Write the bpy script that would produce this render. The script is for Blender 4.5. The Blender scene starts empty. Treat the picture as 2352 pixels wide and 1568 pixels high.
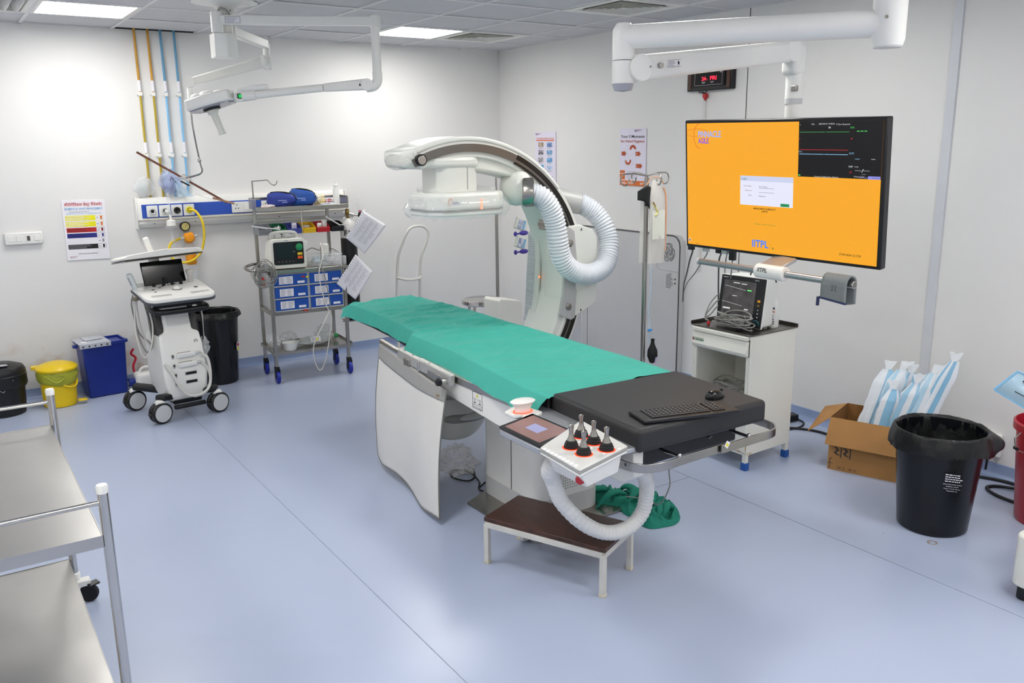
import bpy, math, random
from mathutils import Vector, Matrix, noise
random.seed(7)
PI = math.pi
sc = bpy.context.scene
COL = sc.collection
# ---------------------------------------------------------------- camera, world, exposure, ceiling lamps
CAM = Vector((-4.74581, -7.24963, 1.83897))
YAW, PITCH, ROLL = 0.59017, 0.22534, -0.01196
fw = Vector((math.sin(YAW)*math.cos(PITCH), math.cos(YAW)*math.cos(PITCH), -math.sin(PITCH)))
rt = Vector((math.cos(YAW), -math.sin(YAW), 0)); up = rt.cross(fw)
rt2 = math.cos(ROLL)*rt + math.sin(ROLL)*up; up2 = -math.sin(ROLL)*rt + math.cos(ROLL)*up
cd = bpy.data.cameras.new('camera'); cd.sensor_width = 36; cd.lens = 1969.743/2352*36; cd.clip_start = .05
cam = bpy.data.objects.new('camera', cd); COL.objects.link(cam)
cam.matrix_world = Matrix(((rt2.x, up2.x, -fw.x, CAM.x), (rt2.y, up2.y, -fw.y, CAM.y), (rt2.z, up2.z, -fw.z, CAM.z), (0, 0, 0, 1)))
sc.camera = cam
w = bpy.data.worlds.new('world'); sc.world = w; w.use_nodes = True
w.node_tree.nodes['Background'].inputs[0].default_value = (.9, .93, 1, 1); w.node_tree.nodes['Background'].inputs[1].default_value = .3
sc.view_settings.view_transform = 'Standard'; sc.view_settings.look = 'None'
sc.view_settings.gamma = 1; sc.view_settings.use_curve_mapping = False
sc.view_settings.exposure = 0.0
LAMP = 25.0            # radiance of the ceiling panels
H = 2.7157
TX = [0, .445] + [.445+.6*i for i in range(1, 12)]     # T-bar lines, distance from the right wall
TY = [0, .562] + [.562+.6*i for i in range(1, 15)]     # T-bar lines, distance from the back wall
LIGHTS = [(2, 1, 1), (6, 1, 1), (2, 6, 1), (6, 6, 1), (2, 10, 1), (7, 10, 1), (10, 3, 1), (10, 8, 1), (4, 12, 1), (8, 13, 1), (1, 13, 1)]  # first two seen; the rest are unseen panels added to brighten the room

# ---------------------------------------------------------------- materials
def lin(h):
    h = h.lstrip('#'); c = [int(h[i:i+2], 16)/255 for i in (0, 2, 4)]
    return tuple((x/12.92 if x <= .04045 else ((x+.055)/1.055)**2.4) for x in c) + (1,)
MC = {}
def mat(name, col='#FFFFFF', rough=.5, metal=0, emit=0, trans=0, alpha=1, bump=0, bscale=60, var=0, vscale=5, coat=0, col2=None, ior=1.45, spec=.5, aniso=None):
    if name in MC: return MC[name]
    m = bpy.data.materials.new(name); m.use_nodes = True; nt = m.node_tree; b = nt.nodes['Principled BSDF']
    c = lin(col); b.inputs['Base Color'].default_value = c
    b.inputs['Roughness'].default_value = rough; b.inputs['Metallic'].default_value = metal
    b.inputs['IOR'].default_value = ior; b.inputs['Specular IOR Level'].default_value = spec
    if coat: b.inputs['Coat Weight'].default_value = coat; b.inputs['Coat Roughness'].default_value = .08
    if trans: b.inputs['Transmission Weight'].default_value = trans
    if alpha < 1: b.inputs['Alpha'].default_value = alpha
    if emit: b.inputs['Emission Color'].default_value = c; b.inputs['Emission Strength'].default_value = emit
    tc = nt.nodes.new('ShaderNodeTexCoord')
    if var or col2:
        n = nt.nodes.new('ShaderNodeTexNoise'); n.inputs['Scale'].default_value = vscale; n.inputs['Detail'].default_value = 5
        mp = nt.nodes.new('ShaderNodeMapping'); nt.links.new(tc.outputs['Object'], mp.inputs[0]); nt.links.new(mp.outputs[0], n.inputs['Vector'])
        if aniso: mp.inputs['Scale'].default_value = aniso
        r = nt.nodes.new('ShaderNodeValToRGB'); r.color_ramp.elements[0].position = .35; r.color_ramp.elements[1].position = .65
        nt.links.new(n.outputs[0], r.inputs[0])
        r.color_ramp.elements[0].color = lin(col2) if col2 else tuple(x*(1-var) for x in c[:3]) + (1,)
        r.color_ramp.elements[1].color = c if col2 else tuple(min(1, x*(1+var*.6)) for x in c[:3]) + (1,)
        nt.links.new(r.outputs[0], b.inputs['Base Color'])
    if bump:
        n2 = nt.nodes.new('ShaderNodeTexNoise'); n2.inputs['Scale'].default_value = bscale; n2.inputs['Detail'].default_value = 3
        nt.links.new(tc.outputs['Object'], n2.inputs['Vector'])
        bp = nt.nodes.new('ShaderNodeBump'); bp.inputs['Strength'].default_value = bump; bp.inputs['Distance'].default_value = .01
        nt.links.new(n2.outputs[0], bp.inputs['Height']); nt.links.new(bp.outputs[0], b.inputs['Normal'])
    MC[name] = m; return m
WHITE = mat('white_enamel', '#ECEBE6', .32, var=.02)
WPLAS = mat('white_plastic', '#E8E8E4', .4, bump=.02, bscale=300)
GPLAS = mat('grey_plastic', '#9A9A98', .45, var=.04)
LGREY = mat('light_grey_paint', '#C9CACA', .4, var=.02)
MGREY = mat('mid_grey_paint', '#B4B4B3', .38, var=.03)
BLACK = mat('black_plastic', '#101114', .38, bump=.03, bscale=200)
MATTE = mat('black_rubber', '#141416', .7, bump=.05, bscale=200)
BAGBLK = mat('black_liner_film', '#0B0C0D', .34, bump=.35, bscale=22, spec=.5)
STEEL = mat('brushed_steel', '#ABA7A1', .26, 1, var=.06, vscale=20, aniso=(1, 1, 14))
CHROME = mat('polished_steel', '#C9C6C2', .12, 1, var=.03)
SHEETST = mat('worn_steel_sheet', '#BDBBB8', .34, 1, var=.05, vscale=3, bump=.25, bscale=4)
DSTEEL = mat('dark_steel', '#77736E', .3, 1, var=.08, vscale=12)
BLUEPL = mat('navy_bin_plastic', '#142C84', .35, var=.05)
YELPL = mat('yellow_bin_plastic', '#E6C412', .35, var=.04)
CREAM = mat('cream_enamel', '#E4E3DA', .3, var=.02)
PAPER = mat('paper', '#EDEBF0', .7, var=.015)
INK = mat('dark_ink', '#35353A', .7, var=.02); INKG = mat('grey_ink', '#8D8C95', .7, var=.02)
CABLE = mat('grey_cable', '#8A8A86', .5, var=.05); WCABLE = mat('white_cable', '#D5D2CB', .5, var=.03); BCABLE = mat('black_cable', '#17181A', .5, var=.05)
def film(name, col, a, rough=.12, bump=.5, bs=18):
    return mat(name, col, rough, alpha=a, bump=bump, bscale=bs, spec=.8)
FILM = film('clear_film', '#E9EDF0', .33)
CLEAR = mat('clear_acrylic', '#EDF2F4', .08, alpha=.2, spec=.7, bump=.05, bscale=30)

# ---------------------------------------------------------------- mesh builder
def catmull(P, n=8, closed=False):
    P = [Vector(p) for p in P]; out = []; N = len(P)
    rng = range(N) if closed else range(N-1)
    for i in rng:
        if closed: a, b, c, d = P[(i-1) % N], P[i], P[(i+1) % N], P[(i+2) % N]
        else: a = P[i-1] if i else P[0]*2-P[1]; b = P[i]; c = P[i+1]; d = P[i+2] if i+2 < N else P[-1]*2-P[-2]
        for k in range(n):
            t = k/n; out.append(.5*((2*b)+(c-a)*t+(2*a-5*b+4*c-d)*t*t+(3*b-a-3*c+d)*t**3))
    if not closed: out.append(P[-1])
    return out
def frame(d):
    d = d.normalized(); a = Vector((0, 0, 1)) if abs(d.z) < .95 else Vector((1, 0, 0))
    x = d.cross(a).normalized(); return x, x.cross(d).normalized()*-1, d
def RZ(a): return Matrix.Rotation(a, 3, 'Z')
def euler(x, y, z): return (Matrix.Rotation(z, 3, 'Z') @ Matrix.Rotation(y, 3, 'Y') @ Matrix.Rotation(x, 3, 'X'))
class MB:
    def __init__(s): s.v = []; s.f = []; s.m = []
    def add(s, vs, fs, m=0):
        k = len(s.v); s.v += [Vector(v) for v in vs]; s.f += [tuple(i+k for i in f) for f in fs]; s.m += [m]*len(fs); return s
    def box(s, c, d, R=None, m=0, taper=None):
        c = Vector(c); h = Vector(d)*.5; vs = []
        for z in (-1, 1):
            t = (taper if (taper and z < 0) else 1)
            for x, y in ((-1, -1), (1, -1), (1, 1), (-1, 1)):
                p = Vector((x*h.x*t, y*h.y*t, z*h.z)); vs.append(c + (R @ p if R else p))
        return s.add(vs, [(3, 2, 1, 0), (4, 5, 6, 7), (0, 1, 5, 4), (1, 2, 6, 5), (2, 3, 7, 6), (3, 0, 4, 7)], m)
    def bx(s, x0, x1, y0, y1, z0, z1, m=0): return s.box(((x0+x1)/2, (y0+y1)/2, (z0+z1)/2), (x1-x0, y1-y0, z1-z0), m=m)
    def beam(s, p0, p1, wd, ht, m=0, up=(0, 0, 1), w1=None, h1=None):
        p0 = Vector(p0); p1 = Vector(p1); d = (p1-p0).normalized(); u = Vector(up); x = d.cross(u).normalized(); u = x.cross(d).normalized(); vs = []
        for p, ww, hh in ((p0, wd, ht), (p1, w1 or wd, h1 or ht)):
            for a, b in ((-1, -1), (1, -1), (1, 1), (-1, 1)): vs.append(p + x*a*ww/2 + u*b*hh/2)
        return s.add(vs, [(0, 1, 2, 3), (7, 6, 5, 4), (1, 0, 4, 5), (2, 1, 5, 6), (3, 2, 6, 7), (0, 3, 7, 4)], m)
    def tube(s, P, r, n=12, m=0, caps=True, closed=False, flat=1.0):
        P = [Vector(p) for p in P]; N = len(P); R = r if isinstance(r, (list, tuple)) else [r]*N
        vs = []; T = []
        for i in range(N):
            a = P[(i-1) % N] if (i or closed) else P[0]; b = P[(i+1) % N] if (i < N-1 or closed) else P[-1]
            d = (b-a); T.append(d.normalized() if d.length > 1e-9 else Vector((0, 0, 1)))
        x, y, _ = frame(T[0])
        for i in range(N):
            x = (x - T[i]*x.dot(T[i])).normalized(); y = T[i].cross(x)
            for k in range(n):
                a = 2*PI*k/n; vs.append(P[i] + (x*math.cos(a)+y*math.sin(a)*flat)*R[i])
        fs = []
        for i in range(N if closed else N-1):
            j = (i+1) % N
            for k in range(n): fs.append((i*n+k, i*n+(k+1) % n, j*n+(k+1) % n, j*n+k))
        if caps and not closed: fs += [tuple(range(n-1, -1, -1)), tuple((N-1)*n+k for k in range(n))]
        return s.add(vs, fs, m)
    def cyl(s, p0, p1, r, r1=None, n=20, m=0, caps=True): return s.tube([p0, p1], [r, r if r1 is None else r1], n, m, caps)
    def lathe(s, prof, c=(0, 0, 0), n=28, m=0, axis=(0, 0, 1), sx=1, sy=1, cap=True):
        c = Vector(c); d = Vector(axis).normalized()
        x, y = (Vector((1, 0, 0)), Vector((0, 1, 0))) if abs(d.z) > .999 else frame(d)[:2]
        vs = [c + x*r*math.cos(2*PI*k/n)*sx + y*r*math.sin(2*PI*k/n)*sy + d*z for r, z in prof for k in range(n)]; fs = []
        for i in range(len(prof)-1):
            for k in range(n): fs.append((i*n+k, i*n+(k+1) % n, (i+1)*n+(k+1) % n, (i+1)*n+k))
        if cap:
            if prof[0][0] > 1e-4: fs.append(tuple(range(n-1, -1, -1)))
            if prof[-1][0] > 1e-4: fs.append(tuple((len(prof)-1)*n+k for k in range(n)))
        return s.add(vs, fs, m)
    def prism(s, poly, o, u, v, d, m=0, t=None):
        """poly in (a,b) along u,v from o; extruded by vector d"""
        o, u, v, d = map(Vector, (o, u, v, d)); n = len(poly)
        vs = [o+u*a+v*b for a, b in poly]; vs += [p+d for p in vs]
        fs = [tuple(range(n-1, -1, -1)), tuple(range(n, 2*n))] + [(i, (i+1) % n, (i+1) % n+n, i+n) for i in range(n)]
        return s.add(vs, fs, m)
    def grid(s, nu, nv, fn, m=0, cu=False, cv=False):
        vs = [fn(i/(nu if cu else nu-1), j/(nv if cv else nv-1)) for i in range(nu) for j in range(nv)]; fs = []
        for i in range(nu if cu else nu-1):
            for j in range(nv if cv else nv-1):
                a, b = (i+1) % nu, (j+1) % nv; fs.append((i*nv+j, a*nv+j, a*nv+b, i*nv+b))
        return s.add(vs, fs, m)
    def ball(s, c, r, m=0, n=16, R=None):
        r = Vector(r) if isinstance(r, (list, tuple)) else Vector((r, r, r)); c = Vector(c)
        def fn(a, b):
            th = a*2*PI; ph = -PI/2*.998+b*PI*.998
            p = Vector((r.x*math.cos(ph)*math.cos(th), r.y*math.cos(ph)*math.sin(th), r.z*math.sin(ph))); return c + (R @ p if R else p)
        return s.grid(n, max(6, n//2+1), fn, m, cu=True)
    def text(s, body, o, u, v, size, m=0, width=None, align='l', bold=0, thick=.0004, valign='m'):
        """size = cap height in metres; u, v unit vectors (right, up)"""
        cu = bpy.data.curves.new('t', 'FONT'); cu.body = body; cu.size = 1; cu.offset = bold; cu.resolution_u = 2
        ob = bpy.data.objects.new('t', cu); COL.objects.link(ob); dg = bpy.context.evaluated_depsgraph_get()
        me = bpy.data.meshes.new_from_object(ob.evaluated_get(dg)); bpy.data.objects.remove(ob); bpy.data.curves.remove(cu)
        if not me.vertices: return s
        u = Vector(u).normalized(); v = Vector(v).normalized(); nn = u.cross(v); o = Vector(o)
        x0 = min(q.co.x for q in me.vertices); x1 = max(q.co.x for q in me.vertices); W = (x1-x0)
        k = size/.73; kx = (width/W) if width else k
        sh = {'l': 0, 'c': -W*kx/2, 'r': -W*kx}[align]
        vs = [o+u*((q.co.x-x0)*kx+sh)+v*(q.co.y*k-size/2)+nn*thick for q in me.vertices]
        s.add(vs, [tuple(p.vertices) for p in me.polygons], m); bpy.data.meshes.remove(me); return s
    def build(s, name, mats, parent=None, loc=None, bevel=0, smooth=35, world=False, seg=2, sub=0, solid=0):
        me = bpy.data.meshes.new(name); off = Vector((0, 0, 0))
        vs = s.v
        if world:
            if parent is not None:
                r = parent
                while r.parent: r = r.parent
                inv = (Matrix.Translation(r.location) @ Matrix.Rotation(r.rotation_euler.z, 4, 'Z')).inverted(); vs = [inv @ v for v in vs]
            elif loc is not None: vs = [v-Vector(loc) for v in vs]
        me.from_pydata([tuple(v) for v in vs], [], s.f)
        if not isinstance(mats, (list, tuple)): mats = [mats]
        for q in mats: me.materials.append(q)
        me.polygons.foreach_set('material_index', s.m)
        me.update()
        if smooth:
            me.polygons.foreach_set('use_smooth', [True]*len(me.polygons)); me.set_sharp_from_angle(angle=math.radians(smooth))
        o = bpy.data.objects.new(name, me); COL.objects.link(o)
        if parent is not None: o.parent = parent
        elif loc is not None: o.location = loc
        if bevel:
            b = o.modifiers.new('bevel', 'BEVEL'); b.width = bevel; b.segments = seg; b.limit_method = 'ANGLE'; b.angle_limit = math.radians(40); b.use_clamp_overlap = True
            b.harden_normals = False
        if solid: q = o.modifiers.new('solid', 'SOLIDIFY'); q.thickness = solid; q.offset = 0
        if sub: q = o.modifiers.new('sub', 'SUBSURF'); q.levels = sub; q.render_levels = sub
        return o
def tag(o, label, cat, group=None, kind=None):
    o['label'] = label; o['category'] = cat
    if group: o['group'] = group
    if kind: o['kind'] = kind
    return o
def thing(name, label, cat, loc, rz=0, group=None):
    o = bpy.data.objects.new(name, None); o.empty_display_size = .1; COL.objects.link(o); o.location = loc; o.rotation_euler = (0, 0, rz)
    return tag(o, label, cat, group)
def copy_tree(o, parent=None, loc=None, rz=None, label=None):
    c = o.copy(); COL.objects.link(c); c.parent = parent
    if loc is not None: c.location = loc
    if rz is not None: c.rotation_euler = (0, 0, rz)
    if label: c['label'] = label
    for ch in list(o.children):
        if not ch.get('_skip'): copy_tree(ch, c)
    return c
def struct(name, mb, mats, **k):
    o = mb.build(name, mats, **k)
    if not k.get('parent'): o['kind'] = 'structure'
    return o
def rrect(w, h, r, n=5):
    """rounded rectangle polygon centred on 0"""
    out = []
    for cx, cy, a in ((w/2-r, h/2-r, 0), (-w/2+r, h/2-r, 90), (-w/2+r, -h/2+r, 180), (w/2-r, -h/2+r, 270)):
        for k in range(n+1): t = math.radians(a+90*k/n); out.append((cx+r*math.cos(t), cy+r*math.sin(t)))
    return out
class Face:
    """a flat printed or lit face: x 0..1 to the right, y 0..1 downwards"""
    def __init__(s, o, u, v, w, h): s.o = Vector(o); s.u = Vector(u).normalized(); s.v = Vector(v).normalized(); s.w = w; s.h = h; s.n = s.u.cross(-s.v)
    def p(s, x, y, k=1): return s.o+s.u*x*s.w+s.v*y*s.h+s.n*.0004*k
    def rect(s, mb, x0, y0, x1, y1, m=0, k=1): mb.add([s.p(x0, y1, k), s.p(x1, y1, k), s.p(x1, y0, k), s.p(x0, y0, k)], [(0, 1, 2, 3)], m)
    def poly(s, mb, pts, m=0, k=1): mb.add([s.p(x, y, k) for x, y in pts], [tuple(range(len(pts)))], m)
    def text(s, mb, body, x, y, hh, m=0, w=None, align='l', k=2, bold=0): mb.text(body, s.p(x, y, k), s.u, -s.v, hh*s.h, m, width=w*s.w if w else None, align=align, bold=bold)
    def line(s, mb, pts, t, m=0, k=2):
        for (a, b), (c, d) in zip(pts, pts[1:]):
            dx, dy = (c-a)*s.w, (d-b)*s.h; L = math.hypot(dx, dy) or 1; nx, ny = -dy/L*t/2, dx/L*t/2
            mb.add([s.p(a+nx/s.w, b+ny/s.h, k), s.p(a-nx/s.w, b-ny/s.h, k), s.p(c-nx/s.w, d-ny/s.h, k), s.p(c+nx/s.w, d+ny/s.h, k)], [(0, 1, 2, 3)], m)
    def scribble(s, mb, x0, y0, x1, y1, rows, m=0, k=2, fill=.45, rnd=None):
        rnd = rnd or random
        for i in range(rows):
            y = y0+(y1-y0)*(i+.5)/rows; t = (y1-y0)/rows*fill/2; s.rect(mb, x0, y-t, x0+(x1-x0)*rnd.uniform(.6, 1), y+t, m, k)
# ---------------------------------------------------------------- the room
X0, Y0 = -6.6, -9.2
WALL = mat('wall_panel_paint', '#E4E3E1', .55, var=.018, vscale=1.3)
CEIL = mat('ceiling_tile', '#CFCFD2', .8, var=.02, vscale=8, bump=.04, bscale=150)
def floor_mat():
    m = mat('blue_vinyl_floor', '#A4B2D2', .27); nt = m.node_tree; b = nt.nodes['Principled BSDF']
    tc = nt.nodes.new('ShaderNodeTexCoord')
    n = nt.nodes.new('ShaderNodeTexNoise'); n.inputs['Scale'].default_value = 1.1; n.inputs['Detail'].default_value = 1; nt.links.new(tc.outputs['Object'], n.inputs['Vector'])
    r = nt.nodes.new('ShaderNodeMix'); r.data_type = 'RGBA'; r.inputs[6].default_value = lin('#A9B4CD'); r.inputs[7].default_value = lin('#AEB8CF'); nt.links.new(n.outputs[0], r.inputs[0])
    v = nt.nodes.new('ShaderNodeTexVoronoi'); v.inputs['Scale'].default_value = 1.7; nt.links.new(tc.outputs['Object'], v.inputs['Vector'])
    c = nt.nodes.new('ShaderNodeMath'); c.operation = 'LESS_THAN'; c.inputs[1].default_value = .006; nt.links.new(v.outputs['Distance'], c.inputs[0])
    mx = nt.nodes.new('ShaderNodeMix'); mx.data_type = 'RGBA'; nt.links.new(c.outputs[0], mx.inputs[0]); nt.links.new(r.outputs[2], mx.inputs[6]); mx.inputs[7].default_value = lin('#6F7687')
    nt.links.new(mx.outputs[2], b.inputs['Base Color'])
    return m
FLOOR = floor_mat(); COVE = mat('blue_vinyl_cove', '#8B9CBF', .3, var=.03)
struct('floor', MB().bx(X0, 0, Y0, 0, -.1, 0), FLOOR, smooth=0)
def wall_mat_back():
    m = mat('back_wall_paint', '#E4E3E1', .5); nt = m.node_tree; b = nt.nodes['Principled BSDF']; tc = nt.nodes.new('ShaderNodeTexCoord')
    # scuffs and splashes low down behind the bins
    n = nt.nodes.new('ShaderNodeTexNoise'); n.inputs['Scale'].default_value = 9; n.inputs['Detail'].default_value = 8; nt.links.new(tc.outputs['Object'], n.inputs['Vector'])
    sx = nt.nodes.new('ShaderNodeSeparateXYZ'); nt.links.new(tc.outputs['Object'], sx.inputs[0])
    a = nt.nodes.new('ShaderNodeMapRange'); a.inputs[1].default_value = .55; a.inputs[2].default_value = .1; nt.links.new(sx.outputs[2], a.inputs[0])
    c = nt.nodes.new('ShaderNodeMapRange'); c.inputs[1].default_value = .52; c.inputs[2].default_value = .72; nt.links.new(n.outputs[0], c.inputs[0])
    e = nt.nodes.new('ShaderNodeMapRange'); e.inputs[1].default_value = -2.9; e.inputs[2].default_value = -3.6; nt.links.new(sx.outputs[0], e.inputs[0])
    d = nt.nodes.new('ShaderNodeMath'); d.operation = 'MULTIPLY'; nt.links.new(a.outputs[0], d.inputs[0]); nt.links.new(c.outputs[0], d.inputs[1])
    g = nt.nodes.new('ShaderNodeMath'); g.operation = 'MULTIPLY'; nt.links.new(d.outputs[0], g.inputs[0]); nt.links.new(e.outputs[0], g.inputs[1])
    mx = nt.nodes.new('ShaderNodeMix'); mx.data_type = 'RGBA'; nt.links.new(g.outputs[0], mx.inputs[0]); mx.inputs[6].default_value = lin('#E4E3E1'); mx.inputs[7].default_value = lin('#C7AE97')
    nt.links.new(mx.outputs[2], b.inputs['Base Color']); return m
HT = H+.35
struct('wall_back', MB().bx(X0, .1, 0, .1, 0, HT), wall_mat_back(), smooth=0)
struct('wall_right', MB().bx(0, .1, Y0, 0, 0, HT), WALL, smooth=0)
struct('wall_left', MB().bx(X0-.1, X0, Y0, .1, 0, HT), WALL, smooth=0)
struct('wall_front', MB().bx(X0-.1, .1, Y0-.1, Y0, 0, HT), WALL, smooth=0)
def cove(name, o, u, L, n):
    poly = [(0, 0), (.045, 0), (.028, .004), (.015, .013), (.008, .03), (.006, .075), (0, .078)]
    struct(name, MB().prism(poly, o, n, (0, 0, 1), Vector(u)*L), COVE, smooth=50)
cove('baseboard_back', (X0, 0, 0), (1, 0, 0), -X0, (0, -1, 0))
cove('baseboard_right', (0, Y0, 0), (0, 1, 0), -Y0, (-1, 0, 0))
# ceiling: tiles with gaps for fixtures, T-bars
fx = {(i, j) for i, j, _ in LIGHTS}; DIFF = [(1, 1), (1, 4)]; LOUV = [(7, 1)]
skip = fx | set(DIFF) | set(LOUV)
ct = MB(); rnd = random.Random(3)
for i in range(len(TX)-1):
    for j in range(len(TY)-1):
        if (i, j) in skip: continue
        x1, x0 = -TX[i]-.006, -TX[i+1]+.006; y1, y0 = -TY[j]-.006, -TY[j+1]+.006
        if (i, j) == (5, 0): y1 = -.075
        z = H+.004+rnd.uniform(0, .003)
        ct.bx(x0, x1, y0, y1, z, z+.015)
struct('ceiling', ct, CEIL, smooth=0)
struct('trim_1', MB().bx(X0, 0, Y0, 0, HT, HT+.05), mat('plenum_shade', '#3A3B3E', .9, var=.1), smooth=0)  # slab over the tiles, coloured dark to stand for the unlit void
tb = MB()
for a in TX[1:]: tb.bx(-a-.012, -a+.012, Y0, 0, H-.001, H+.006)
for b in TY[1:]: tb.bx(X0, 0, -b-.012, -b+.012, H-.0015, H+.005)
tb.bx(-.02, 0, Y0, 0, H-.001, H+.006); tb.bx(X0, -3.46, -.02, 0, H-.001, H+.006); tb.bx(-2.85, 0, -.02, 0, H-.001, H+.006)
struct('trim_2', tb, mat('ceiling_grid_white', '#E2E2E2', .5, var=.02), smooth=0)
struct('gap_shade_strip', MB().bx(-3.445, -2.845, -.012, 0, H+.002, HT), mat('plenum_shade', '#3A3B3E', .9, var=.1), smooth=0)  # dark strip added on the wall as painted shade in the open tile gap
struct('trim_3', MB().bx(-.012, 0, -4.565, -4.515, .06, H), mat('grey_joint_cover', '#D0D3D8', .45, var=.03), smooth=0)
struct('trim_4', MB().bx(-.002, 0, -3.0925, -3.0865, .06, H), mat('panel_joint_dark', '#55565A', .8, var=.05), smooth=0)
struct('trim_5', MB().bx(-.014, 0, -2.72, -2.695, .9, 2.18), mat('conduit_white', '#D9D9D6', .4, var=.02), bevel=.002)
seam = MB()
for x in (-1.39, -3.405, -5.41): seam.bx(x-.0016, x+.0016, Y0, -.05, .0002, .0012)
for x0, x1, y in ((-1.95, -1.39, -4.025), (-1.39, -.05, -2.2)): seam.bx(x0, x1, y-.002, y+.002, .0002, .0012)
struct('trim_6', seam, mat('vinyl_weld_seam', '#939CB0', .5, var=.15, vscale=12), smooth=0)
GLOW = mat('lit_diffuser', '#FFFDF9', .4, emit=LAMP); GLOWB = GLOW
def light_label(i, j): return {(6, 1): 'square lit ceiling panel above the waste bins at upper left', (2, 1): 'square lit ceiling panel beside the small air diffuser in mid ceiling'}.get((i, j))
for i, j, k in LIGHTS:
    if not k: continue
    x1, x0, y1, y0 = -TX[i]-.012, -TX[i+1]+.012, -TY[j]-.012, -TY[j+1]+.012
    cx, cy = (x0+x1)/2, (y0+y1)/2
    t = thing('ceiling_light', light_label(i, j) or 'added unseen ceiling panel that lights the room from outside the view', 'ceiling light', (cx, cy, H-.002), 0, 'square ceiling light panels')
    f = MB(); b = .022; X, Y = (x1-x0)/2, (y1-y0)/2
    f.bx(-X, X, -Y, -Y+b, 0, .02); f.bx(-X, X, Y-b, Y, 0, .02); f.bx(-X, -X+b, -Y+b, Y-b, 0, .02); f.bx(X-b, X, -Y+b, Y-b, 0, .02)
    f.build('frame', WHITE, t, smooth=0)
    MB().bx(-X+b, X-b, -Y+b, Y-b, .008, .018).build('diffuser', GLOW if k == 1 else GLOWB, t, smooth=0)
DARKV = mat('duct_dark', '#2A2622', .8, var=.1)
for (i, j), lb in zip(DIFF, ('square air diffuser beside the lit panel in mid ceiling, the farther one', 'square air diffuser above the white monitor arm elbow, the nearer one')):
    x1, x0, y1, y0 = -TX[i]-.012, -TX[i+1]+.012, -TY[j]-.012, -TY[j+1]+.012
    t = thing('air_diffuser', lb, 'air vent', ((x0+x1)/2, (y0+y1)/2, H-.003), 0, 'square ceiling air diffusers')
    MB().bx(-.29, .29, -.29, .29, .05, .055).build('duct_plate', DARKV, t, smooth=0)
    def ring(o, z0, z1, inn):
        vs = [(sx*a, sy*a, z) for a, z in ((o, z0), (inn, z1)) for sx, sy in ((-1, -1), (1, -1), (1, 1), (-1, 1))]
        return vs, [(k, (k+1) % 4, (k+1) % 4+4, k+4) for k in range(4)]
    f = MB(); f.add(*ring(.294, 0, 0, .235)); f.add(*ring(.235, 0, .02, .222)); f.build('frame', WHITE, t, smooth=0)
    for k, a in enumerate((.2, .162, .124, .086, .048)):
        v = MB(); v.add(*ring(a, -.004, .03, a-.034)); v.build('vane', mat('vent_white', '#D6D5CE', .5, var=.03), t, smooth=0, solid=.002)
    MB().bx(-.02, .02, -.02, .02, -.004, 0).build('centre_plate', WHITE, t, smooth=0)
t = thing('louvred_ceiling_vent', 'white louvred ceiling grille at the upper left corner', 'air vent', (-TX[8]+.3, -TY[1]-.3, H-.002))
MB().bx(-.29, .29, -.29, .29, .05, .055).build('back_plate', mat('vent_shade', '#8E8D8A', .7, var=.05), t, smooth=0)
f = MB(); 
for a in (-1, 1): f.box((a*.275, 0, .012), (.038, .588, .024)); f.box((0, a*.275, .012), (.51, .038, .024))
f.build('frame', WHITE, t, bevel=.003)
for k in range(7):
    x = -.21+k*.07; sl = MB(); sl.grid(6, 2, lambda a, b, x=x: Vector((x-.02+a*.05, -.255+b*.51, .045-.05*math.sin(a*PI/2))))
    sl.build('slat', mat('louvre_white', '#DADAD5', .4, var=.02), t, solid=.003)
# ---------------------------------------------------------------- things on the walls
def plate(t, f, name, m, bev=.0015, depth=.004):
    """board behind a Face"""
    p = [f.p(0, 0, 0), f.p(1, 0, 0), f.p(1, 1, 0), f.p(0, 1, 0)]; mb = MB(); mb.add(p+[q-f.n*depth for q in p], [(3, 2, 1, 0), (4, 5, 6, 7), (0, 1, 5, 4), (1, 2, 6, 5), (2, 3, 7, 6), (3, 0, 4, 7)])
    return mb.build(name, m, t, world=True, bevel=bev)
RED = mat('print_red', '#C0282A', .6, var=.03); YEL = mat('print_yellow', '#EDE619', .6, var=.02); PBLU = mat('print_blue', '#2B2F8C', .6, var=.03); PBLK = mat('print_black', '#161616', .6, var=.03)
SKY = mat('print_sky_blue', '#7FB4E0', .6, var=.03); RUST = mat('print_rust', '#B4512B', .6, var=.04); ORG = mat('print_orange', '#D9722E', .6, var=.04); PINKP = mat('print_salmon', '#DE8A72', .6, var=.04)
pt = thing('waste_sorting_poster', 'white poster about biomedical waste with yellow, red, blue and black bands', 'poster', (-3.78, -.002, 1.24))
F = Face((-3.927, -.007, 1.475), (1, 0, -.018), (-.012, 0, -1), .298, .452)
plate(pt, F, 'board', PAPER)
h = MB(); F.text(h, 'बॉयोमेिडकल वेस्ट मैनेजमेंट', .06, .075, .05, 0, w=.88, bold=.01); F.text(h, 'BIOMEDICAL WASTE MANAGEMENT', .06, .145, .036, 1, w=.88, bold=.02)
F.text(h, 'SEGREGATE AT SOURCE OF GENERATION ONLY', .09, .225, .02, 1, w=.82, bold=.012); F.line(h, [(.06, .178), (.93, .178)], .0008, 2)
F.scribble(h, .15, .19, .8, .205, 1, 2)
h.build('heading', [RED, SKY, INKG], pt, world=True, smooth=0)
g = MB(); y = .258
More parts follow.
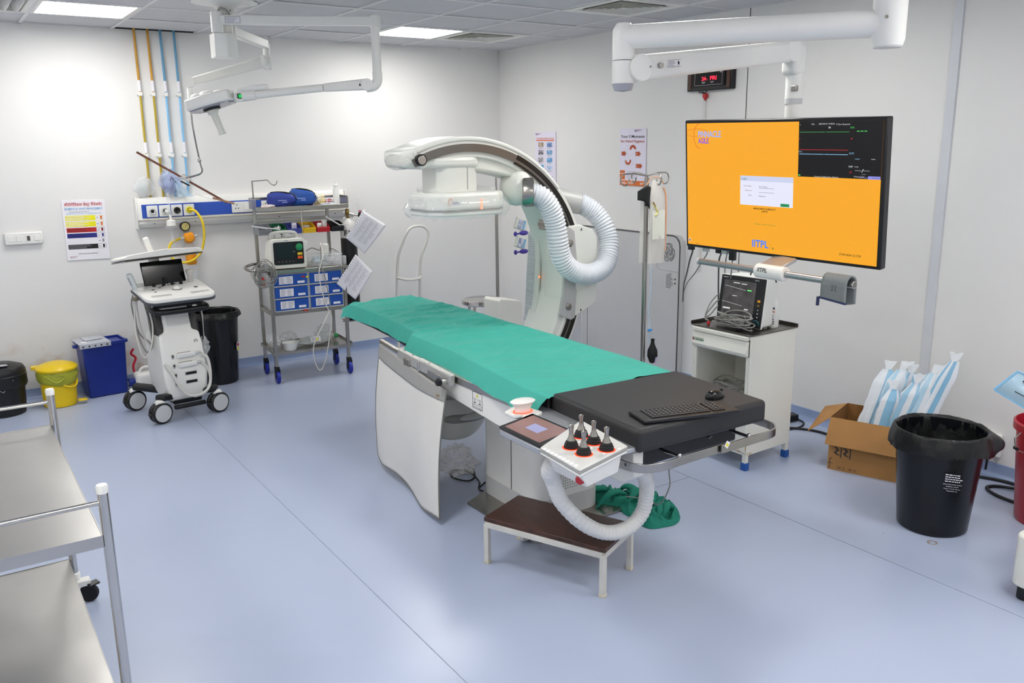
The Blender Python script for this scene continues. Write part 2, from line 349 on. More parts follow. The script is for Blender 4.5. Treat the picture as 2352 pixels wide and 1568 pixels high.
for k, (c, tm, hh) in enumerate(((0, 5, .098), (0, 5, .098), (1, 4, .088), (2, 4, .088), (3, 5, .088), (4, 6, .09))):
    if c != 3: F.rect(g, .055, y, .745, y+hh-.012, c, 1)
    F.scribble(g, .07, y+.006, .72, y+hh-.018, 4, tm, 2, .35)
    if c != 3:
        for a, b_, c_, d in ((.745, y, .93, y+.003), (.745, y+hh-.015, .93, y+hh-.012), (.925, y, .93, y+hh-.012)): F.rect(g, a, b_, c_, d, 4 if c else 0, 1)
    F.scribble(g, .77, y+.03, .83, y+.055, 2, 6, 2)
    F.poly(g, [(.855, y+.012), (.905, y+.012), (.898, y+hh-.024), (.862, y+hh-.024)], (7, 7, 8, 2, 6, 4)[k], 2)
    y += hh+.004
g.build('colour_bands', [YEL, RED, PBLU, PAPER, PBLK, PAPER, INKG, ORG, mat('print_maroon', '#8A2430', .6, var=.03)], pt, world=True, smooth=0)
g = MB(); F.text(g, 'INFECTION CONTROL DEPARTMENT', .27, .895, .016, 0, w=.46, bold=.01); F.text(g, 'MANGLAM PLUS', .07, .935, .013, 1, w=.17, bold=.01); F.text(g, 'MEDICITY', .07, .955, .012, 2, w=.15, bold=.01)
g.build('footer_print', [PBLK, RED, PBLU], pt, world=True, smooth=0)
def logo(g, F, x, y, s, md, mr, mb_):
    a = s*F.h/F.w; F.poly(g, [(x+a*.3, y), (x+a*.42, y+s*.3), (x+a*.6, y+s*.5), (x+a*.42, y+s*.7), (x+a*.3, y+s), (x+a*.18, y+s*.7), (x, y+s*.5), (x+a*.18, y+s*.3)], md, 2)
    F.text(g, 'MANGLAM PLUS', x+a*.75, y+s*.25, s*.32, mr, w=a*2.9, bold=.02); F.text(g, 'MEDICITY', x+a*.75, y+s*.7, s*.28, mb_, w=a*1.7, bold=.02)
LIL = mat('poster_lilac', '#E3DEEE', .6, var=.01)
pt = thing('hand_hygiene_poster', 'lilac hand hygiene poster with rust arrows behind the drip stand hooks', 'poster', (-.003, -1.95, 1.73))
F = Face((-.007, -1.79, 1.956), (0, -1, -.01), (0, 0, -1), .313, .452)
plate(pt, F, 'board', LIL); g = MB(); logo(g, F, .56, .015, .05, 0, 3, 4)
F.text(g, 'Your 5 Moments', .04, .135, .05, 0, w=.9, bold=.015); F.text(g, 'for Hand Hygiene', .04, .215, .047, 1, w=.9, bold=.012); g.build('heading', [PBLK, RUST, ORG, mat('print_plum', '#A04060', .6, var=.02), PBLU], pt, world=True, smooth=0)
g = MB()
def arrow(x, y, w_, hh): F.poly(g, [(x, y), (x+w_*.62, y), (x+w_*.62, y-hh*.25), (x+w_, y+hh/2), (x+w_*.62, y+hh*1.25), (x+w_*.62, y+hh), (x, y+hh)], 0, 1)
def arcarrow(cx, cy, r0, r1, a0, a1):
    P = [(cx+r1*math.cos(math.radians(a0+(a1-a0)*i/10)), cy-r1*.69*math.sin(math.radians(a0+(a1-a0)*i/10))) for i in range(11)]
    P += [(cx+r0*math.cos(math.radians(a1+(a0-a1)*i/10)), cy-r0*.69*math.sin(math.radians(a1+(a0-a1)*i/10))) for i in range(11)]
    for i in range(10): F.poly(g, [P[i], P[i+1], P[20-i], P[21-i]], 0, 1)
arrow(.07, .4, .19, .07); arrow(.61, .4, .2, .07); arrow(.63, .61, .25, .07); arcarrow(.51, .37, .06, .13, 10, 175); arcarrow(.33, .55, .06, .12, 180, 370)
for s_, x, y in (('1', .09, .437), ('4', .64, .437), ('5', .66, .647), ('3', .39, .38), ('2', .22, .55)): F.text(g, s_, x, y, .035, 1)
F.line(g, [(.25, .3), (.6, .28), (.62, .4), (.6, .6), (.3, .66), (.2, .6), (.22, .35)], .0008, 2); F.line(g, [(.3, .3), (.3, .5), (.5, .45), (.5, .68)], .0006, 2)
F.rect(g, .02, .73, .22, .78, 3, 1); F.rect(g, .02, .79, .22, .89, 3, 1); F.rect(g, .02, .905, .97, .995, 3, 1)
F.scribble(g, .3, .735, .75, .88, 9, 2, 1, .2); F.scribble(g, .05, .93, .3, .97, 2, 1); F.scribble(g, .4, .93, .6, .97, 2, 1); F.scribble(g, .8, .93, .95, .97, 2, 1)
g.build('print', [RUST, PAPER, INKG, ORG], pt, world=True, smooth=0)
pt = thing('precautions_poster', 'lilac standard precautions poster with two columns of small pictures', 'poster', (-.003, -.757, 1.72))
F = Face((-.007, -.598, 1.953), (0, -1, -.012), (0, 0, -1), .32, .46)
plate(pt, F, 'board', LIL); g = MB(); logo(g, F, .04, .02, .05, 0, 1, 2); F.text(g, 'STANDARD PRECAUTIONS', .06, .13, .032, 1, w=.86, bold=.02); F.rect(g, .06, .155, .93, .18, 4, 1)
g.build('heading', [PBLK, PINKP, PBLU, INKG, PINKP], pt, world=True, smooth=0)
g = MB()
PC = [('#8D7C6B', '#C9B8A5'), ('#4C6DA8', '#A9BBDD'), ('#2E2A2A', '#D8D2DE'), ('#5687B4', '#A5C3E0'), ('#77706E', '#CFCBD3'), ('#3F7DB5', '#8FC0EA'), ('#2C8CBB', '#4FB4DE'), ('#8FB4DA', '#E4E6F2')]
pm = [INKG, mat('picture_tissue', '#9D6A6A', .6, var=.1), PBLK]
for k in range(8):
    x = .16 if k % 2 == 0 else .58; y = .205+(k//2)*.147
    a = len(pm); pm.append(mat('picture_%s' % 'abcdefgh'[k], PC[k][0], .6, col2=PC[k][1], vscale=38))
    F.rect(g, x, y, x+.26, y+.092, a, 1); F.scribble(g, x+.03, y+.1, x+.25, y+.125, 2, 0, 1, .4)
F.rect(g, .37, .8, .63, .855, 1, 1); F.scribble(g, .42, .862, .6, .885, 2, 0, 1)
for x in (.74, .84): F.line(g, [(x-.05 if x < .8 else x, .865), (x-.0 if x < .8 else x-.05, .955)], .006, 2)
g.build('pictures', pm, pt, world=True, smooth=0)
# wall clock
t = thing('digital_clock', 'black digital wall clock with red figures above the large screen', 'clock', (-.02, -2.77, 2.3))
MB().bx(-.045, 0, -2.99, -2.565, 2.2, 2.445).build('case', BLACK, t, world=True, bevel=.006)
for ya, yb in ((-2.975, -2.945), (-2.61, -2.58)): MB().bx(-.05, -.03, ya, yb, 2.212, 2.433).build('wood_strip', mat('clock_wood', '#4A2A1C', .45, var=.2, vscale=30, aniso=(1, 1, 8)), t, world=True, bevel=.002)
F = Face((-.0525, -2.625, 2.428), (0, -1, 0), (0, 0, -1), .305, .2)
plate(t, F, 'glass_front', mat('clock_glass', '#08080A', .15, var=.1), depth=.006)
g = MB(); F.text(g, '12:17', .12, .3, .25, 0, w=.75); F.text(g, '24', .3, .73, .13, 0, w=.13, bold=.03); F.text(g, 'c', .45, .75, .07, 0); F.text(g, 'FRI', .56, .725, .13, 0, w=.2, bold=.03)
g.build('red_figures', mat('red_led', '#FF1E3C', .4, emit=1.6), t, world=True, smooth=0)
g = MB(); F.text(g, 'TEMP', .3, .87, .06, 0, w=.11); F.text(g, 'DAY', .58, .865, .06, 0, w=.1); F.text(g, 'PM', .86, .55, .06, 0); F.line(g, [(.08, .1), (.08, .96), (.93, .96), (.93, .1)], .0015, 0); g.build('white_print', PAPER, t, world=True, smooth=0)
g = MB(); g.tube(catmull([(-.02, -2.74, 2.2), (-.03, -2.73, 2.185), (-.03, -2.70, 2.195)], 5), .003); g.tube(catmull([(-.02, -2.66, 2.2), (-.03, -2.68, 2.19), (-.03, -2.74, 2.18)], 5), .003); g.build('cable', BCABLE, t, world=True)
MB().box((-.03, -2.735, 2.165), (.03, .03, .03)).cyl((-.03, -2.735, 2.155), (-.035, -2.74, 2.135), .011).build('red_plug', mat('red_plug', '#B01E22', .4, var=.1), t, world=True, bevel=.003)
# switch panel left
t = thing('switch_panel', 'white wall plate with three sockets and a switch at the left edge', 'wall switch', (-4.2, 0, 1.21))
MB().bx(-4.325, -4.078, -.03, 0, 1.168, 1.256).build('back_box', WPLAS, t, world=True, bevel=.008)
for k, x in enumerate((-4.285, -4.23, -4.117)): MB().bx(x-.02, x+.02, -.034, -.028, 1.192, 1.232).build('socket_cover', WHITE, t, world=True, bevel=.002)
MB().bx(-4.187, -4.157, -.034, -.028, 1.19, 1.234).build('socket', WHITE, t, world=True, bevel=.002)
MB().bx(-4.182, -4.162, -.036, -.033, 1.195, 1.23).build('rocker', mat('dark_rocker', '#56524C', .4, var=.1), t, world=True, bevel=.002)
# low wall socket on the right
t = thing('wall_socket', 'white double wall socket low on the right wall behind the black bucket', 'socket', (0, -4.93, .19))
MB().bx(-.03, 0, -5.03, -4.86, .12, .25).build('back_box', WPLAS, t, world=True, bevel=.006)
F = Face((-.031, -4.95, .24), (0, -1, 0), (0, 0, -1), .07, .11); g = MB()
for x, y in ((.5, .2), (.3, .55), (.7, .55)): F.rect(g, x-.07, y-.06, x+.07, y+.06)
g.build('socket_holes', PBLK, t, world=True, smooth=0)
F2 = Face((-.031, -4.87, .24), (0, -1, 0), (0, 0, -1), .07, .11); g = MB()
MB().box((-.045, -4.985, .16), (.04, .04, .035)).tube(catmull([(-.06, -4.985, .15), (-.065, -4.985, .1), (-.06, -4.98, .045)], 6), .006).build('plug', BLACK, t, world=True, bevel=.003)
# ---------------------------------------------------------------- gas pipes, bedhead panel
OCH = mat('pipe_ochre', '#C18E2C', .45, var=.06); OLV = mat('pipe_olive', '#B09A2E', .45, var=.06); PBL = mat('pipe_blue', '#86BFE8', .45, var=.05); PBD = mat('pipe_steel_blue', '#5E97BA', .45, var=.06)
for x, c1, c2, nm in ((-3.296, OCH, OLV, 'ochre gas pipe nearest the poster, first from the left'), (-3.2, OCH, OLV, 'ochre gas pipe running just left of the blue pipes'), (-3.108, PBD, PBL, 'blue gas pipe next to the ochre pipes'), (-3.008, PBD, PBL, 'blue gas pipe farthest from the ochre pipes')):
    t = thing('gas_pipe', nm, 'pipe', (x, 0, 1.47), 0, 'coloured gas pipes')
    MB().cyl((0, -.03, .76), (0, -.03, 1.27), .009, n=12).build('upper_pipe', c1, t)
    MB().cyl((-.003, -.03, 0), (0, -.03, .76), .0085, n=12).build('lower_pipe', c2, t)
    for z in (.32, .78):
        MB().box((0, -.012, z), (.04, .024, .016)).box((.0, -.036, z), (.028, .008, .03)).build('clip', WPLAS, t, bevel=.002)
        MB().cyl((0, -.03, z+.02), (0, -.03, z+.1), .012, n=12).build('label_sleeve', PAPER, t)
PB = mat('panel_blue', '#2F53B4', .35, var=.03)
t = thing('bedhead_panel', 'long white and blue medical gas trunking on the back wall', 'wall panel', (-2.6, 0, 1.35))
XA, XB = -3.415, -1.70
prof = [(0, -.115), (.05, -.115), (.075, -.085), (.075, -.06), (.085, -.055), (.085, .07), (.06, .115), (0, .115)]
MB().prism(prof, (XA, 0, 1.355), (0, -1, 0), (0, 0, 1), (XB-XA, 0, 0)).build('trunking', WHITE, t, world=True, bevel=.002)
MB().bx(XA-.012, XA, -.092, 0, 1.23, 1.475).build('end_cap', WHITE, t, world=True, bevel=.006); MB().bx(XB, XB+.012, -.092, 0, 1.23, 1.475).build('end_cap', WHITE, t, world=True, bevel=.006)
MB().bx(XA+.03, XB-.01, -.089, -.084, 1.315, 1.42).build('blue_strip', PB, t, world=True, bevel=.001)
MB().bx(XA+.04, XB-.015, -.097, -.085, 1.298, 1.31).build('rail', mat('rail_beige', '#D2CCBD', .4, var=.03), t, world=True, bevel=.002)
for x in (-3.30, -2.99, -2.3, -1.8): MB().cyl((x, -.093, 1.27), (x, -.076, 1.27), .004, n=8).build('screw', DSTEEL, t, world=True)
def outlet(x, nm, ring, hole):
    o = MB().box((x, -.094, 1.366), (.082, .012, .088)).build('outlet_plate', WPLAS, t, world=True, bevel=.004)
    MB().lathe([(.012, -.102), (.026, -.102), (.026, -.109), (.02, -.112), (.013, -.106)], (x, 0, 1.366), axis=(0, 1, 0), cap=False).build('outlet_ring', ring, o, world=True)
    MB().cyl((x, -.1, 1.366), (x, -.104, 1.366), .014).build('outlet_port', hole, o, world=True)
for x, r, hm in ((-3.31, LGREY, MATTE), (-3.218, LGREY, MATTE), (-3.126, BLACK, MATTE), (-3.034, mat('ring_yellow', '#D9CF24', .4, var=.05), DSTEEL)): outlet(x, '', r, hm)
for x, wd_ in ((-2.60, .19), (-2.36, .18), (-2.13, .19), (-1.86, .2)):
    o = MB().box((x, -.095, 1.366), (wd_, .014, .088)).build('socket_plate', WPLAS, t, world=True, bevel=.005)
    g = MB(); hx = x-.055
    for a, b in ((0, .02), (-.012, -.008), (.012, -.008)): g.box((hx+a, -.1025, 1.366+b), (.006, .002, .01))
    g.build('socket_holes', BLACK, o, world=True)
    MB().box((x+.03, -.103, 1.366), (.05, .004, .05)).build('rocker', WHITE, o, world=True, bevel=.002)
# flowmeter plugged in outlet two
t = thing('flowmeter', 'clear flowmeter with humidifier cap plugged into the second gas outlet', 'flowmeter', (-3.2, -.13, 1.36))
MB().cyl((-3.212, -.112, 1.366), (-3.2, -.16, 1.35), .014).build('adapter', LGREY, t, world=True)
MB().cyl((-3.195, -.165, 1.36), (-3.2, -.165, 1.51), .012).cyl((-3.195, -.165, 1.335), (-3.195, -.165, 1.362), .018).build('clear_tube', CLEAR, t, world=True)
MB().lathe([(.018, .03), (.034, .024), (.036, -.015), (.028, -.02)], (-3.195, -.165, 1.27)).cyl((-3.195, -.165, 1.29), (-3.195, -.165, 1.34), .01).build('jar_cap', WHITE, t, world=True)
MB().lathe([(.05, 0), (.052, -.005), (.03, -.03), (.012, -.04), (.009, -.1), (.024, -.115), (.022, -.12)], (-3.195, -.165, 1.25), n=24).build('stem', CLEAR, t, world=True)
# masks in bags
def crumple(mb, c, r, seed, n=22, amp=.35, m=0, squash=1):
    c = Vector(c); r = Vector(r)
    def fn(a, b):
        th = a*2*PI; ph = -PI/2+PI*b; d = Vector((math.cos(ph)*math.cos(th), math.cos(ph)*math.sin(th), math.sin(ph)))
        k = 1+amp*noise.noise(d*2.2+Vector((seed, 0, 0)))+amp*.5*noise.noise(d*5+Vector((0, seed, 0)))
        return c+Vector((d.x*r.x, d.y*r.y, d.z*r.z))*k
    mb.grid(n, n//2+2, fn, m, cu=True); return mb
t = thing('bagged_mask', 'clear plastic bag holding an oxygen mask behind the first ochre pipe', 'mask', (-3.34, -.05, 1.475), 0, 'bagged masks on the bedhead panel')
crumple(MB(), (-3.345, -.062, 1.553), (.075, .03, .072), 3, n=34, amp=.22).build('bag', FILM, t, world=True, smooth=60)
MB().ball((-3.35, -.06, 1.54), (.035, .015, .04)).build('mask', film('mask_clear', '#DDE3E4', .5), t, world=True)
t = thing('bagged_mask', 'lilac blue breathing mask in a plastic bag hanging by the second ochre pipe', 'mask', (-3.15, -.08, 1.475), 0, 'bagged masks on the bedhead panel')
crumple(MB(), (-3.155, -.1, 1.585), (.08, .038, .095), 8, n=40, amp=.2).build('bag', film('lilac_film', '#AFBEE0', .5), t, world=True, smooth=60)
MB().lathe([(.02, .07), (.045, .05), (.062, 0), (.058, -.03), (.04, -.045)], (-3.15, -.1, 1.57), sy=.45).build('mask_cushion', mat('mask_lilac', '#A6A9CE', .4, var=.05), t, world=True)
MB().tube([(-3.165, -.142, 1.6), (-3.158, -.146, 1.63), (-3.125, -.146, 1.585), (-3.11, -.144, 1.575)], .003).build('strap', BLACK, t, world=True)
MB().grid(10, 12, lambda a, b: Vector((-3.13+.1*(b-.5)*(1.2-a)+.07*(1-a), -.15+.012*noise.noise(Vector((a*3, b*4, 0))), 1.47+.14*a))).build('bag_flap', film('pale_blue_film', '#BBD8EE', .55), t, world=True)
# yellow hose and regulator
t = thing('vacuum_regulator', 'orange vacuum regulator with round black gauge on the wall above the ultrasound', 'regulator', (-3.05, 0, 1.13))
MB().bx(-3.09, -3.01, -.05, 0, 1.05, 1.2).build('bracket', LGREY, t, world=True, bevel=.004)
YO = mat('regulator_orange', '#EE9A1E', .35, var=.05)
MB().lathe([(.015, -.05), (.042, -.055), (.046, -.085), (.03, -.105), (.012, -.108)], (-3.05, 0, 1.145), axis=(0, 1, 0)).build('body', YO, t, world=True)
MB().cyl((-3.05, -.08, 1.17), (-3.07, -.085, 1.215), .012).build('neck', CHROME, t, world=True)
MB().lathe([(.01, -.06), (.037, -.065), (.039, -.095), (.034, -.1), (.032, -.096)], (-3.075, 0, 1.235), axis=(0, 1, 0)).build('gauge', BLACK, t, world=True)
g = MB().cyl((-3.075, -.0962, 1.235), (-3.075, -.0975, 1.235), .03).build('gauge_face', mat('gauge_face', '#B9B06A', .5, var=.05), t, world=True)
MB().beam((-3.075, -.0985, 1.235), (-3.065, -.0985, 1.253), .003, .001, up=(0, 1, 0)).build('needle', RED, t, world=True)
MB().cyl((-3.01, -.09, 1.155), (-2.985, -.09, 1.16), .008).build('connector', LGREY, t, world=True); MB().cyl((-3.09, -.09, 1.145), (-3.12, -.09, 1.143), .009).build('connector', LGREY, t, world=True)
MB().lathe([(.03, .03), (.042, .02), (.042, -.06), (.036, -.07)], (-3.05, -.085, 1.0)).build('jar_top', YO, t, world=True)
MB().lathe([(.036, 0), (.04, -.01), (.038, -.13), (.03, -.14)], (-3.05, -.085, .93)).build('jar', CLEAR, t, world=True)
tag(MB().tube(catmull([(-3.034, -.1, 1.366), (-3.0, -.16, 1.355), (-2.96, -.18, 1.27), (-2.955, -.17, 1.15), (-2.985, -.15, 1.03), (-3.06, -.14, .965), (-3.16, -.13, .96), (-3.22, -.12, 1.03), (-3.2, -.11, 1.11), (-3.12, -.09, 1.143)], 8), .0095).build('gas_hose', mat('hose_yellow', '#F0D02A', .4, var=.03), None, loc=(-3.0, -.1, 1.2), world=True), 'yellow rubber gas hose looping from the fourth outlet to the regulator', 'hose')

# ---------------------------------------------------------------- waste bins by the back wall
t = thing('pedal_bin', 'black lidded waste bin at the far left edge by the wall', 'waste bin', (-4.49, -.31, 0))
MB().lathe([(.125, 0), (.135, .005), (.145, .1), (.15, .3), (.152, .31)], n=40).build('body', BLACK, t)
MB().lathe([(.16, .285), (.165, .3), (.165, .32), (.15, .345), (.09, .368), (.02, .374)], n=40).build('lid', BLACK, t)
MB().lathe([(.16, .2), (.168, .22), (.166, .29), (.158, .3)], n=48, cap=False).build('liner', BAGBLK, t, solid=.002)
F = Face((.0, -.08, .372), (.9, .2, -.05), (.1, -1, -.2), .05, .035); g = MB(); F.rect(g, 0, 0, 1, 1, 0, 8); F.scribble(g, .1, .1, .9, .9, 4, 1, 9); g.build('lid_label', [INKG, PAPER], t, smooth=0)
MB().tube([(-.05, -.158, .23), (0, -.16, .19), (.07, -.15, .27)], .004).build('liner_tie', INKG, t)
t = thing('pedal_bin', 'yellow pedal bin with biohazard lid and yellow-green liner', 'waste bin', (-4.13, -.30, 0))
MB().lathe([(.105, 0), (.112, .006), (.117, .1), (.122, .27)], n=44).build('body', YELPL, t)
LIN = mat('liner_yellow_green', '#B4B83C', .4, alpha=.82, bump=.5, bscale=16)
MB().grid(60, 8, lambda a, b: Vector((math.cos(a*2*PI), math.sin(a*2*PI), 0))*(.126+.012*math.sin(b*PI)+.007*noise.noise(Vector((math.cos(a*6.28)*4, math.sin(a*6.28)*4, b*3))))+Vector((0, 0, .175+.105*b+.012*math.sin(a*12.6+1)*(1-b))), cu=True).build('liner', LIN, t, solid=.0015)
MB().tube(catmull([(-.11, -.075, .262), (-.07, -.13, .24), (-.02, -.14, .2), (.03, -.135, .235), (-.03, -.135, .255), (-.08, -.11, .27)], 6), .007, flat=.4).build('liner_knot', LIN, t)
MB().lathe([(.136, .268), (.141, .275), (.141, .286), (.125, .303), (.07, .322), (.012, .33)], n=44).box((-.135, .06, .287), (.05, .07, .02)).build('lid', YELPL, t, bevel=.002)
MB().tube(catmull([(.02, -.12, .17), (.06, -.135, .155), (.1, -.115, .155), (.12, -.06, .175), (.122, -.03, .19)], 6), .006).build('handle', YELPL, t)
MB().box((.14, -.07, .03), (.06, .05, .012)).build('pedal', YELPL, t, bevel=.004)
g = MB(); F = Face((-.045, .02, .3265), (1, .05, -.02), (-.05, -1, -.12), .1, .09); F.poly(g, [(.5, 0), (1, .5), (.5, 1), (0, .5)], 0, 6)
for a in (90, 210, 330):
    cx, cy = .5+.12*math.cos(math.radians(a)), .5-.12*math.sin(math.radians(a)); F.poly(g, [(cx+.1*math.cos(k*PI/6), cy+.1*math.sin(k*PI/6)) for k in range(12)], 1, 8); F.poly(g, [(cx+.06*math.cos(k*PI/6)+.03*math.cos(math.radians(a)), cy+.06*math.sin(k*PI/6)-.03*math.sin(math.radians(a))) for k in range(12)], 0, 9)
g.build('hazard_sign', [YEL, PBLK], t, smooth=0)
t = thing('sharps_container', 'tall dark blue rectangular container with half open clear lid', 'container', (-3.80, -.17, 0), .09)
bm = MB(); bm.box((0, 0, .205), (.31, .22, .41), taper=.88); bm.build('body', BLUEPL, t, bevel=.012)
rm = MB()
for a, b, c, d in ((-.165, .165, -.12, -.108), (-.165, .165, .108, .12), (-.165, -.153, -.108, .108), (.153, .165, -.108, .108)): rm.bx(a, b, c, d, .4, .422)
rm.build('rim', BLUEPL, t, bevel=.003)
MB().box((.18, 0, .395), (.03, .05, .02)).build('ear', BLUEPL, t, bevel=.004); MB().box((-.18, 0, .395), (.03, .05, .02)).build('ear', BLUEPL, t, bevel=.004)
lm = MB().bx(-.175, .045, -.13, .125, .423, .431).bx(-.175, .045, -.136, -.13, .395, .431).box((-.05, .04, .436), (.13, .12, .006))
lm.build('clear_lid', mat('cloudy_lid', '#C9CDD6', .25, alpha=.8, spec=.6, bump=.1, bscale=30), t, bevel=.003)
g = MB()
for k in range(5): g.box((-.15+k*.042, -.1365, .41), (.012, .002, .01))
g.build('lid_holes', PBLK, t); MB().bx(-.15, -.11, -.09, -.06, .4315, .4325).build('label', PAPER, t)
t = thing('jerrycan', 'white plastic jerrycan lying on the floor behind the ultrasound wheels', 'bottle', (-3.475, -.2, 0), .1)
MB().box((0, 0, .07), (.24, .13, .13)).build('body', WPLAS, t, bevel=.03, seg=4)
MB().tube(catmull([(-.08, 0, .13), (-.05, -.0, .165), (.03, 0, .16), (.06, 0, .13)], 6), .012).build('handle', WPLAS, t)
MB().lathe([(.015, 0), (.032, 0), (.032, .05), (.028, .055)], (-.115, 0, .065), axis=(-1, 0, 0)).build('cap', BLUEPL, t)
MB().lathe([(.0, .056), (.02, .056), (.02, .058)], (-.115, 0, .065), axis=(-1, 0, 0)).build('cap_disc', WPLAS, t)
tag(MB().tube(catmull([(-3.555, -.075, .3), (-3.575, -.07, .26), (-3.545, -.07, .22), (-3.57, -.08, .16), (-3.56, -.1, .1), (-3.5, -.12, .06), (-3.45, -.12, .05)], 7), .009).build('red_tube', mat('tube_red', '#D6283A', .35, var=.05), None, loc=(-3.55, -.09, .0), world=True), 'red rubber tube hanging low behind the ultrasound machine', 'tube')
def liner_bin(name, label, loc, rb, rt_, h, liner_mat, body, seed, skirt=.1, flare=.03, group=None):
    t = thing(name, label, 'waste bin', loc, 0, group)
    MB().lathe([(rb*.95, 0), (rb, .008), (rb+(rt_-rb)*.5, h*.5), (rt_, h), (rt_-.006, h), (rb-.006, .02)], n=48, cap=False).lathe([(.001, .01), (rb*.95, .01)], n=48).build('body', body, t)
    def fn(a, b):
        th = a*2*PI; cs, sn = math.cos(th), math.sin(th); nz = noise.noise(Vector((cs*1.9+seed, sn*1.9, b*1.2))); nz2 = .45*noise.noise(Vector((cs*6, sn*6+seed, b*2)))+.35*noise.noise(Vector((cs*16, sn*16, seed+b*1.5)))
        if b < .45:                                    # inside, hanging from the rim down
            q = b/.45; r = rt_*(1-.32*(1-q)**1.3)+.025*nz2*(1-q*.7)-.004; z = h*(.45+.55*q)+.012*q
        elif b < .55: q = (b-.45)/.1; r = rt_+.010*q; z = h+.010+.006*math.sin(q*PI)+.005*nz+.006*nz2
        else: q = (b-.55)/.45; r = rt_+.010+flare*.45*math.sin(q*2.0)*(1+.5*nz)+.016*(1-abs(noise.noise(Vector((cs*5+q*.6, sn*5, seed+9))))*2.4)*q*.6+.006*nz2+.05*math.exp(-((math.sin((th-5.25)/2))/.11)**2)*math.sin(q*PI)*(flare > .021)*(skirt > .06); z = h+.012-(skirt*(1+.35*nz))*q
        return Vector((cs*r, sn*r, z))
    MB().grid(90, 26, fn, cu=True).build('liner', liner_mat, t, smooth=50)
    MB().ball((0, 0, h*.45), (rt_*.7, rt_*.7, .05), n=24).build('liner_bottom', liner_mat, t)
    return t
t = liner_bin('bin_with_liner', 'tall round black bin with black liner between the ultrasound and the drawer trolley', (-2.97, -.36, 0), .135, .17, .57, BAGBLK, mat('black_bin_plastic', '#0E1013', .25, var=.05), 2.0, .045, .02)
F = Face((.105, -.1205, .33), (.66, .75, 0), (0, 0, -1), .05, .075); g = MB()
F.poly(g, [(.5+.5*math.cos(k*PI/10), .5+.5*math.sin(k*PI/10)) for k in range(20)], 0, 14); F.poly(g, [(.5+.4*math.cos(k*PI/10), .5+.4*math.sin(k*PI/10)) for k in range(11)], 1, 15); F.poly(g, [(.5+.4*math.cos(k*PI/10+PI), .5+.4*math.sin(k*PI/10+PI)) for k in range(11)], 2, 15); F.rect(g, .12, .42, .88, .6, 0, 16); F.scribble(g, .2, .46, .85, .56, 1, 3, 17)
g.build('round_label', [PAPER, YEL, RED, PBLU], t, smooth=0)

# ---------------------------------------------------------------- ultrasound machine
US = thing('ultrasound_machine', 'white mobile ultrasound scanner with black console screen on four large casters', 'ultrasound machine', (-3.43, -.98, 0), .1)
# body: tapered tower
def sect(z, w_, y0, y1): return [(-w_/2, y0, z), (w_/2, y0, z), (w_/2, y1, z), (-w_/2, y1, z)]
S = [sect(.12, .24, -.17, .15), sect(.16, .27, -.19, .17), sect(.3, .30, -.19, .18), sect(.5, .29, -.15, .19), sect(.585, .275, -.12, .18), sect(.60, .19, -.11, .12), sect(.78, .175, -.07, .07)]
bm = MB(); vs = [p for s_ in S for p in s_]; fs = []
for i in range(len(S)-1):
    for k in range(4): fs.append((i*4+k, i*4+(k+1) % 4, i*4+4+(k+1) % 4, i*4+4+k))
fs += [(3, 2, 1, 0), tuple(len(vs)-4+k for k in range(4))]; bm.add(vs, fs); bm.build('tower', WHITE, US, bevel=.018, seg=4)
for s_ in (-1, 1): MB().prism([(-.1, .0), (.08, .0), (.12, .17), (-.03, .2), (-.09, .05)], (s_*.095, 0, .575), (0, 1, 0), (0, 0, 1), (s_*.045, 0, 0)).build('side_recess', mat('us_dark', '#3D3C3D', .5, var=.05), US, bevel=.012, seg=3)
def facez(z): # front face y of tower at height z
    for (z0, y0), (z1, y1) in zip(((.12, -.17), (.16, -.19), (.3, -.19), (.5, -.15), (.585, -.12)), ((.16, -.19), (.3, -.19), (.5, -.15), (.585, -.12), (.6, -.11))):
        if z <= z1: return y0+(y1-y0)*(z-z0)/(z1-z0)
    return -.1
for z in (.44, .375):
    o = MB().box((.015, facez(z)-.012, z), (.13, .03, .036)).build('probe_plug', WPLAS, US, bevel=.01, seg=3)
    MB().box((.0, facez(z)-.012, z+.019), (.09, .006, .003)).build('plug_slot', DSTEEL, o)
    MB().cyl((.08, facez(z)-.01, z), (.115, facez(z)-.01, z+.005), .013, .009).build('strain_relief', LGREY, o)
for z in (.31, .25):
    o = MB().box((.03, facez(z)-.001, z), (.088, .006, .028)).build('port_frame', LGREY, US, bevel=.003); MB().box((.03, facez(z)-.0045, z), (.074, .004, .018)).build('port', BLACK, o)
for z in (.435, .37, .305, .245):
    o = MB().box((-.075, facez(z)-.001, z), (.02, .006, .034)).build('latch', MGREY, US, bevel=.003); MB().box((-.075, facez(z)-.004, z+.004), (.01, .004, .014)).build('latch_slot', BLACK, o)
MB().lathe([(.013, -.001), (.013, .003), (.008, .003)], (.1, facez(.52)-.0, .52), axis=(0, -1, 0), cap=False).build('power_button', GPLAS, US)
MB().tube(catmull([(.11, -.2, .44), (.15, -.2, .40), (.155, -.22, .3), (.13, -.24, .2), (.06, -.25, .16), (-.02, -.25, .17), (-.07, -.235, .24), (-.1, -.21, .32), (-.14, -.19, .4)], 8), .01).build('probe_cable', WCABLE, US)
MB().tube(catmull([(.11, -.19, .375), (.145, -.2, .33), (.15, -.22, .24), (.1, -.24, .165), (.02, -.245, .15)], 8), .009).build('probe_cable', WCABLE, US)
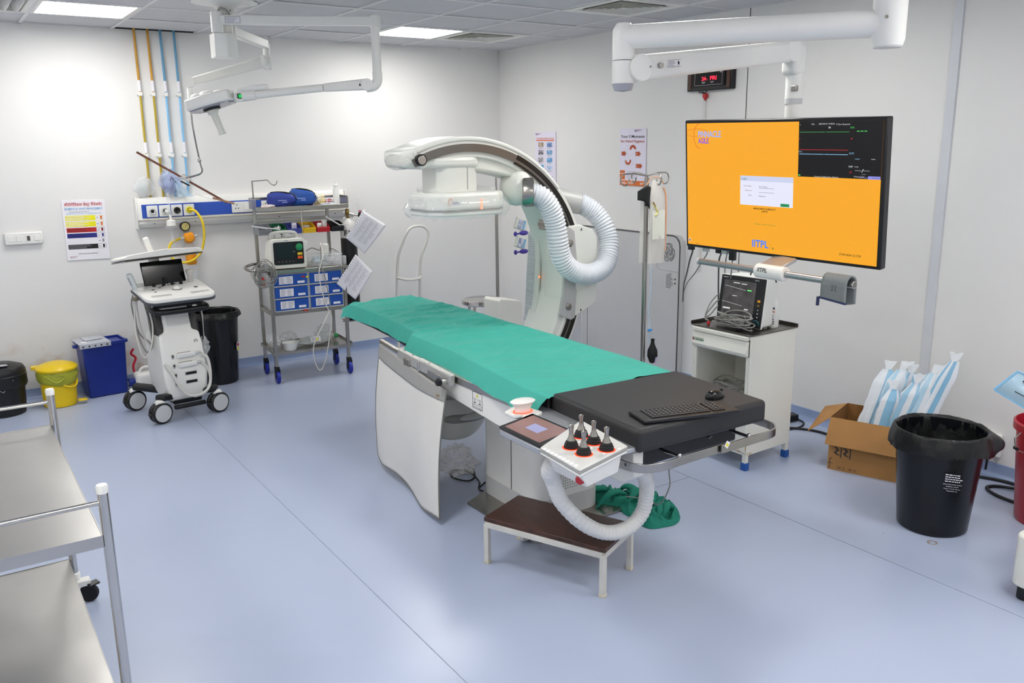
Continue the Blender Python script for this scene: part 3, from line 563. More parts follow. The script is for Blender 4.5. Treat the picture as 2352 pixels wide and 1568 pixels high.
# base
MB().box((0, -.02, .12), (.2, .3, .05)).box((0, -.2, .085), (.22, .03, .03)).build('base', BLACK, US, bevel=.01, seg=3)
for (x, y) in ((-.21, -.22), (.19, -.22), (-.25, .22), (.2, .27)):
    MB().beam((x*.3, y*.45, .145), (x*1.0, y*1.0, .178), .085, .045, w1=.07, h1=.045).build('outrigger', BLACK, US, bevel=.014, seg=3)
    cs = MB().lathe([(.028, .0), (.03, .02), (.02, .03)], (x, y, .135)).box((x, y, .135), (.06, .05, .03)).build('caster', WPLAS, US, bevel=.005)
    ax = Vector((.22, -.97, 0)).normalized()
    wm = MB()
    for s_ in (-1, 1):
        wm.lathe([(.02, 0), (.066, 0), (.074, .006), (.074, .022), (.066, .03), (.06, .03)], Vector((x, y, .074))+ax*s_*.006, axis=ax*s_, n=30)
    wm.build('tyre', BLACK, cs)
    for s_ in (-1, 1): MB().lathe([(.001, .031), (.059, .031), (.061, .028)], Vector((x, y, .074))+ax*s_*.006, axis=ax*s_, n=30).build('hub_cap', LGREY, cs)
    MB().box((x-.075, y-.03, .08), (.03, .03, .014)).build('brake_tab', BLACK, cs, bevel=.003)
# console
cm = MB().prism(rrect(.47, .40, .07, 6), (0, -.08, 0), (1, 0, 0), (0, 1, 0), (0, 0, .03))
for i, v in enumerate(cm.v): cm.v[i] = Vector((v.x, v.y, v.z+.835+(v.y+.28)*.16))
cm.build('console', WHITE, US, bevel=.008, seg=3)
cm = MB().prism(rrect(.478, .41, .07, 6), (0, -.078, 0), (1, 0, 0), (0, 1, 0), (0, 0, .016))
for i, v in enumerate(cm.v): cm.v[i] = Vector((v.x, v.y, v.z+.82+(v.y+.28)*.16))
cm.build('console_underside', mat('us_slate', '#3A3E48', .4, var=.04), US, bevel=.005)
MB().box((0, -.06, .80), (.3, .26, .03)).build('tray', BLACK, US, bevel=.01, seg=3); MB().tube(catmull([(-.17, -.05, .775), (-.175, -.2, .77), (-.12, -.235, .765), (.12, -.235, .765), (.175, -.2, .77), (.17, -.05, .775)], 6), .021).build('front_handle', BLACK, US)
def cz(y): return .866+(y+.28)*.16
for k, x in enumerate((-.1, -.035, .025, .085)): MB().lathe([(.012, 0), (.012, .016), (.009, .02)], (x, -.0+.0*k, cz(0)), n=16).build('knob', BLACK, US)
for x, y, r in ((-.13, -.07, .01), (-.075, -.035, .009), (-.05, -.01, .008), (.0, .01, .009), (.05, .02, .009), (.15, -.1, .014), (-.13, -.12, .008)): MB().lathe([(r, 0), (r, .003), (r*.8, .004)], (x, y, cz(y)-.001), n=16).build('button', mat('us_button', '#5B5B5C', .4, var=.05), US)
o = MB().lathe([(.034, 0), (.034, .003), (.026, .003)], (.02, -.1, cz(-.1)-.002), n=28).build('trackball_ring', GPLAS, US); MB().ball((.02, -.1, cz(-.1)-.004), .025).build('trackball', WPLAS, o)
for x in (-.12, .14): MB().box((x, -.21, cz(-.21)), (.13, .03, .004), R=euler(.16, 0, .1 if x > 0 else 0)).build('grip_pad', mat('us_pad', '#B9B9B6', .5, var=.03), US, bevel=.0015)
R_ = euler(-.28, 0, .12)
MB().box((-.005, .07, .975), (.3, .014, .205), R=R_).build('touch_screen', mat('screen_black', '#050506', .12, var=.1), US, bevel=.005)
MB().beam((-.01, .09, .88), (0, .09, .96), .1, .03).build('screen_bracket', BLACK, US)
MB().cyl((.165, .03, .88), (.165, .03, .905), .03, .034).build('probe_cup', WPLAS, US); MB().lathe([(.014, 0), (.02, .02), (.016, .045), (.028, .075), (.03, .09), (.022, .1)], (.165, .03, .905), n=20, sy=.7).build('probe', mat('probe_grey', '#C9C5C0', .4, var=.03), US)
MB().cyl((.1, .03, .875), (.1, .03, .9), .022, .025).cyl((-.185, -.02, .855), (-.2, -.02, .92), .02, .026).box((-.21, 0, .87), (.04, .12, .03)).build('cup_holder', WPLAS, US, bevel=.003)
MB().ball((-.245, -.06, .85), (.034, .016, .014)).build('side_handle', mat('us_olive', '#7A7264', .5, var=.05), US)
# wide monitor seen edge-on and its arm
MB().beam((0, .15, .86), (-.0, .16, 1.02), .07, .05).beam((-.005, .16, 1.0), (-.06, .14, 1.12), .07, .045, h1=.05).beam((-.055, .13, 1.13), (-.085, .14, 1.24), .06, .04).build('monitor_arm', WHITE, US, bevel=.012, seg=3)
MB().box((-.02, .095, .935), (.02, .03, .05)).build('arm_lock', mat('arm_lock', '#34364E', .4, var=.05), US, bevel=.004)
MB().prism([(-.27, .0), (-.26, -.014), (.27, -.014), (.272, .0), (.245, .02), (.0, .034), (-.235, .018)], (-.03, -.06, 1.1375), (1, .02, .03), (-.03, .06, 1), (0, .33, -.05)).build('monitor', WHITE, US, bevel=.006, seg=3)
MB().prism([(-.262, 0), (.265, 0), (.265, -.006), (-.262, -.006)], (-.03, -.068, 1.1215), (1, .02, .03), (-.03, .06, 1), (0, .335, -.05)).build('monitor_glass', mat('monitor_dark', '#26221F', .2, var=.05), US)
for k, (x, y) in enumerate(((-.235, -.02), (-.225, .02), (-.2, .05), (-.23, .06))):
    MB().tube(catmull([(x, y, .86), (x-.02, y-.02, .78), (x-.03+.012*k, y-.03, .6), (x-.0+.02*k, y-.04, .44+.03*k), (x+.05+.01*k, y-.05, .5), (x+.08, y-.04, .65), (x+.07, y, .8)], 7), .0055).build('hanging_cable', WCABLE if k % 2 == 0 else CABLE, US)
for k in range(2): MB().tube(catmull([(.19, .02, .85), (.2+.01*k, .0, .7), (.205, -.01, .55), (.19+.02*k, .0, .42), (.18, .0, .3)], 6), .005).build('hanging_cable', WCABLE if k else BCABLE, US)
t = thing('gel_bottle', 'gel bottle tilted in the holder left of the console', 'bottle', (-3.66, -1.0, .87))
R_ = euler(0, -.32, 0)
MB().lathe([(.024, 0), (.03, .01), (.03, .1), (.022, .115)], (-3.65, -1.0, .905), axis=(-.32, 0, .95), sy=.7).build('bottle', mat('gel_clear', '#DCE4E5', .2, alpha=.8, var=.03), t, world=True)
MB().cyl((-3.648, -1.0, .91), (-3.637, -1.0, .88), .01).build('nozzle', mat('gel_cap', '#6E8CA0', .4, var=.04), t, world=True)
F = Face((-3.70, -1.024, .99), (.94, 0, .3), (.3, 0, -.94), .036, .055); g = MB(); F.scribble(g, 0, 0, 1, 1, 6, 0, 3, .4); g.build('print', INK, t, world=True, smooth=0)
t = thing('crumpled_plastic', 'crumpled clear wrapper hanging at the right side of the ultrasound', 'plastic bag', (-3.24, -.95, .38))
crumple(MB(), (-3.225, -.96, .44), (.035, .03, .06), 5, n=30, amp=.5).build('upper_wad', FILM, t, world=True, smooth=20); crumple(MB(), (-3.235, -.96, .34), (.03, .025, .06), 15, n=26, amp=.5).build('lower_wad', FILM, t, world=True, smooth=20)
# ---------------------------------------------------------------- drawer trolley
CC = Vector((-2.305, -.54, 0)); CR = RZ(-.07)
def cw(x, y, z): return CC + CR @ Vector((x, y, z))
CT = thing('drawer_trolley', 'steel emergency trolley with six blue drawers and raised shelf, standing at the back wall', 'trolley', CC, -.07)
for x in (-.3, .3):
    for y in (-.175, .175):
        top = 1.405 if y > 0 else .875
        MB().bx(x-.0125, x+.0125, y-.0125, y+.0125, .135, top).build('leg', STEEL, CT, bevel=.002)
        cs = MB().box((x, y, .118), (.036, .04, .034)).bx(x-.019, x-.014, y-.03, y+.014, .05, .12).bx(x+.014, x+.019, y-.03, y+.014, .05, .12).build('caster', BLACK, CT, bevel=.003)
        MB().lathe([(.02, -.014), (.045, -.014), (.05, -.008), (.05, .008), (.045, .014), (.02, .014)], (x, y-.01, .05), axis=(1, 0, 0)).build('wheel', mat('caster_blue', '#1E2E9A', .4, var=.05), cs)
        MB().cyl((x-.02, y-.01, .05), (x+.02, y-.01, .05), .012).build('hub', BLACK, cs)
def tray(x0, x1, y0, y1, z, lip, nm, front=True):
    b = MB().bx(x0, x1, y0, y1, z, z+.004)
    b.bx(x0, x0+.003, y0, y1, z, z+lip).bx(x1-.003, x1, y0, y1, z, z+lip).bx(x0, x1, y1-.003, y1, z, z+lip)
    b.bx(x0, x1, y0, y0+.003, z-.022, z+.006)
    return b.build(nm, STEEL, CT, bevel=.001)
tray(-.33, .335, -.185, .185, .245, .02, 'lower_shelf')
MB().bx(-.31, .31, -.185, -.165, .545, .575).bx(-.31, .31, .165, .185, .545, .575).bx(-.31, -.29, -.165, .165, .545, .575).bx(.29, .31, -.165, .165, .545, .575).build('frame_rail', STEEL, CT, bevel=.001)
MB().bx(-.325, .325, -.2, .19, .878, .905).build('worktop', STEEL, CT, bevel=.003)
MB().bx(-.285, .285, -.17, .17, .575, .875).build('drawer_carcass', mat('carcass_grey', '#C6CACC', .35, var=.02), CT, bevel=.002)
DB = mat('drawer_blue', '#1D4FA8', .35, var=.03)
for cx in (-.142, .142):
    for r in range(3):
        z = .822-r*.098
        d = MB().box((cx, -.178, z), (.262, .018, .084)).build('drawer', DB, CT, bevel=.002)
        MB().bx(cx-.135, cx+.135, -.192, -.17, z-.05, z-.043).build('drawer_pull', LGREY, d, bevel=.001)
        g = MB(); F = Face((cx-.095, -.1885, z+.03), (1, 0, 0), (0, 0, -1), .11, .06); F.rect(g, 0, 0, 1, 1, 0, 1)
        for q in (.08, .55): F.scribble(g, q, .08, q+.38, .95, 7, 1, 2, .35)
        g.build('drawer_label', [PAPER, INKG], d, smooth=0)
        g = MB(); F = Face((cx+.05, -.1885, z-.012), (1, 0, 0), (0, 0, -1), .058, .018); F.rect(g, 0, 0, 1, 1, 0, 1); g.build('name_tag', PAPER, d, smooth=0)
g = MB().bx(-.055, -.03, -.1895, -.187, .835, .846).bx(-.02, .0, -.1895, -.187, .83, .843, m=1).build('stickers', [RED, YEL], CT)
MB().bx(-.06, -.02, -.2, -.17, .565, .574).build('red_tag', RED, CT)
MB().tube(catmull([(-.31, -.17, .9), (-.36, -.165, .905), (-.43, -.12, .91), (-.45, -.05, .915), (-.43, .05, .92), (-.36, .13, .925), (-.31, .15, .925)], 7), .0115).build('push_handle', STEEL, CT)
# raised shelf
b = MB().bx(-.33, .42, -.02, .2, 1.365, 1.37).bx(-.33, .42, -.023, -.018, 1.35, 1.385).bx(-.333, -.328, -.02, .2, 1.365, 1.45).bx(.417, .422, -.02, .2, 1.365, 1.45).bx(-.33, .42, .197, .202, 1.365, 1.375).bx(-.33, .42, .19, .202, 1.43, 1.45)
b.build('top_shelf', STEEL, CT, bevel=.002)
MB().bx(-.32, .32, .165, .185, 1.255, 1.28).build('bin_rail', STEEL, CT, bevel=.002)
MB().cyl((-.3, .17, 1.4), (-.3, .17, 1.585), .006).tube(catmull([(-.3, .17, 1.58), (-.22, .16, 1.585), (-.18, .16, 1.585), (-.16, .155, 1.56), (-.135, .15, 1.545), (-.115, .15, 1.555), (-.105, .15, 1.58)], 6), .0035, n=8).build('hook_pole', STEEL, CT)
MB().cyl((.03, .0, 1.15), (.03, -.0, 1.36), .003, n=8).lathe([(.012, 0), (.014, .01), (.008, .02)], (.03, 0, 1.335)).build('hanging_hook', CREAM, CT)
# open fronted pick bins
BINC = [('grey', '#82858A'), ('green', '#166B45'), ('blue', '#3C479C'), ('yellow', '#E8BC1C'), ('red', '#C4202C'), ('black', '#1B1B1D')]
for k, (nm, c) in enumerate(BINC):
    x = -.27+k*.118; m = mat('pick_bin_'+nm, c, .4, var=.03)
    t = thing('pick_bin', '%s open-fronted plastic storage bin on the rail of the drawer trolley' % nm, 'storage bin', cw(x, .07, 1.165), -.07, 'coloured storage bins on the drawer trolley')
    w_ = .052; pr_ = [(-.085, .0), (.085, 0), (.09, .075), (.0, .075), (-.05, .06), (-.095, .035)]
    b = MB().prism(pr_, (-w_, 0, 0), (0, 1, 0), (0, 0, 1), (.003, 0, 0)).prism(pr_, (w_-.003, 0, 0), (0, 1, 0), (0, 0, 1), (.003, 0, 0))
    b.bx(-w_, w_, -.085, .085, 0, .003).bx(-w_, w_, .083, .09, 0, .075).beam((0, -.084, 0), (0, -.095, .036), 2*w_, .003, up=(0, 1, 0))
    b.build('bin', m, t, bevel=.001); MB().bx(-w_+.006, w_-.006, -.101, -.098, .038, .044).build('front_lip', m, t)
    if k in (1, 3): MB().ball((0, 0, .045), (.035, .03, .012), R=RZ(.4)).build('contents', PAPER, t)
tag(MB().cyl(cw(-.03, .02, 1.185), cw(-.035, .0, 1.245), .02).build('tape_roll', mat('roll_lilac', '#D7D2E2', .6, var=.03), None, loc=cw(-.03, .02, 1.19), world=True, bevel=.002), 'pale roll standing in the blue storage bin', 'roll')
tag(MB().cyl(cw(.225, .04, 1.17), cw(.22, .02, 1.26), .022).build('bandage_roll', WPLAS, None, loc=cw(.22, .03, 1.17), world=True, bevel=.003), 'taller white roll standing in the red storage bin', 'roll')
tag(MB().cyl(cw(.175, .02, 1.17), cw(.172, .0, 1.235), .019).build('bandage_roll', WPLAS, None, loc=cw(.17, .01, 1.17), world=True, bevel=.003), 'shorter pinkish white roll in the red storage bin', 'roll')
t = thing('laryngoscope', 'grey metal instrument lying across the grey storage bin', 'instrument', cw(-.3, -.08, 1.24))
MB().beam(cw(-.39, -.1, 1.248), cw(-.27, -.09, 1.225), .02, .012).beam(cw(-.27, -.09, 1.228), cw(-.17, -.08, 1.21), .014, .008).build('handle', LGREY, t, world=True, bevel=.003); MB().beam(cw(-.19, -.085, 1.21), cw(-.18, -.08, 1.24), .012, .006).build('tip', LGREY, t, world=True, bevel=.002)
t = thing('laryngoscope', 'slim grey instrument resting on the black storage bin', 'instrument', cw(.3, 0, 1.24))
MB().beam(cw(.24, -.0, 1.28), cw(.33, -.05, 1.215), .012, .008).beam(cw(.33, -.05, 1.217), cw(.4, -.05, 1.22), .01, .006).build('blade', LGREY, t, world=True, bevel=.002); MB().ball(cw(.235, 0, 1.284), .009).build('knob', LGREY, t, world=True)
# things on the top shelf
def pouch(x, y, z, rx, ry, rz_, rot, label, seed):
    t = thing('zip_pouch', label, 'bag', cw(x, y, z-rz_), rot, 'blue zipped pouches on the top shelf')
    m = mat('pouch_blue_%d' % seed, ('#2B3E92', '#2554A6')[seed % 2], .55, var=.06, bump=.15, bscale=60)
    def fn(a, b):
        th = a*2*PI; ph = -PI/2+PI*b; cx, sx = math.cos(th), math.sin(th)
        e = .62; px = abs(cx)**e*(1 if cx > 0 else -1)*math.cos(ph)**.55; py = abs(sx)**e*(1 if sx > 0 else -1)*math.cos(ph)**.55; pz = (abs(math.sin(ph))**.8)*(1 if ph > 0 else -1)
        k = 1+.09*noise.noise(Vector((px*2+seed, py*2, pz*2))); return Vector((px*rx*k, py*ry*k, rz_+pz*rz_*k*(1-.25*px)))
    MB().grid(36, 22, fn, cu=True).build('body', m, t, smooth=60)
    MB().tube(catmull([(-rx*.75, -.2*ry, rz_*2.0), (-rx*.2, -.25*ry, rz_*2.06), (rx*.4, -.25*ry, rz_*1.92), (rx*.82, -.3*ry, rz_*1.6), (rx*1.0, -.3*ry, rz_*1.0)], 6), .011, flat=.6).build('zip', PBLK, t)
    MB().box((rx*.97, -.02, rz_*1.2), (.006, .01, .03)).build('zip_pull', CREAM, t, bevel=.002)
    g = MB(); 
    for q in range(2): g.box((-.0+.02*q, -ry*.99, rz_*.95-q*.014), (.07-.03*q, .004, .005))
    g.build('printing', mat('pouch_print', '#A9B6E6', .6, var=.03), t)
pouch(-.1, .07, 1.432, .115, .06, .058, .2-.5, 'navy zipped pouch leaning at the left on the top trolley shelf', 0)
pouch(.065, .05, 1.445, .11, .06, .065, -.6, 'brighter blue zipped pouch in the middle of the top trolley shelf', 1)
t = thing('snack_packet', 'yellow and white plastic packet beside the blue pouches', 'packet', cw(.2, .08, 1.37))
crumple(MB(), cw(.19, .07, 1.425), (.06, .035, .045), 21, n=30, amp=.4).build('yellow_wrap', mat('packet_yellow', '#EDC32B', .3, col2='#F1EEDF', vscale=16), t, world=True, smooth=40)
crumple(MB(), cw(.13, .1, 1.41), (.035, .03, .035), 27, n=24, amp=.4).build('dark_wrap', mat('packet_navy', '#1E2B70', .35, col2='#8A1A30', vscale=20), t, world=True, smooth=40)
for k, (x, y, z, s_, c, nm) in enumerate(((.27, .05, 1.385, (.07, .05, .012), '#E4E6EA', 'flat white foil packet lying near the shelf end'), (.3, .12, 1.4, (.05, .04, .02), '#E9E4E4', 'white and red sachet at the back of the top shelf'), (-.22, .03, 1.382, (.06, .035, .016), '#E9DDDA', 'pinkish white glove crumpled on the shelf left of the pouches'))):
    t = tag(crumple(MB(), cw(x, y, z), s_, 31+k, n=24, amp=.5).build('sachet', mat('sachet_%s' % 'abc'[k], c, .45, col2=('#C9D2E2', '#D0303A', '#D8C8C6')[k], vscale=30), None, loc=cw(x, y, z-.012), world=True, smooth=30), nm, 'packet')
t = thing('squeeze_bottle', 'white squeeze bottle with pointed nozzle on the end of the top shelf', 'bottle', cw(.355, .08, 1.37))
MB().lathe([(.022, 0), (.027, .006), (.027, .12), (.02, .135), (.018, .15)]).build('body', WPLAS, t); MB().lathe([(.019, .148), (.019, .165), (.006, .172), (.0035, .2)]).build('nozzle', WHITE, t)
# defibrillator
DF = thing('defibrillator', 'white monitor defibrillator with black screen and green dial on the trolley', 'defibrillator', cw(-.13, -.07, .906), -.11)
b = MB(); b.prism([(-.155, 0), (.135, 0), (.14, .03), (.135, .2), (.12, .235), (-.12, .235), (-.14, .2), (-.16, .03)], (0, -.085, 0), (1, 0, 0), (0, 0, 1), (0, .19, 0)); b.build('housing', CREAM, DF, bevel=.014, seg=4)
MB().prism(rrect(.275, .23, .03), (-.008, -.088, .122), (1, 0, 0), (0, 0, 1), (0, -.012, 0)).build('front_bezel', CREAM, DF, bevel=.004)
MB().prism(rrect(.235, .178, .015), (-.006, -.1, .125), (1, 0, 0), (0, 0, 1), (0, -.003, 0)).build('screen_panel', BLACK, DF)
MB().bx(-.105, .035, -.1045, -.103, .085, .2).build('screen', mat('defib_screen', '#20242B', .15, var=.05), DF)
MB().lathe([(.028, 0), (.027, .006), (.02, .009), (.02, .02), (.017, .022)], (.078, -.103, .17), axis=(0, -1, 0)).box((.078, -.124, .17), (.008, .01, .034)).build('mode_dial', mat('dial_green', '#1C8B55', .4, var=.05), DF)
MB().bx(.062, .1, -.106, -.103, .108, .127).build('charge_button', mat('btn_yellow', '#E8C62C', .4, var=.03), DF, bevel=.002); MB().bx(.062, .102, -.106, -.103, .078, .1).build('shock_button', mat('btn_orange', '#E45A22', .4, var=.03), DF, bevel=.002)
MB().lathe([(.016, 0), (.014, .006)], (.042, -.103, .08), axis=(0, -1, 0)).build('wheel_knob', BLACK, DF)
g = MB(); F = Face((-.12, -.1035, .22), (1, 0, 0), (0, 0, -1), .235, .18)
g.text('PHILIPS', (-.02, -.1005, .224), (1, 0, 0), (0, 0, 1), .006, 2, align='c', bold=.02)
for q in range(5): F.scribble(g, .12+.12*q, .87, .17+.12*q, .9, 1, 1, 4)
F.scribble(g, .62, .45, .7, .48, 1, 1, 4); g.build('print', [PAPER, LGREY, PBLU], DF, smooth=0)
MB().tube(catmull([(-.12, .0, .23), (-.11, -.01, .275), (-.02, -.02, .285), (.07, -.01, .275), (.09, 0, .23)], 6), .013).build('carry_handle', mat('handle_grey', '#C3C4BF', .45, var=.03), DF)
for s_ in (-1, 1): MB().box((s_*.035-.02, .04, .25), (.05, .09, .03), R=RZ(s_*.2)).build('paddle', LGREY, DF, bevel=.01, seg=3)
MB().bx(.136, .16, -.05, 0, .17, .205).build('side_connector', WPLAS, DF, bevel=.004)
g = MB(); r_ = random.Random(5)
for q in range(13):
    R0 = .055+.012*r_.random(); oc = Vector((-.36+.01*r_.random(), -.235-.02*r_.random(), .885+.012*r_.random())); tl = r_.uniform(-.3, .3)
    oc.x += .02*math.sin(q*1.9); oc.z += .02*math.cos(q*2.7); g.tube([cw(*(oc+Vector((R0*(1.1+.2*math.sin(q))*math.cos(a*PI/12), .02*math.sin(a*PI/6+q)+tl*.1*math.sin(a*PI/12), R0*(1.25+.2*math.cos(q*2))*math.sin(a*PI/12))))) for a in range(24)], .003, n=6, closed=True)
t = thing('cable_bundle', 'coiled grey cables hanging from the left handle of the drawer trolley', 'cable', cw(-.36, -.24, .88))
g.build('coil', CABLE, t, world=True); MB().box(cw(-.345, -.26, .95), (.03, .03, .06)).build('connector', GPLAS, t, world=True, bevel=.004); MB().box(cw(-.34, -.26, .83), (.045, .02, .07)).build('connector', GPLAS, t, world=True, bevel=.004)
MB().box(cw(-.375, -.255, .86), (.018, .02, .02)).build('red_clip', RED, t, world=True, bevel=.003); MB().box(cw(-.37, -.255, .815), (.012, .012, .025)).build('orange_clip', ORG, t, world=True, bevel=.002)
t = thing('monitor_lead', 'pair of thin grey leads dropping from the defibrillator in front of the drawers', 'cable', cw(.03, -.2, .6))
MB().tube(catmull([(-2.168, -.64, 1.085), (-2.2, -.76, 1.0), (-2.25, -.78, .85), (-2.215, -.79, .62), (-2.17, -.79, .5), (-2.2, -.8, .35), (-2.25, -.8, .15), (-2.3, -.8, .08), (-2.34, -.8, .17), (-2.335, -.8, .3), (-2.25, -.8, .45), (-2.19, -.79, .54)], 8), .0042, n=8).build('lead', WCABLE, t, world=True)
MB().tube(catmull([(-2.165, -.64, 1.08), (-2.22, -.765, .95), (-2.2, -.785, .8), (-2.18, -.785, .66), (-2.165, -.785, .5), (-2.19, -.79, .36)], 8), .0042, n=8).build('lead', CABLE, t, world=True)
# clear tub with supplies
t = thing('clear_tub', 'clear plastic tub of wrapped supplies on the right of the trolley worktop', 'tub', cw(.175, -.06, .906), -.07)
for a in ((-.12, .12, -.09, .09, 0, .003), (-.12, -.117, -.09, .09, 0, .085), (.117, .12, -.09, .09, 0, .085), (-.12, .12, -.09, -.087, 0, .085), (-.12, .12, .087, .09, 0, .085)): pass
b = MB().box((0, 0, .002), (.22, .16, .003))
for a, c, d in (((-.118, 0, .045), (.003, .18, .085), 0), ((.118, 0, .045), (.003, .18, .085), 0), ((0, -.09, .045), (.238, .003, .085), 0), ((0, .09, .045), (.238, .003, .085), 0)): b.box(a, c)
b.build('tub', CLEAR, t); MB().bx(-.128, .128, -.1, .1, .086, .092).build('lid', CLEAR, t, bevel=.003)
crumple(MB(), (-.05, 0, .04), (.05, .06, .03), 41, n=24, amp=.5).build('wrapped_item', film('tub_bag', '#CFE0EA', .8), t, smooth=20); crumple(MB(), (.06, -.01, .035), (.045, .06, .025), 45, n=24, amp=.5).build('wrapped_item', film('tub_white', '#ECECEA', .85), t, smooth=20)
t = thing('small_carton', 'small upright cream box standing on the clear tub', 'box', cw(.185, -.07, 1.0), -.07)
MB().box((0, 0, .035), (.05, .045, .07)).build('carton', CREAM, t, bevel=.002); MB().box((0, 0, .072), (.046, .04, .004)).build('flap', PAPER, t)
tag(MB().tube(catmull([cw(.05, .06, 1.0), cw(.12, .08, 1.03), cw(.18, .06, 1.01), cw(.27, .04, 1.02), cw(.33, .0, .98)], 6), .004).build('cable', CABLE, None, loc=cw(.1, .06, 1.0), world=True), 'grey cable trailing over the clear tub lid', 'cable')
# lower shelf stuff
t = thing('kidney_dish', 'white plastic dish at the left of the lowest trolley shelf', 'bowl', cw(-.17, -.14, .25))
MB().lathe([(.001, 0), (.04, 0), (.046, .01), (.06, .06), (.064, .064), (.058, .062), (.042, .012), (.001, .006)], sx=1.05, n=30).build('dish', WPLAS, t); MB().box((.066, .02, .06), (.02, .03, .006)).build('spout', WPLAS, t, bevel=.002)
t = thing('saline_bag', 'soft clear fluid bag with printed label on the lowest trolley shelf', 'bag', cw(.04, -.05, .25), -.1)
crumple(MB(), (0, 0, .035), (.14, .075, .035), 51, n=34, amp=.22).build('bag', film('fluid_bag', '#E3E7E6', .6), t, smooth=30)
F = Face((-.04, -.085, .085), (1, .0, 0), (0, -.5, -.8), .08, .045); g = MB(); F.rect(g, 0, 0, 1, 1, 0, 1); F.scribble(g, .05, .1, .9, .9, 4, 1, 2, .3); F.rect(g, .55, .2, .75, .8, 2, 3); g.build('label', [PAPER, PBLK, YEL], t, smooth=0)
t = thing('clear_bottle', 'clear bottle with bright green cap at the back of the lowest trolley shelf', 'bottle', cw(.14, .06, .25), -.3)
MB().lathe([(.001, 0), (.035, .0), (.038, .01), (.038, .12), (.02, .15), (.014, .16)], (-.05, 0, .04), axis=(1, -.1, 0)).build('bottle', film('bottle_clear', '#DDE3E2', .5), t); MB().cyl((.115, -.017, .04), (.145, -.02, .04), .018).build('cap', mat('cap_green', '#27A05A', .4, var=.03), t)
for k, (x, y, r, nm) in enumerate(((-.26, .02, (.05, .1, .055), 'cloudy crumpled bag beside the white dish'), (-.12, .1, (.07, .06, .05), 'clear crumpled bag behind the white dish'), (.2, .13, (.06, .04, .06), 'clear crumpled bag against the wall side of the lowest shelf'))):
    tag(crumple(MB(), cw(x, y, .25+r[2]), r, 60+k, n=30, amp=.4).build('plastic_wrap', FILM, None, loc=cw(x, y, .25), world=True, smooth=20), nm, 'plastic bag', 'crumpled bags on the lowest trolley shelf')
# oxygen cylinder and papers
t = thing('oxygen_cylinder', 'black gas cylinder with white shoulder and regulator right of the trolley', 'gas cylinder', (-1.87, -.52, .41))
MB().lathe([(.06, 0), (.068, .01), (.068, .69)], n=32, cap=False).lathe([(.001, 0), (.06, 0)]).build('body', mat('cylinder_black', '#141517', .3, var=.05), t)
MB().lathe([(.0682, .69), (.0682, .76), (.055, .815), (.03, .84), (.022, .85)], n=32).build('shoulder', mat('cylinder_white', '#D9D8D4', .35, var=.04), t)
g = MB(); g.text('F1H', (-.062, -.056, .735), (.9, -.35, 0), (0, 0, 1), .045, bold=.02); g.build('hand_lettering', PBLK, t, smooth=0)
MB().cyl((0, 0, .85), (0, 0, .93), .014).box((0, 0, .89), (.03, .03, .04)).build('valve', mat('brass', '#8A7444', .35, 1, var=.1), t, bevel=.003)
MB().cyl((.01, 0, .88), (.045, -.01, .87), .022).cyl((.045, -.01, .87), (.09, -.02, .872), .007).build('regulator', CHROME, t)
MB().lathe([(.012, -.02), (.022, -.014), (.022, .016), (.014, .022)], (.105, -.025, .872), axis=(.2, -.2, .95), n=16).cyl((.105, -.025, .85), (.105, -.025, .91), .01).build('flow_knob', BLACK, t)
MB().cyl((.1, -.025, .9), (.08, -.02, 1.0), .01).build('flow_tube', CLEAR, t); MB().ball((.135, -.03, .905), (.016, .01, .01)).build('outlet_cap', WHITE, t); MB().cyl((.098, -.025, .897), (.102, -.025, .907), .012).build('pink_ring', mat('ring_pink', '#D8608A', .4, var=.03), t)
t = thing('cylinder_bracket', 'steel ring bracket holding the gas cylinder beside the trolley', 'bracket', (-1.9, -.56, .4))
MB().box((-1.87, -.52, .402), (.14, .14, .008)).build('base_plate', STEEL, t, world=True)
MB().tube([(-1.87+.074*math.cos(a*PI/12), -.52+.074*math.sin(a*PI/12), .5) for a in range(24)], .005, closed=True, n=8).build('ring', STEEL, t, world=True)
MB().beam((-1.975, -.56, .404), (-1.93, -.54, .404), .02, .008).cyl((-1.93, -.58, .4), (-1.936, -.565, .5), .005).build('arm', STEEL, t, world=True)
MB().box((-1.965, -.62, .93), (.03, .03, .07)).build('clamp', LGREY, t, world=True, bevel=.003)
def sheet(nm, P, label, seed):
    P = [Vector(p) for p in P]; t = thing(nm, label, 'document', (P[0]+P[2])/2, 0, 'punched paper sleeves hanging by the gas cylinder')
    n_ = (P[1]-P[0]).cross(P[3]-P[0]).normalized()
    if n_.y > 0: n_ = -n_
    F = Face(P[0], P[3]-P[0], P[1]-P[0], (P[3]-P[0]).length, (P[1]-P[0]).length)
    def fn(a, b): p = P[0]*(1-a)*(1-b)+P[3]*a*(1-b)+P[2]*a*b+P[1]*(1-a)*b; return p+n_*(.012*math.sin(a*2.6+seed)+.006*math.sin(b*4))
    MB().grid(14, 14, fn).build('paper', PAPER, t, world=True, solid=.0012)
    def f2(a, b): return fn(a, b)+n_*.0018
    g = MB()
    def q(a0, b0, a1, b1, m): g.add([f2(a0, b0), f2(a1, b0), f2(a1, b1), f2(a0, b1)], [(0, 1, 2, 3)], m)
    rr = random.Random(seed)
    for k in range(22):
        b0 = .12+k*.033; a0 = .2+.02*rr.random()
        for j in range(3): q(a0+j*.22, b0, a0+j*.22+rr.uniform(.06, .2), b0+.009, 0)
    g.build('printing', mat('faint_ink', '#B4B2BC', .7, var=.02), t, world=True, smooth=0)
    g = MB()
    for k in range(11): q(.02, .05+k*.085, .045, .075+k*.085, 0)
    q(0, 0, .008, 1, 0)
    g.build('binding_edge', INK, t, world=True, smooth=0)
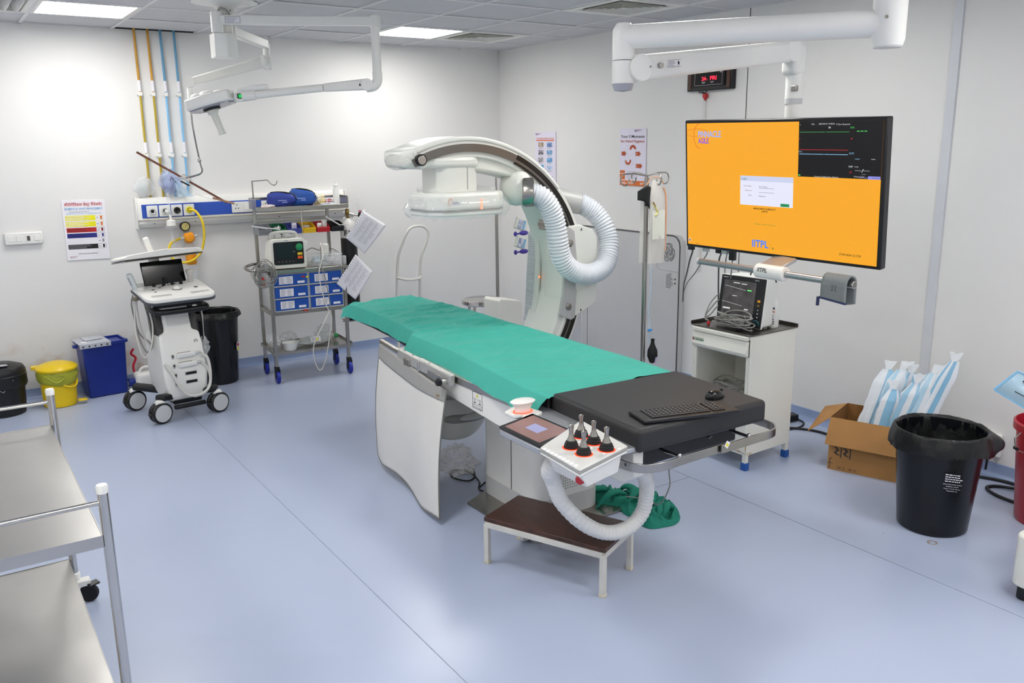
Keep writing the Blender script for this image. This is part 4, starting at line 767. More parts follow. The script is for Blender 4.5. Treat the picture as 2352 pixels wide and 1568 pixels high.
sheet('paper_sleeve', [(-1.816, -.70, 1.33), (-1.976, -.70, 1.12), (-1.811, -.71, .976), (-1.606, -.71, 1.20)], 'upper punched sheet of paper hanging askew in front of the gas cylinder', 2)
sheet('paper_sleeve', [(-1.915, -.74, .984), (-2.1, -.76, .765), (-1.936, -.76, .613), (-1.76, -.74, .827)], 'lower punched sheet of paper hanging askew over the blue drawers', 9)

# ---------------------------------------------------------------- boom with exam lamp and lead glass
BM = thing('ceiling_boom', 'white twin arm ceiling boom with exam lamp and tilted lead glass pane', 'ceiling boom', (-3.06, -1.58, 2.6))
BW = mat('boom_white', '#EFEEEA', .3, var=.015)
def bld(mb, n, m=BW, par=None, **k): return mb.build(n, m, par or BM, world=True, **k)
ax = Vector((-3.06, -1.58, 0))
bld(MB().lathe([(.2, 2.7155), (.16, 2.712), (.11, 2.704), (.07, 2.69), (.058, 2.678)], ax, n=40), 'canopy')
bld(MB().lathe([(.052, 2.68), (.052, 2.655), (.04, 2.652), (.04, 2.53)], ax, n=30), 'column')
for a in (.3, 1.9, 3.4, 5): bld(MB().cyl(ax+Vector((.049*math.cos(a), .049*math.sin(a), 2.667)), ax+Vector((.055*math.cos(a), .055*math.sin(a), 2.667)), .004, n=8), 'screw', DSTEEL)
bld(MB().cyl(ax+Vector((-.075, -.06, 2.53)), ax+Vector((-.075, -.06, 2.65)), .036), 'pivot_sleeve')
bld(MB().lathe([(.0, 2.655), (.034, 2.652), (.037, 2.648)], ax+Vector((-.075, -.06, 0))), 'pivot_cap')
bld(MB().prism([(-.07, -.05), (.0, -.07), (.075, -.03), (.075, .06), (-.07, .06)], ax+Vector((-.03, -.02, 2.385)), (1, 0, 0), (0, 1, 0), (0, 0, .145)), 'gearbox', bevel=.006, seg=3)
e0 = Vector((-2.275, -2.06, 0))
bld(MB().beam(ax+Vector((-.075, -.06, 2.603)), e0+Vector((0, 0, 2.603)), .05, .055), 'upper_arm', bevel=.006, seg=3)
g = MB(); d = (e0-ax).normalized(); nrm = Vector((d.y, -d.x, 0)); nrm = nrm if nrm.y < 0 else -nrm
as_ = ax+Vector((-.075, -.06, 0)); d = (e0-as_).normalized(); nrm = Vector((d.y, -d.x, 0)); nrm = nrm if nrm.y < 0 else -nrm
F = Face(as_+d*.055+nrm*.0262+Vector((0, 0, 2.621)), d, (0, 0, -1), .09, .038)
F.rect(g, 0, 0, 1, 1, 1, 2); F.rect(g, .03, .06, .97, .94, 0, 3); F.scribble(g, .08, .12, .9, .88, 6, 1, 4, .3); bld(g, 'rating_label', [PAPER, INKG], smooth=0)
bld(MB().tube(catmull([(-3.125, -1.64, 2.65), (-3.11, -1.65, 2.672), (-3.075, -1.66, 2.66), (-3.05, -1.65, 2.625)], 6), .006), 'feed_cable', GPLAS)
bld(MB().cyl(e0+Vector((0, 0, 2.565)), e0+Vector((0, 0, 2.635)), .035).lathe([(.035, 2.635), (.03, 2.645), (.0, 2.648)], e0), 'elbow_cap')
bld(MB().cyl(e0+Vector((0, 0, 2.3)), e0+Vector((0, 0, 2.57)), .028), 'drop_tube')
bld(MB().tube(catmull([e0+Vector((0, 0, 2.3)), e0+Vector((0, 0, 2.25)), e0+Vector((-.02, .01, 2.215)), e0+Vector((-.06, .04, 2.205))], 6), [.031]*19, n=20), 'elbow')
L0 = Vector((-2.33, -2.02, 2.225)); L1 = Vector((-2.56, -1.86, 2.207)); L2 = Vector((-3.02, -1.56, 2.16)); 
bld(MB().beam(L0, L1, .045, .07, w1=.04, h1=.05), 'spring_arm_head', bevel=.012, seg=3)
bld(MB().cyl(L0+Vector((.012, .02, -.002)), L0+Vector((-.015, -.035, -.002)), .036, n=28), 'arm_joint')
g = MB(); P0 = Vector((-2.385, -2.015, 2.225)); F = Face(P0+Vector((.0, -.0, .008)), (.82, -.57, 0), (0, 0, -1), .03, .018); F.poly(g, [(0, 1), (.25, 0), (.5, 1)], 0, 3); F.poly(g, [(.5, 1), (.75, 0), (1, 1)], 1, 3); bld(g, 'maker_mark', [INK, RUST], smooth=0)
bld(MB().cyl(L1, L2, .024, .026, n=24), 'spring_arm')
hd = (L2-L1).normalized()
bld(MB().cyl(L2+hd*-.12, L2+hd*.0, .032, .036, n=24).cyl(L2+Vector((0, -.04, -.0)), L2+Vector((0, .03, 0)), .034), 'lamp_joint')
bld(MB().box(L2+Vector((0, -.045, 0)), (.03, .006, .03), R=euler(0, 0, .3)), 'switch_frame', BLACK); bld(MB().box(L2+Vector((0, -.05, 0)), (.02, .004, .02), R=euler(0, 0, .3)), 'green_switch', mat('switch_green', '#16C458', .3, emit=.5))
bld(MB().beam(L2+hd*-.2+Vector((0, 0, .04)), L2+hd*.0+Vector((0, 0, .045)), .06, .035), 'rear_housing', bevel=.012, seg=3)
HC = Vector((-3.17, -1.47, 2.115)); HR = euler(0, -.17, 2.55)
HR = Matrix(((-.80, -.55, .0), (.55, -.8, 0), (0, 0, 1))).transposed() if False else Matrix.Rotation(math.atan2(.55, -.82), 3, 'Z') @ Matrix.Rotation(.26, 3, 'Y')
b = MB().prism([(-.16, -.1), (-.04, -.14), (.12, -.12), (.14, .0), (.12, .12), (-.04, .14), (-.16, .1)], HC+HR @ Vector((0, 0, -.02)), HR @ Vector((1, 0, 0)), HR @ Vector((0, 1, 0)), HR @ Vector((0, 0, .07)))
bld(b, 'lamp_head', bevel=.014, seg=3)
for x, y, r in ((-.06, -.06, .05), (.05, .05, .045), (.08, -.05, .04), (-.02, .05, .055)): bld(MB().ball(HC+HR @ Vector((x, y, .05)), (r, r, .028)), 'reflector_dome')
bld(MB().prism([(-.14, -.085), (-.04, -.12), (.11, -.1), (.125, .0), (.11, .1), (-.04, .12), (-.14, .085)], HC+HR @ Vector((0, 0, -.028)), HR @ Vector((1, 0, 0)), HR @ Vector((0, 1, 0)), HR @ Vector((0, 0, .007))), 'lens_plate', mat('lens_grey', '#8E8F9C', .2, var=.1, vscale=14))
hp = HC+HR @ Vector((.0, 0, -.03))
bld(MB().lathe([(.055, .0), (.055, -.01)], hp, axis=HR @ Vector((0, 0, 1))), 'handle_ring', BLACK)
hax = (Vector((.05, -.02, -.155))).normalized()
bld(MB().lathe([(.036, .0), (.036, .03), (.025, .035), (.022, .13), (.026, .165), (.024, .168)], hp, axis=hax), 'sterile_handle', mat('handle_white', '#DEDFD8', .4, var=.02))
# second arm
e1 = Vector((-2.72, -1.29, 0))
bld(MB().beam(ax+Vector((.03, .02, 2.555)), e1+Vector((0, 0, 2.515)), .055, .06, w1=.045, h1=.055), 'second_arm', bevel=.005)
bld(MB().cyl(e1+Vector((0, 0, 2.42)), e1+Vector((0, 0, 2.52)), .024).cyl(e1+Vector((0, 0, 2.36)), e1+Vector((0, 0, 2.44)), .032).lathe([(.024, 2.353), (.028, 2.36)], e1), 'second_drop')
s0 = e1+Vector((-.02, .0, 2.405)); s1 = Vector((-3.235, -1.25, 2.26))
bld(MB().beam(s0, s1, .05, .075, w1=.045, h1=.05), 'second_spring_arm', bevel=.014, seg=3)
bld(MB().cyl(s1+Vector((.01, .03, 0)), s1+Vector((-.01, -.035, 0)), .035, n=26).cyl(s1+Vector((0, 0, -.14)), s1+Vector((0, 0, .02)), .017), 'end_joint'); bld(MB().ball(s0, (.04, .04, .045)), 'shoulder_joint')
r0 = s1+Vector((.0, -.02, -.14))
bld(MB().tube(catmull([r0+Vector((.0, 0, .02)), (-3.25, -1.3, 2.0), (-3.245, -1.38, 1.755), (-3.24, -1.4, 1.7), (-3.27, -1.42, 1.675), (-3.355, -1.42, 1.655)], 7), .006, n=10), 'shield_rod', CHROME); bld(MB().ball((-3.247, -1.38, 1.765), (.013, .013, .017)), 'rod_clamp', CHROME)
SA, SB = Vector((-3.60, -1.25, 1.822)), Vector((-3.085, -1.36, 1.482)); vdir = ((SA+SB)/2-CAM).normalized()
dd_ = (SB-SA).normalized(); vv = (vdir-dd_*vdir.dot(dd_)).normalized(); nn_ = dd_.cross(vv).normalized()
LG = mat('lead_glass', '#D9CDB8', .05, alpha=.35, spec=.7, var=.02)
def slab(mb, a0, a1, b0, b1, th): 
    P = [SA+dd_*a0+vv*b0, SA+dd_*a1+vv*b0, SA+dd_*a1+vv*b1, SA+dd_*a0+vv*b1]; mb.add([p-nn_*th/2 for p in P]+[p+nn_*th/2 for p in P], [(3, 2, 1, 0), (4, 5, 6, 7), (0, 1, 5, 4), (1, 2, 6, 5), (2, 3, 7, 6), (3, 0, 4, 7)]); return mb
Ls = (SB-SA).length
bld(slab(MB(), .012, Ls-.012, .012, .45, .009), 'lead_glass', LG, smooth=0)
EB = mat('shield_edge_brown', '#7A4A38', .4, var=.08)
f = MB(); slab(f, 0, Ls, 0, .014, .014); slab(f, 0, Ls, .446, .46, .014); slab(f, 0, .014, .014, .446, .014); slab(f, Ls-.014, Ls, .014, .446, .014); bld(f, 'shield_edge', EB)
bld(MB().box(Vector((-3.35, -1.4, 1.655)), (.06, .05, .03), R=euler(0, .6, 0)), 'shield_clamp', CHROME, bevel=.004)
bld(MB().beam((-3.375, -1.38, 1.635), (-3.325, -1.38, 1.605), .02, .008), 'clamp_pad', MATTE)
bld(MB().beam((-3.17, -1.33, 1.517), (-3.04, -1.37, 1.475), .03, .012), 'shield_flap', mat('flap_tan', '#B98A6A', .5, alpha=.85, var=.1), bevel=.002)
bld(MB().beam((-3.27, -1.30, 1.545), (-3.15, -1.32, 1.5), .05, .004), 'shield_tab', CLEAR)
# ---------------------------------------------------------------- behind the table: dolly, stands, stool, cabinet
t = thing('hand_truck', 'white bent tube hand truck standing by the back wall behind the table', 'hand truck', (-1.17, -.3, 0))
P = [(-1.305, -.22, 0), (-1.3, -.22, .5), (-1.285, -.24, .84), (-1.25, -.27, .98), (-1.215, -.3, 1.08), (-1.17, -.31, 1.125), (-1.10, -.31, 1.135), (-1.03, -.3, 1.115), (-.995, -.3, 1.06), (-1.03, -.28, .93), (-1.065, -.26, .82), (-1.075, -.24, .5), (-1.08, -.22, 0)]
MB().tube(catmull(P, 7), .0125, n=14).build('frame', mat('truck_white', '#DAD8D2', .35, var=.03), t, world=True)
MB().tube(catmull([(-1.295, -.235, .67), (-1.24, -.29, .655), (-1.18, -.3, .65), (-1.1, -.29, .655), (-1.06, -.24, .67), (-1.05, -.23, .68)], 6), .0125).build('cross_bar', MC['truck_white'], t, world=True)
MB().bx(-1.33, -1.05, -.42, -.2, .0, .012).build('toe_plate', MC['truck_white'], t, world=True)
def stand(name, label, x, y, z1, ztel, mats=STEEL):
    t = thing(name, label, 'drip stand', (x, y, 0))
    MB().cyl((0, 0, .08), (0, 0, ztel), .0145).build('lower_pole', mats, t); MB().cyl((0, 0, ztel-.02), (0, 0, z1), .008, n=14).build('upper_pole', mats, t)
    for k in range(5):
        a = k*2*PI/5+.3; l = MB().beam((0, 0, .1), (.26*math.cos(a), .26*math.sin(a), .065), .025, .018).build('foot', mats, t)
        MB().lathe([(.02, -.01), (.026, 0), (.02, .01)], (.26*math.cos(a), .26*math.sin(a), .027), axis=(math.sin(a), -math.cos(a), 0), n=18).build('wheel', BLACK, l)
    return t
t = stand('drip_stand', 'plain steel drip stand with blue knob behind the hanging detector', -.75, -1.07, 1.68, 1.35)
MB().cyl((0, 0, 1.33), (0, 0, 1.375), .018).build('collar', BLACK, t); MB().lathe([(.02, 0), (.026, .012), (.015, .03)], (.012, -.015, 1.345), axis=(.8, -.6, 0)).build('blue_knob', mat('knob_blue', '#2A63B8', .4, var=.04), t)
t = thing('round_stool', 'round polished steel stool behind the table', 'stool', (-1.06, -1.3, 0))
MB().lathe([(.0, .6), (.15, .602), (.163, .595), (.165, .57), (.158, .56), (.14, .565)], n=48).build('seat', CHROME, t)
for a in (.5, 2.07, 3.64, 5.2): MB().cyl((.11*math.cos(a), .11*math.sin(a), .57), (.19*math.cos(a), .19*math.sin(a), 0), .012).build('leg', CHROME, t)
MB().tube([(.165*math.cos(a*PI/16), .165*math.sin(a*PI/16), .22) for a in range(32)], .008, closed=True).build('foot_ring', CHROME, t)
t = thing('white_cart', 'white sheet metal cart with folded top edge between the stool and the scanner arm', 'cart', (-1.06, -1.70, 0))
MB().prism([(-.1, .08), (-.115, .655), (-.1, .672), (.085, .64), (.1, .62), (.1, .08)], (0, -.05, 0), (1, 0, 0), (0, 0, 1), (-.02, .2, 0)).build('body', CREAM, t, bevel=.006, seg=2)
MB().bx(-.1, .1, -.056, -.05, .1, .12).build('lower_lip', CREAM, t)
for x, y in ((-.08, -.02), (.08, -.02), (-.09, .12), (.07, .12)): MB().cyl((x, y, 0), (x, y, .085), .012).build('foot', BLACK, t)
# equipment cabinet
t = thing('equipment_cabinet', 'tall shallow grey equipment cabinet panel against the right wall behind the drip stand', 'cabinet', (-.03, -1.96, 0))
MB().prism([(-.6, 0), (.6, 0), (.6, 1.07), (.59, 1.11), (.56, 1.14), (.52, 1.15), (-.6, 1.15)], (-.05, -1.96, .0), (0, -1, 0), (0, 0, 1), (.048, 0, 0)).build('body', mat('cabinet_grey', '#BEBEBF', .42, var=.02), t, world=True, bevel=.004, seg=2)
MB().prism([(-.595, .01), (.59, .01), (.59, 1.065), (.58, 1.1), (.55, 1.13), (.515, 1.138), (-.595, 1.138)], (-.056, -1.96, .0), (0, -1, 0), (0, 0, 1), (.008, 0, 0)).build('front_panel', mat('cabinet_front', '#C6C6C7', .38, var=.02), t, world=True, bevel=.003)
g = MB(); g.tube([(-.057, -2.559, .02), (-.057, -2.559, 1.07), (-.057, -2.548, 1.11), (-.057, -2.52, 1.138), (-.057, -2.48, 1.148), (-.057, -1.37, 1.148)], .004, n=8); g.build('edge_seal', mat('seal_dark', '#3B3B3C', .5, var=.05), t, world=True)
MB().bx(-.0575, -.0565, -1.452, -1.4485, .02, 1.13).build('panel_gap', MC['seal_dark'], t, world=True, smooth=0)
g = MB(); c = Vector((-.0575, -2.44, 1.015))
for k in range(6):
    r = .01+.011*k
    for j in range(3):
        a0 = j*2*PI/3+k*.6; g.tube([c+Vector((0, -r*.95*math.cos(a0+q*.16), r*1.1*math.sin(a0+q*.16))) for q in range(11)], .002, n=6)
g.build('speaker_slots', MC['seal_dark'], t, world=True)
g = MB(); g.tube(catmull([(-.057, -2.31, 1.14), (-.057, -2.31, .93), (-.057, -2.32, .89), (-.057, -2.35, .875), (-.057, -2.55, .872)], 5), .0012, n=6); g.build('groove', GPLAS, t, world=True)
g = MB(); F = Face((-.0575, -2.41, .86), (0, -1, 0), (0, 0, -1), .125, .13); F.rect(g, 0, 0, 1, 1, 0, 1); F.scribble(g, .06, .1, .7, .95, 10, 1, 2, .35); F.rect(g, .8, .3, .92, .4, 1, 2); F.rect(g, .8, .55, .92, .65, 1, 2); F.text(g, 'IITPL', .3, .06, .07, 1, w=.3); g.build('rating_label', [mat('label_grey', '#C9C9C9', .5, var=.02), INK], t, world=True, smooth=0)
# ---------------------------------------------------------------- C-arm x-ray scanner
CA = thing('x_ray_c_arm', 'large white C-arm x-ray scanner with bagged detector reaching over the table', 'x-ray machine', (-1.3, -2.95, 0))
cx0, cz0, RO = -2.262, 1.06, .80
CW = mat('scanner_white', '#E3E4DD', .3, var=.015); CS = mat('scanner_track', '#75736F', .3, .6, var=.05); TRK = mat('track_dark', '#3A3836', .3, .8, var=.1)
def cp(a, r, y): return Vector((cx0+r*math.cos(a), y, cz0+r*math.sin(a)))
def arc(mb, a0, a1, r0f, r1f, y0, y1, n=60, m=0):
    vs = []; fs = []
    for i in range(n+1):
        q = i/n; a = math.radians(a0+(a1-a0)*q); r0 = r0f(q) if callable(r0f) else r0f; r1 = r1f(q) if callable(r1f) else r1f
        ya = y0(q) if callable(y0) else y0; yb = y1(q) if callable(y1) else y1
        vs += [cp(a, r0, ya), cp(a, r1, ya), cp(a, r1, yb), cp(a, r0, yb)]
    for i in range(n):
        for k in range(4): fs.append((i*4+k, i*4+(k+1) % 4, i*4+4+(k+1) % 4, i*4+4+k))
    fs += [(3, 2, 1, 0), (n*4, n*4+1, n*4+2, n*4+3)]; return mb.add(vs, fs, m)
YN, YF = -3.13, -2.87
arc(MB(), 114, -75, .715, .82, YN, YF, 90).build('arm_body', CW, CA, world=True, bevel=.008, seg=3, smooth=40)
arc(MB(), 116, -50, lambda q: .745, lambda q: .788, YN-.012, YN+.005, 80).build('side_track', CS, CA, world=True, smooth=40)
arc(MB(), 66, -50, .736, .748, YN-.016, YN+.005, 70).build('track_lip', TRK, CA, world=True, smooth=40)
arc(MB(), 66, -42, .765, .79, YN-.016, YN-.008, 70).build('track_dark_strip', TRK, CA, world=True, smooth=40)  # dark metallic inset strip along the side track
arc(MB(), 112, 80, .822, .8215, YN+.07, YN+.12, 20).build('top_slot', TRK, CA, world=True)
arc(MB(), 113, 40, lambda q: .80, lambda q: .832-.01*q, YN-.006, YF, 40).build('outer_cover', CW, CA, world=True, bevel=.01, seg=3, smooth=40)
# inner belly under the beam, thick in the middle
arc(MB(), 108, 40, lambda q: .70-.055*math.sin(min(1, q*1.3)*PI)**.8, .73, YN+.02, YF-.01, 40).build('inner_cover', CW, CA, world=True, bevel=.015, seg=3, smooth=50)
arc(MB(), 40, -62, lambda q: .70-.035*math.sin(q*PI), .725, YN+.01, YF+.06, 60).build('broad_inner_cover', CW, CA, world=True, bevel=.01, seg=3, smooth=50)
arc(MB(), 20, -28, lambda q: .69-.055*math.sin(q*PI)+.0025*math.sin(q*260), .72, YF+.02, YF+.10, 200).build('ribbed_bellows', mat('bellows_grey', '#D0D1D4', .5, var=.03), CA, world=True, smooth=40)
arc(MB(), 22, -31, lambda q: .69-.05*math.sin(q*PI), lambda q: .705-.045*math.sin(q*PI), YF-.02, YF+.025, 60).build('bellows_frame', CW, CA, world=True, bevel=.003, smooth=50)
MB().ball(cp(math.radians(-3), .648, YF-.025), .006).build('status_led', mat('led_orange', '#FF7A3A', .3, emit=2), CA, world=True)
ep = cp(math.radians(113), .767, YN-.01)
MB().cyl(ep+Vector((0, .01, 0)), ep+Vector((0, -.016, 0)), .031, n=28).build('end_knob_ring', BLACK, CA, world=True); MB().cyl(ep+Vector((0, 0, 0)), ep+Vector((0, -.022, 0)), .024, n=28).build('end_knob', STEEL, CA, world=True, bevel=.002)
cap = MB(); cap.beam(cp(math.radians(111), .775, (YN+YF)/2), Vector((-2.655, (YN+YF)/2, 1.768)), .26, .11, w1=.23, h1=.09, up=(0, 0, 1)); cap.build('arm_tip_cover', CW, CA, world=True, bevel=.022, seg=4)
crumple(MB(), (-2.625, YN+.125, 1.762), (.05, .135, .05), 71, n=54, amp=.06).build('tip_wrap', film('tip_film', '#ECEAE4', .35), CA, world=True, smooth=20)
# detector
DX, DY = -2.275, -3.02
MB().prism([(-.2, -.09), (-.15, -.12), (.08, -.12), (.14, -.09), (.14, .09), (.08, .12), (-.15, .12), (-.2, .09)], (DX-.04, DY, 1.72), (1, 0, 0), (0, 1, 0), (0, 0, .06)).build('detector_shroud', CW, CA, world=True, bevel=.02, seg=3)
MB().prism([(-.175, -.08), (-.12, -.11), (.03, -.11), (.09, -.07), (.09, .09), (-.12, .1), (-.175, .08)], (DX, DY, 1.585), (1, 0, 0), (0, 1, 0), (0, 0, .155)).build('detector_column', CW, CA, world=True, bevel=.006, seg=2)
MB().bx(DX+.005, DX+.0085, DY-.1115, DY-.11, 1.6, 1.735).build('column_seam', GPLAS, CA, world=True, smooth=0)
oct_ = [(-.25, -.10), (-.18, -.18), (.17, -.18), (.25, -.10), (.25, .10), (.17, .18), (-.18, .18), (-.25, .10)]
MB().prism(oct_, (DX, DY, 1.492), (1, 0, 0), (0, 1, 0), (0, 0, .095)).build('detector_housing', CW, CA, world=True, bevel=.02, seg=4)
MB().prism([(a*.985, b*.985) for a, b in oct_], (DX, DY, 1.462), (1, 0, 0), (0, 1, 0), (0, 0, .027)).build('detector_base', CW, CA, world=True, bevel=.01, seg=3)
MB().prism([(a*1.002, b*1.004) for a, b in oct_], (DX, DY, 1.489), (1, 0, 0), (0, 1, 0), (0, 0, .003)).build('detector_joint', GPLAS, CA, world=True, smooth=0)
g = MB(); g.text('IITPL', (DX-.13, DY-.1832, 1.535), (1, 0, 0), (0, 0, 1), .014, 0, bold=.02); g.tube(catmull([(DX-.16, DY-.183, 1.55), (DX-.14, DY-.183, 1.56), (DX-.135, DY-.183, 1.535), (DX-.155, DY-.183, 1.525)], 4, True), .0012, m=1, closed=True, n=6); g.build('maker_mark', [PBLU, PINKP], CA, world=True)
MB().bx(DX+.045, DX+.055, DY-.184, DY-.178, 1.495, 1.55).build('laser_strip', mat('laser_orange', '#FF8A60', .3, emit=1.2), CA, world=True)
def bagfn(a, b):
    th = a*2*PI; cs, sn = math.cos(th), math.sin(th); e = .6; z = 1.448+.16*b
    rx = .265*(.8+.28*math.sin(min(1, b*1.15+.15)*PI)**.5); k = 1+.035*noise.noise(Vector((cs*3, sn*3, b*3)))+.03*noise.noise(Vector((cs*9, sn*9, b*6)))
    return Vector((DX+(abs(cs)**e*(1 if cs > 0 else -1))*rx*k, DY+(abs(sn)**e*(1 if sn > 0 else -1))*rx*.74*k, z+.012*noise.noise(Vector((cs*6, sn*6, 7)))))
MB().grid(110, 22, bagfn, cu=True).build('detector_bag', film('bag_film', '#EDF0F0', .26, .1, .4, 22), CA, world=True, smooth=30)
# motor pod, collar and hose
mp = Vector((-1.955, -3.12, 1.60))
MB().ball(mp+Vector((.05, .05, 0)), (.08, .13, .11)).build('motor_pod', CW, CA, world=True)
MB().lathe([(.075, -.03), (.082, -.02), (.082, .03), (.07, .035)], (-1.915, -3.2, 1.575), axis=(.75, -.5, .0), n=34).build('hose_collar', STEEL, CA, world=True)
hp_ = catmull([(-1.91, -3.205, 1.572), (-1.845, -3.24, 1.545), (-1.79, -3.25, 1.475), (-1.755, -3.25, 1.385), (-1.735, -3.25, 1.28), (-1.71, -3.25, 1.19), (-1.655, -3.25, 1.125), (-1.575, -3.25, 1.085), (-1.48, -3.25, 1.075), (-1.39, -3.24, 1.1), (-1.33, -3.22, 1.16), (-1.30, -3.19, 1.25), (-1.31, -3.16, 1.34), (-1.35, -3.12, 1.42), (-1.41, -3.09, 1.47), (-1.46, -3.07, 1.49)], 30)
MB().tube(hp_, [.059+.0042*math.sin(i*2*PI/6) for i in range(len(hp_))], n=26).build('corrugated_hose', mat('hose_pale', '#D9DDE3', .4, var=.02), CA, world=True, smooth=60)
MB().cyl((-1.44, -3.08, 1.485), (-1.60, -3.0, 1.525), .068, n=34).build('hose_elbow', MGREY, CA, world=True, bevel=.004)
MB().cyl((-1.595, -3.003, 1.525), (-1.64, -2.98, 1.53), .078, n=34).cyl((-1.63, -2.98, 1.53), (-1.76, -2.92, 1.535), .05).build('hose_clamp', STEEL, CA, world=True, bevel=.003)
MB().bx(-1.66, -1.58, -3.03, -2.95, 1.33, 1.47).bx(-1.66, -1.47, -3.04, -2.94, 1.35, 1.375).build('clamp_post', STEEL, CA, world=True, bevel=.003)
# carriage and stand
hx = MB().prism([(-1.585, 1.36), (-1.50, 1.365), (-1.40, 1.33), (-1.365, 1.28), (-1.365, .885), (-1.40, .86), (-1.52, .81), (-1.56, .80), (-1.62, .84), (-1.60, 1.08), (-1.62, 1.30)], (0, -3.16, 0), (1, 0, 0), (0, 0, 1), (0, .22, 0)); hx.build('carriage', CW, CA, world=True, bevel=.008, seg=3)
MB().prism([(-1.66, 1.31), (-1.59, 1.355), (-1.555, 1.33), (-1.53, 1.12), (-1.545, .98), (-1.535, .97), (-1.55, .80), (-1.58, .79), (-1.665, .83), (-1.64, .95), (-1.625, 1.15)], (0, -3.175, 0), (1, 0, 0), (0, 0, 1), (0, .02, 0)).build('carriage_plate', MGREY, CA, world=True, bevel=.003)
for z in (1.26, .875): MB().lathe([(.022, 0), (.022, .004), (.016, .006), (.0, .006)], (-1.59 if z > 1 else -1.60, -3.176, z), axis=(0, -1, 0)).build('bolt', STEEL, CA, world=True)
for z in (1.33, .835): MB().prism([(0, 0), (.014, 0), (.007, .016)], (-1.5, -3.162, z), (1, 0, 0), (0, 0, 1), (0, .001, 0)).build('warning_triangle', INK, CA, world=True)
MB().bx(-1.6, -1.34, -2.98, -2.76, 0, .86).build('stand', mat('stand_lilac', '#CDCED3', .4, var=.02), CA, world=True, bevel=.012)
MB().bx(-1.72, -1.25, -3.1, -2.74, 0, .06).build('base', LGREY, CA, world=True, bevel=.01)
arc(MB(), -42, -75, .74, .79, YN-.012, YN+.005, 20).build('lower_track', TRK, CA, world=True, smooth=40)
# x-ray tube under the table
TX_, TY_ = -2.36, -3.08
b = MB(); b.grid(36, 14, lambda a, q: Vector((TX_+.22*math.cos(a*2*PI)*(math.sin((q*.93+.07)*PI/2)**.6), TY_+.17*math.sin(a*2*PI)*(math.sin((q*.93+.07)*PI/2)**.6), .17+.28*q**1.5)), cu=True); b.build('tube_housing', CW, CA, world=True, smooth=60)
MB().lathe([(.0, .452), (.215, .45), (.22, .44)], (TX_, TY_, 0), sy=.78, n=36).build('tube_top', CW, CA, world=True)
MB().ball((TX_+.02, TY_-.135, .335), (.17, .035, .04)).build('grip_recess', GPLAS, CA, world=True); MB().ball((TX_+.05, TY_-.16, .335), (.12, .02, .022)).build('grip_bar', CW, CA, world=True)
MB().beam((TX_+.12, -3.0, .3), cp(math.radians(-62), .76, -3.0), .22, .13).build('tube_arm', CW, CA, world=True, bevel=.02, seg=3)
# transducer holder behind the arm
t = thing('transducer_stand', 'thin stand carrying two white valve blocks with violet taps left of the C-arm', 'stand', (-1.465, -2.6, 0))
MB().cyl((0, 0, 0), (0, 0, 1.36), .009).build('pole', STEEL, t); MB().lathe([(.001, .03), (.1, .03), (.12, .01), (.12, 0), (.001, 0)]).build('foot', STEEL, t)
VIO = mat('tap_violet', '#4A3B9C', .4, var=.05)
for z in (1.335, 1.215):
    o = MB().box((-.1, -.02, z), (.085, .03, .075), R=euler(0, .35, 0)).build('valve_block', CREAM, t, bevel=.004); MB().beam((-.1, 0, z), (0, 0, z), .02, .015).build('arm', CREAM, o)
    MB().box((-.115, -.037, z+.002), (.035, .004, .06), R=euler(0, .35, 0)).build('block_label', mat('label_violet', '#8D8BB0', .5, col2='#D8DEEE', vscale=40), o)
    MB().box((-.085, -.037, z-.008), (.014, .003, .06), R=euler(0, .35, 0)).build('blue_window', SKY, o)
    MB().ball((-.085, -.03, z-.058), (.035, .015, .016)).box((-.135, -.03, z-.06), (.025, .01, .01)).build('tap', VIO, o)
    MB().ball((-.15, -.03, z-.06), (.012, .012, .016)).build('tap_cap', VIO, o)
# ---------------------------------------------------------------- near drip stand with bag
t = stand('drip_stand', 'steel drip stand with four curled hooks and pressure infuser bag beside the grey cabinet', -1.2, -3.41, 1.66, 1.64)
for a, cr in ((PI, .033), (.12, .033), (-1.9, .03), (1.3, .03)):
    d = Vector((math.cos(a), math.sin(a), 0)); P = [Vector((0, 0, 1.65)), d*.1+Vector((0, 0, 1.665)), d*.17+Vector((0, 0, 1.665))]
    for k in range(1, 9): th = PI/2-k*PI/5.2; P.append(d*(.17+cr*math.cos(th))+Vector((0, 0, 1.665-cr+cr*math.sin(th))))
    MB().tube(catmull(P, 4), .0042, n=8).build('hook', STEEL, t)
t = thing('infuser_bag', 'clear pressure infuser bag with orange edges hanging on the drip stand', 'bag', (-1.16, -3.44, 1.1))
def ib(a, b):
    w_ = .064*(min(1, (1.06-b)*3.2)**.6 if b > .75 else 1)*(1+.04*math.sin(b*9)); th = a*2*PI
    return Vector((-1.155+.01*math.sin(b*5)+w_*math.cos(th), -3.455+.022*math.sin(th)*(1+.25*noise.noise(Vector((math.cos(th)*2, b*5, 0)))), 1.135+.49*b))
MB().grid(34, 30, ib, cu=True).build('bag', film('infuser_film', '#F0EAE2', .48), t, world=True, smooth=40)
MB().grid(4, 12, lambda a, b: Vector((-1.21+.1*a, -3.479, 1.28+.17*b))).build('white_label', mat('label_ivory', '#EFEFE2', .6, var=.02), t, world=True)
g = MB(); g.tube(catmull([(-1.075, -3.452, 1.2), (-1.076, -3.452, 1.35), (-1.08, -3.452, 1.52), (-1.1, -3.45, 1.58)], 6), .0055, n=8); g.tube(catmull([(-1.235, -3.45, 1.6), (-1.2, -3.45, 1.64), (-1.13, -3.45, 1.635), (-1.1, -3.45, 1.6)], 5), .003, n=8)
g.build('orange_edge', mat('edge_peach', '#F2B48A', .5, alpha=.85, var=.05), t, world=True)
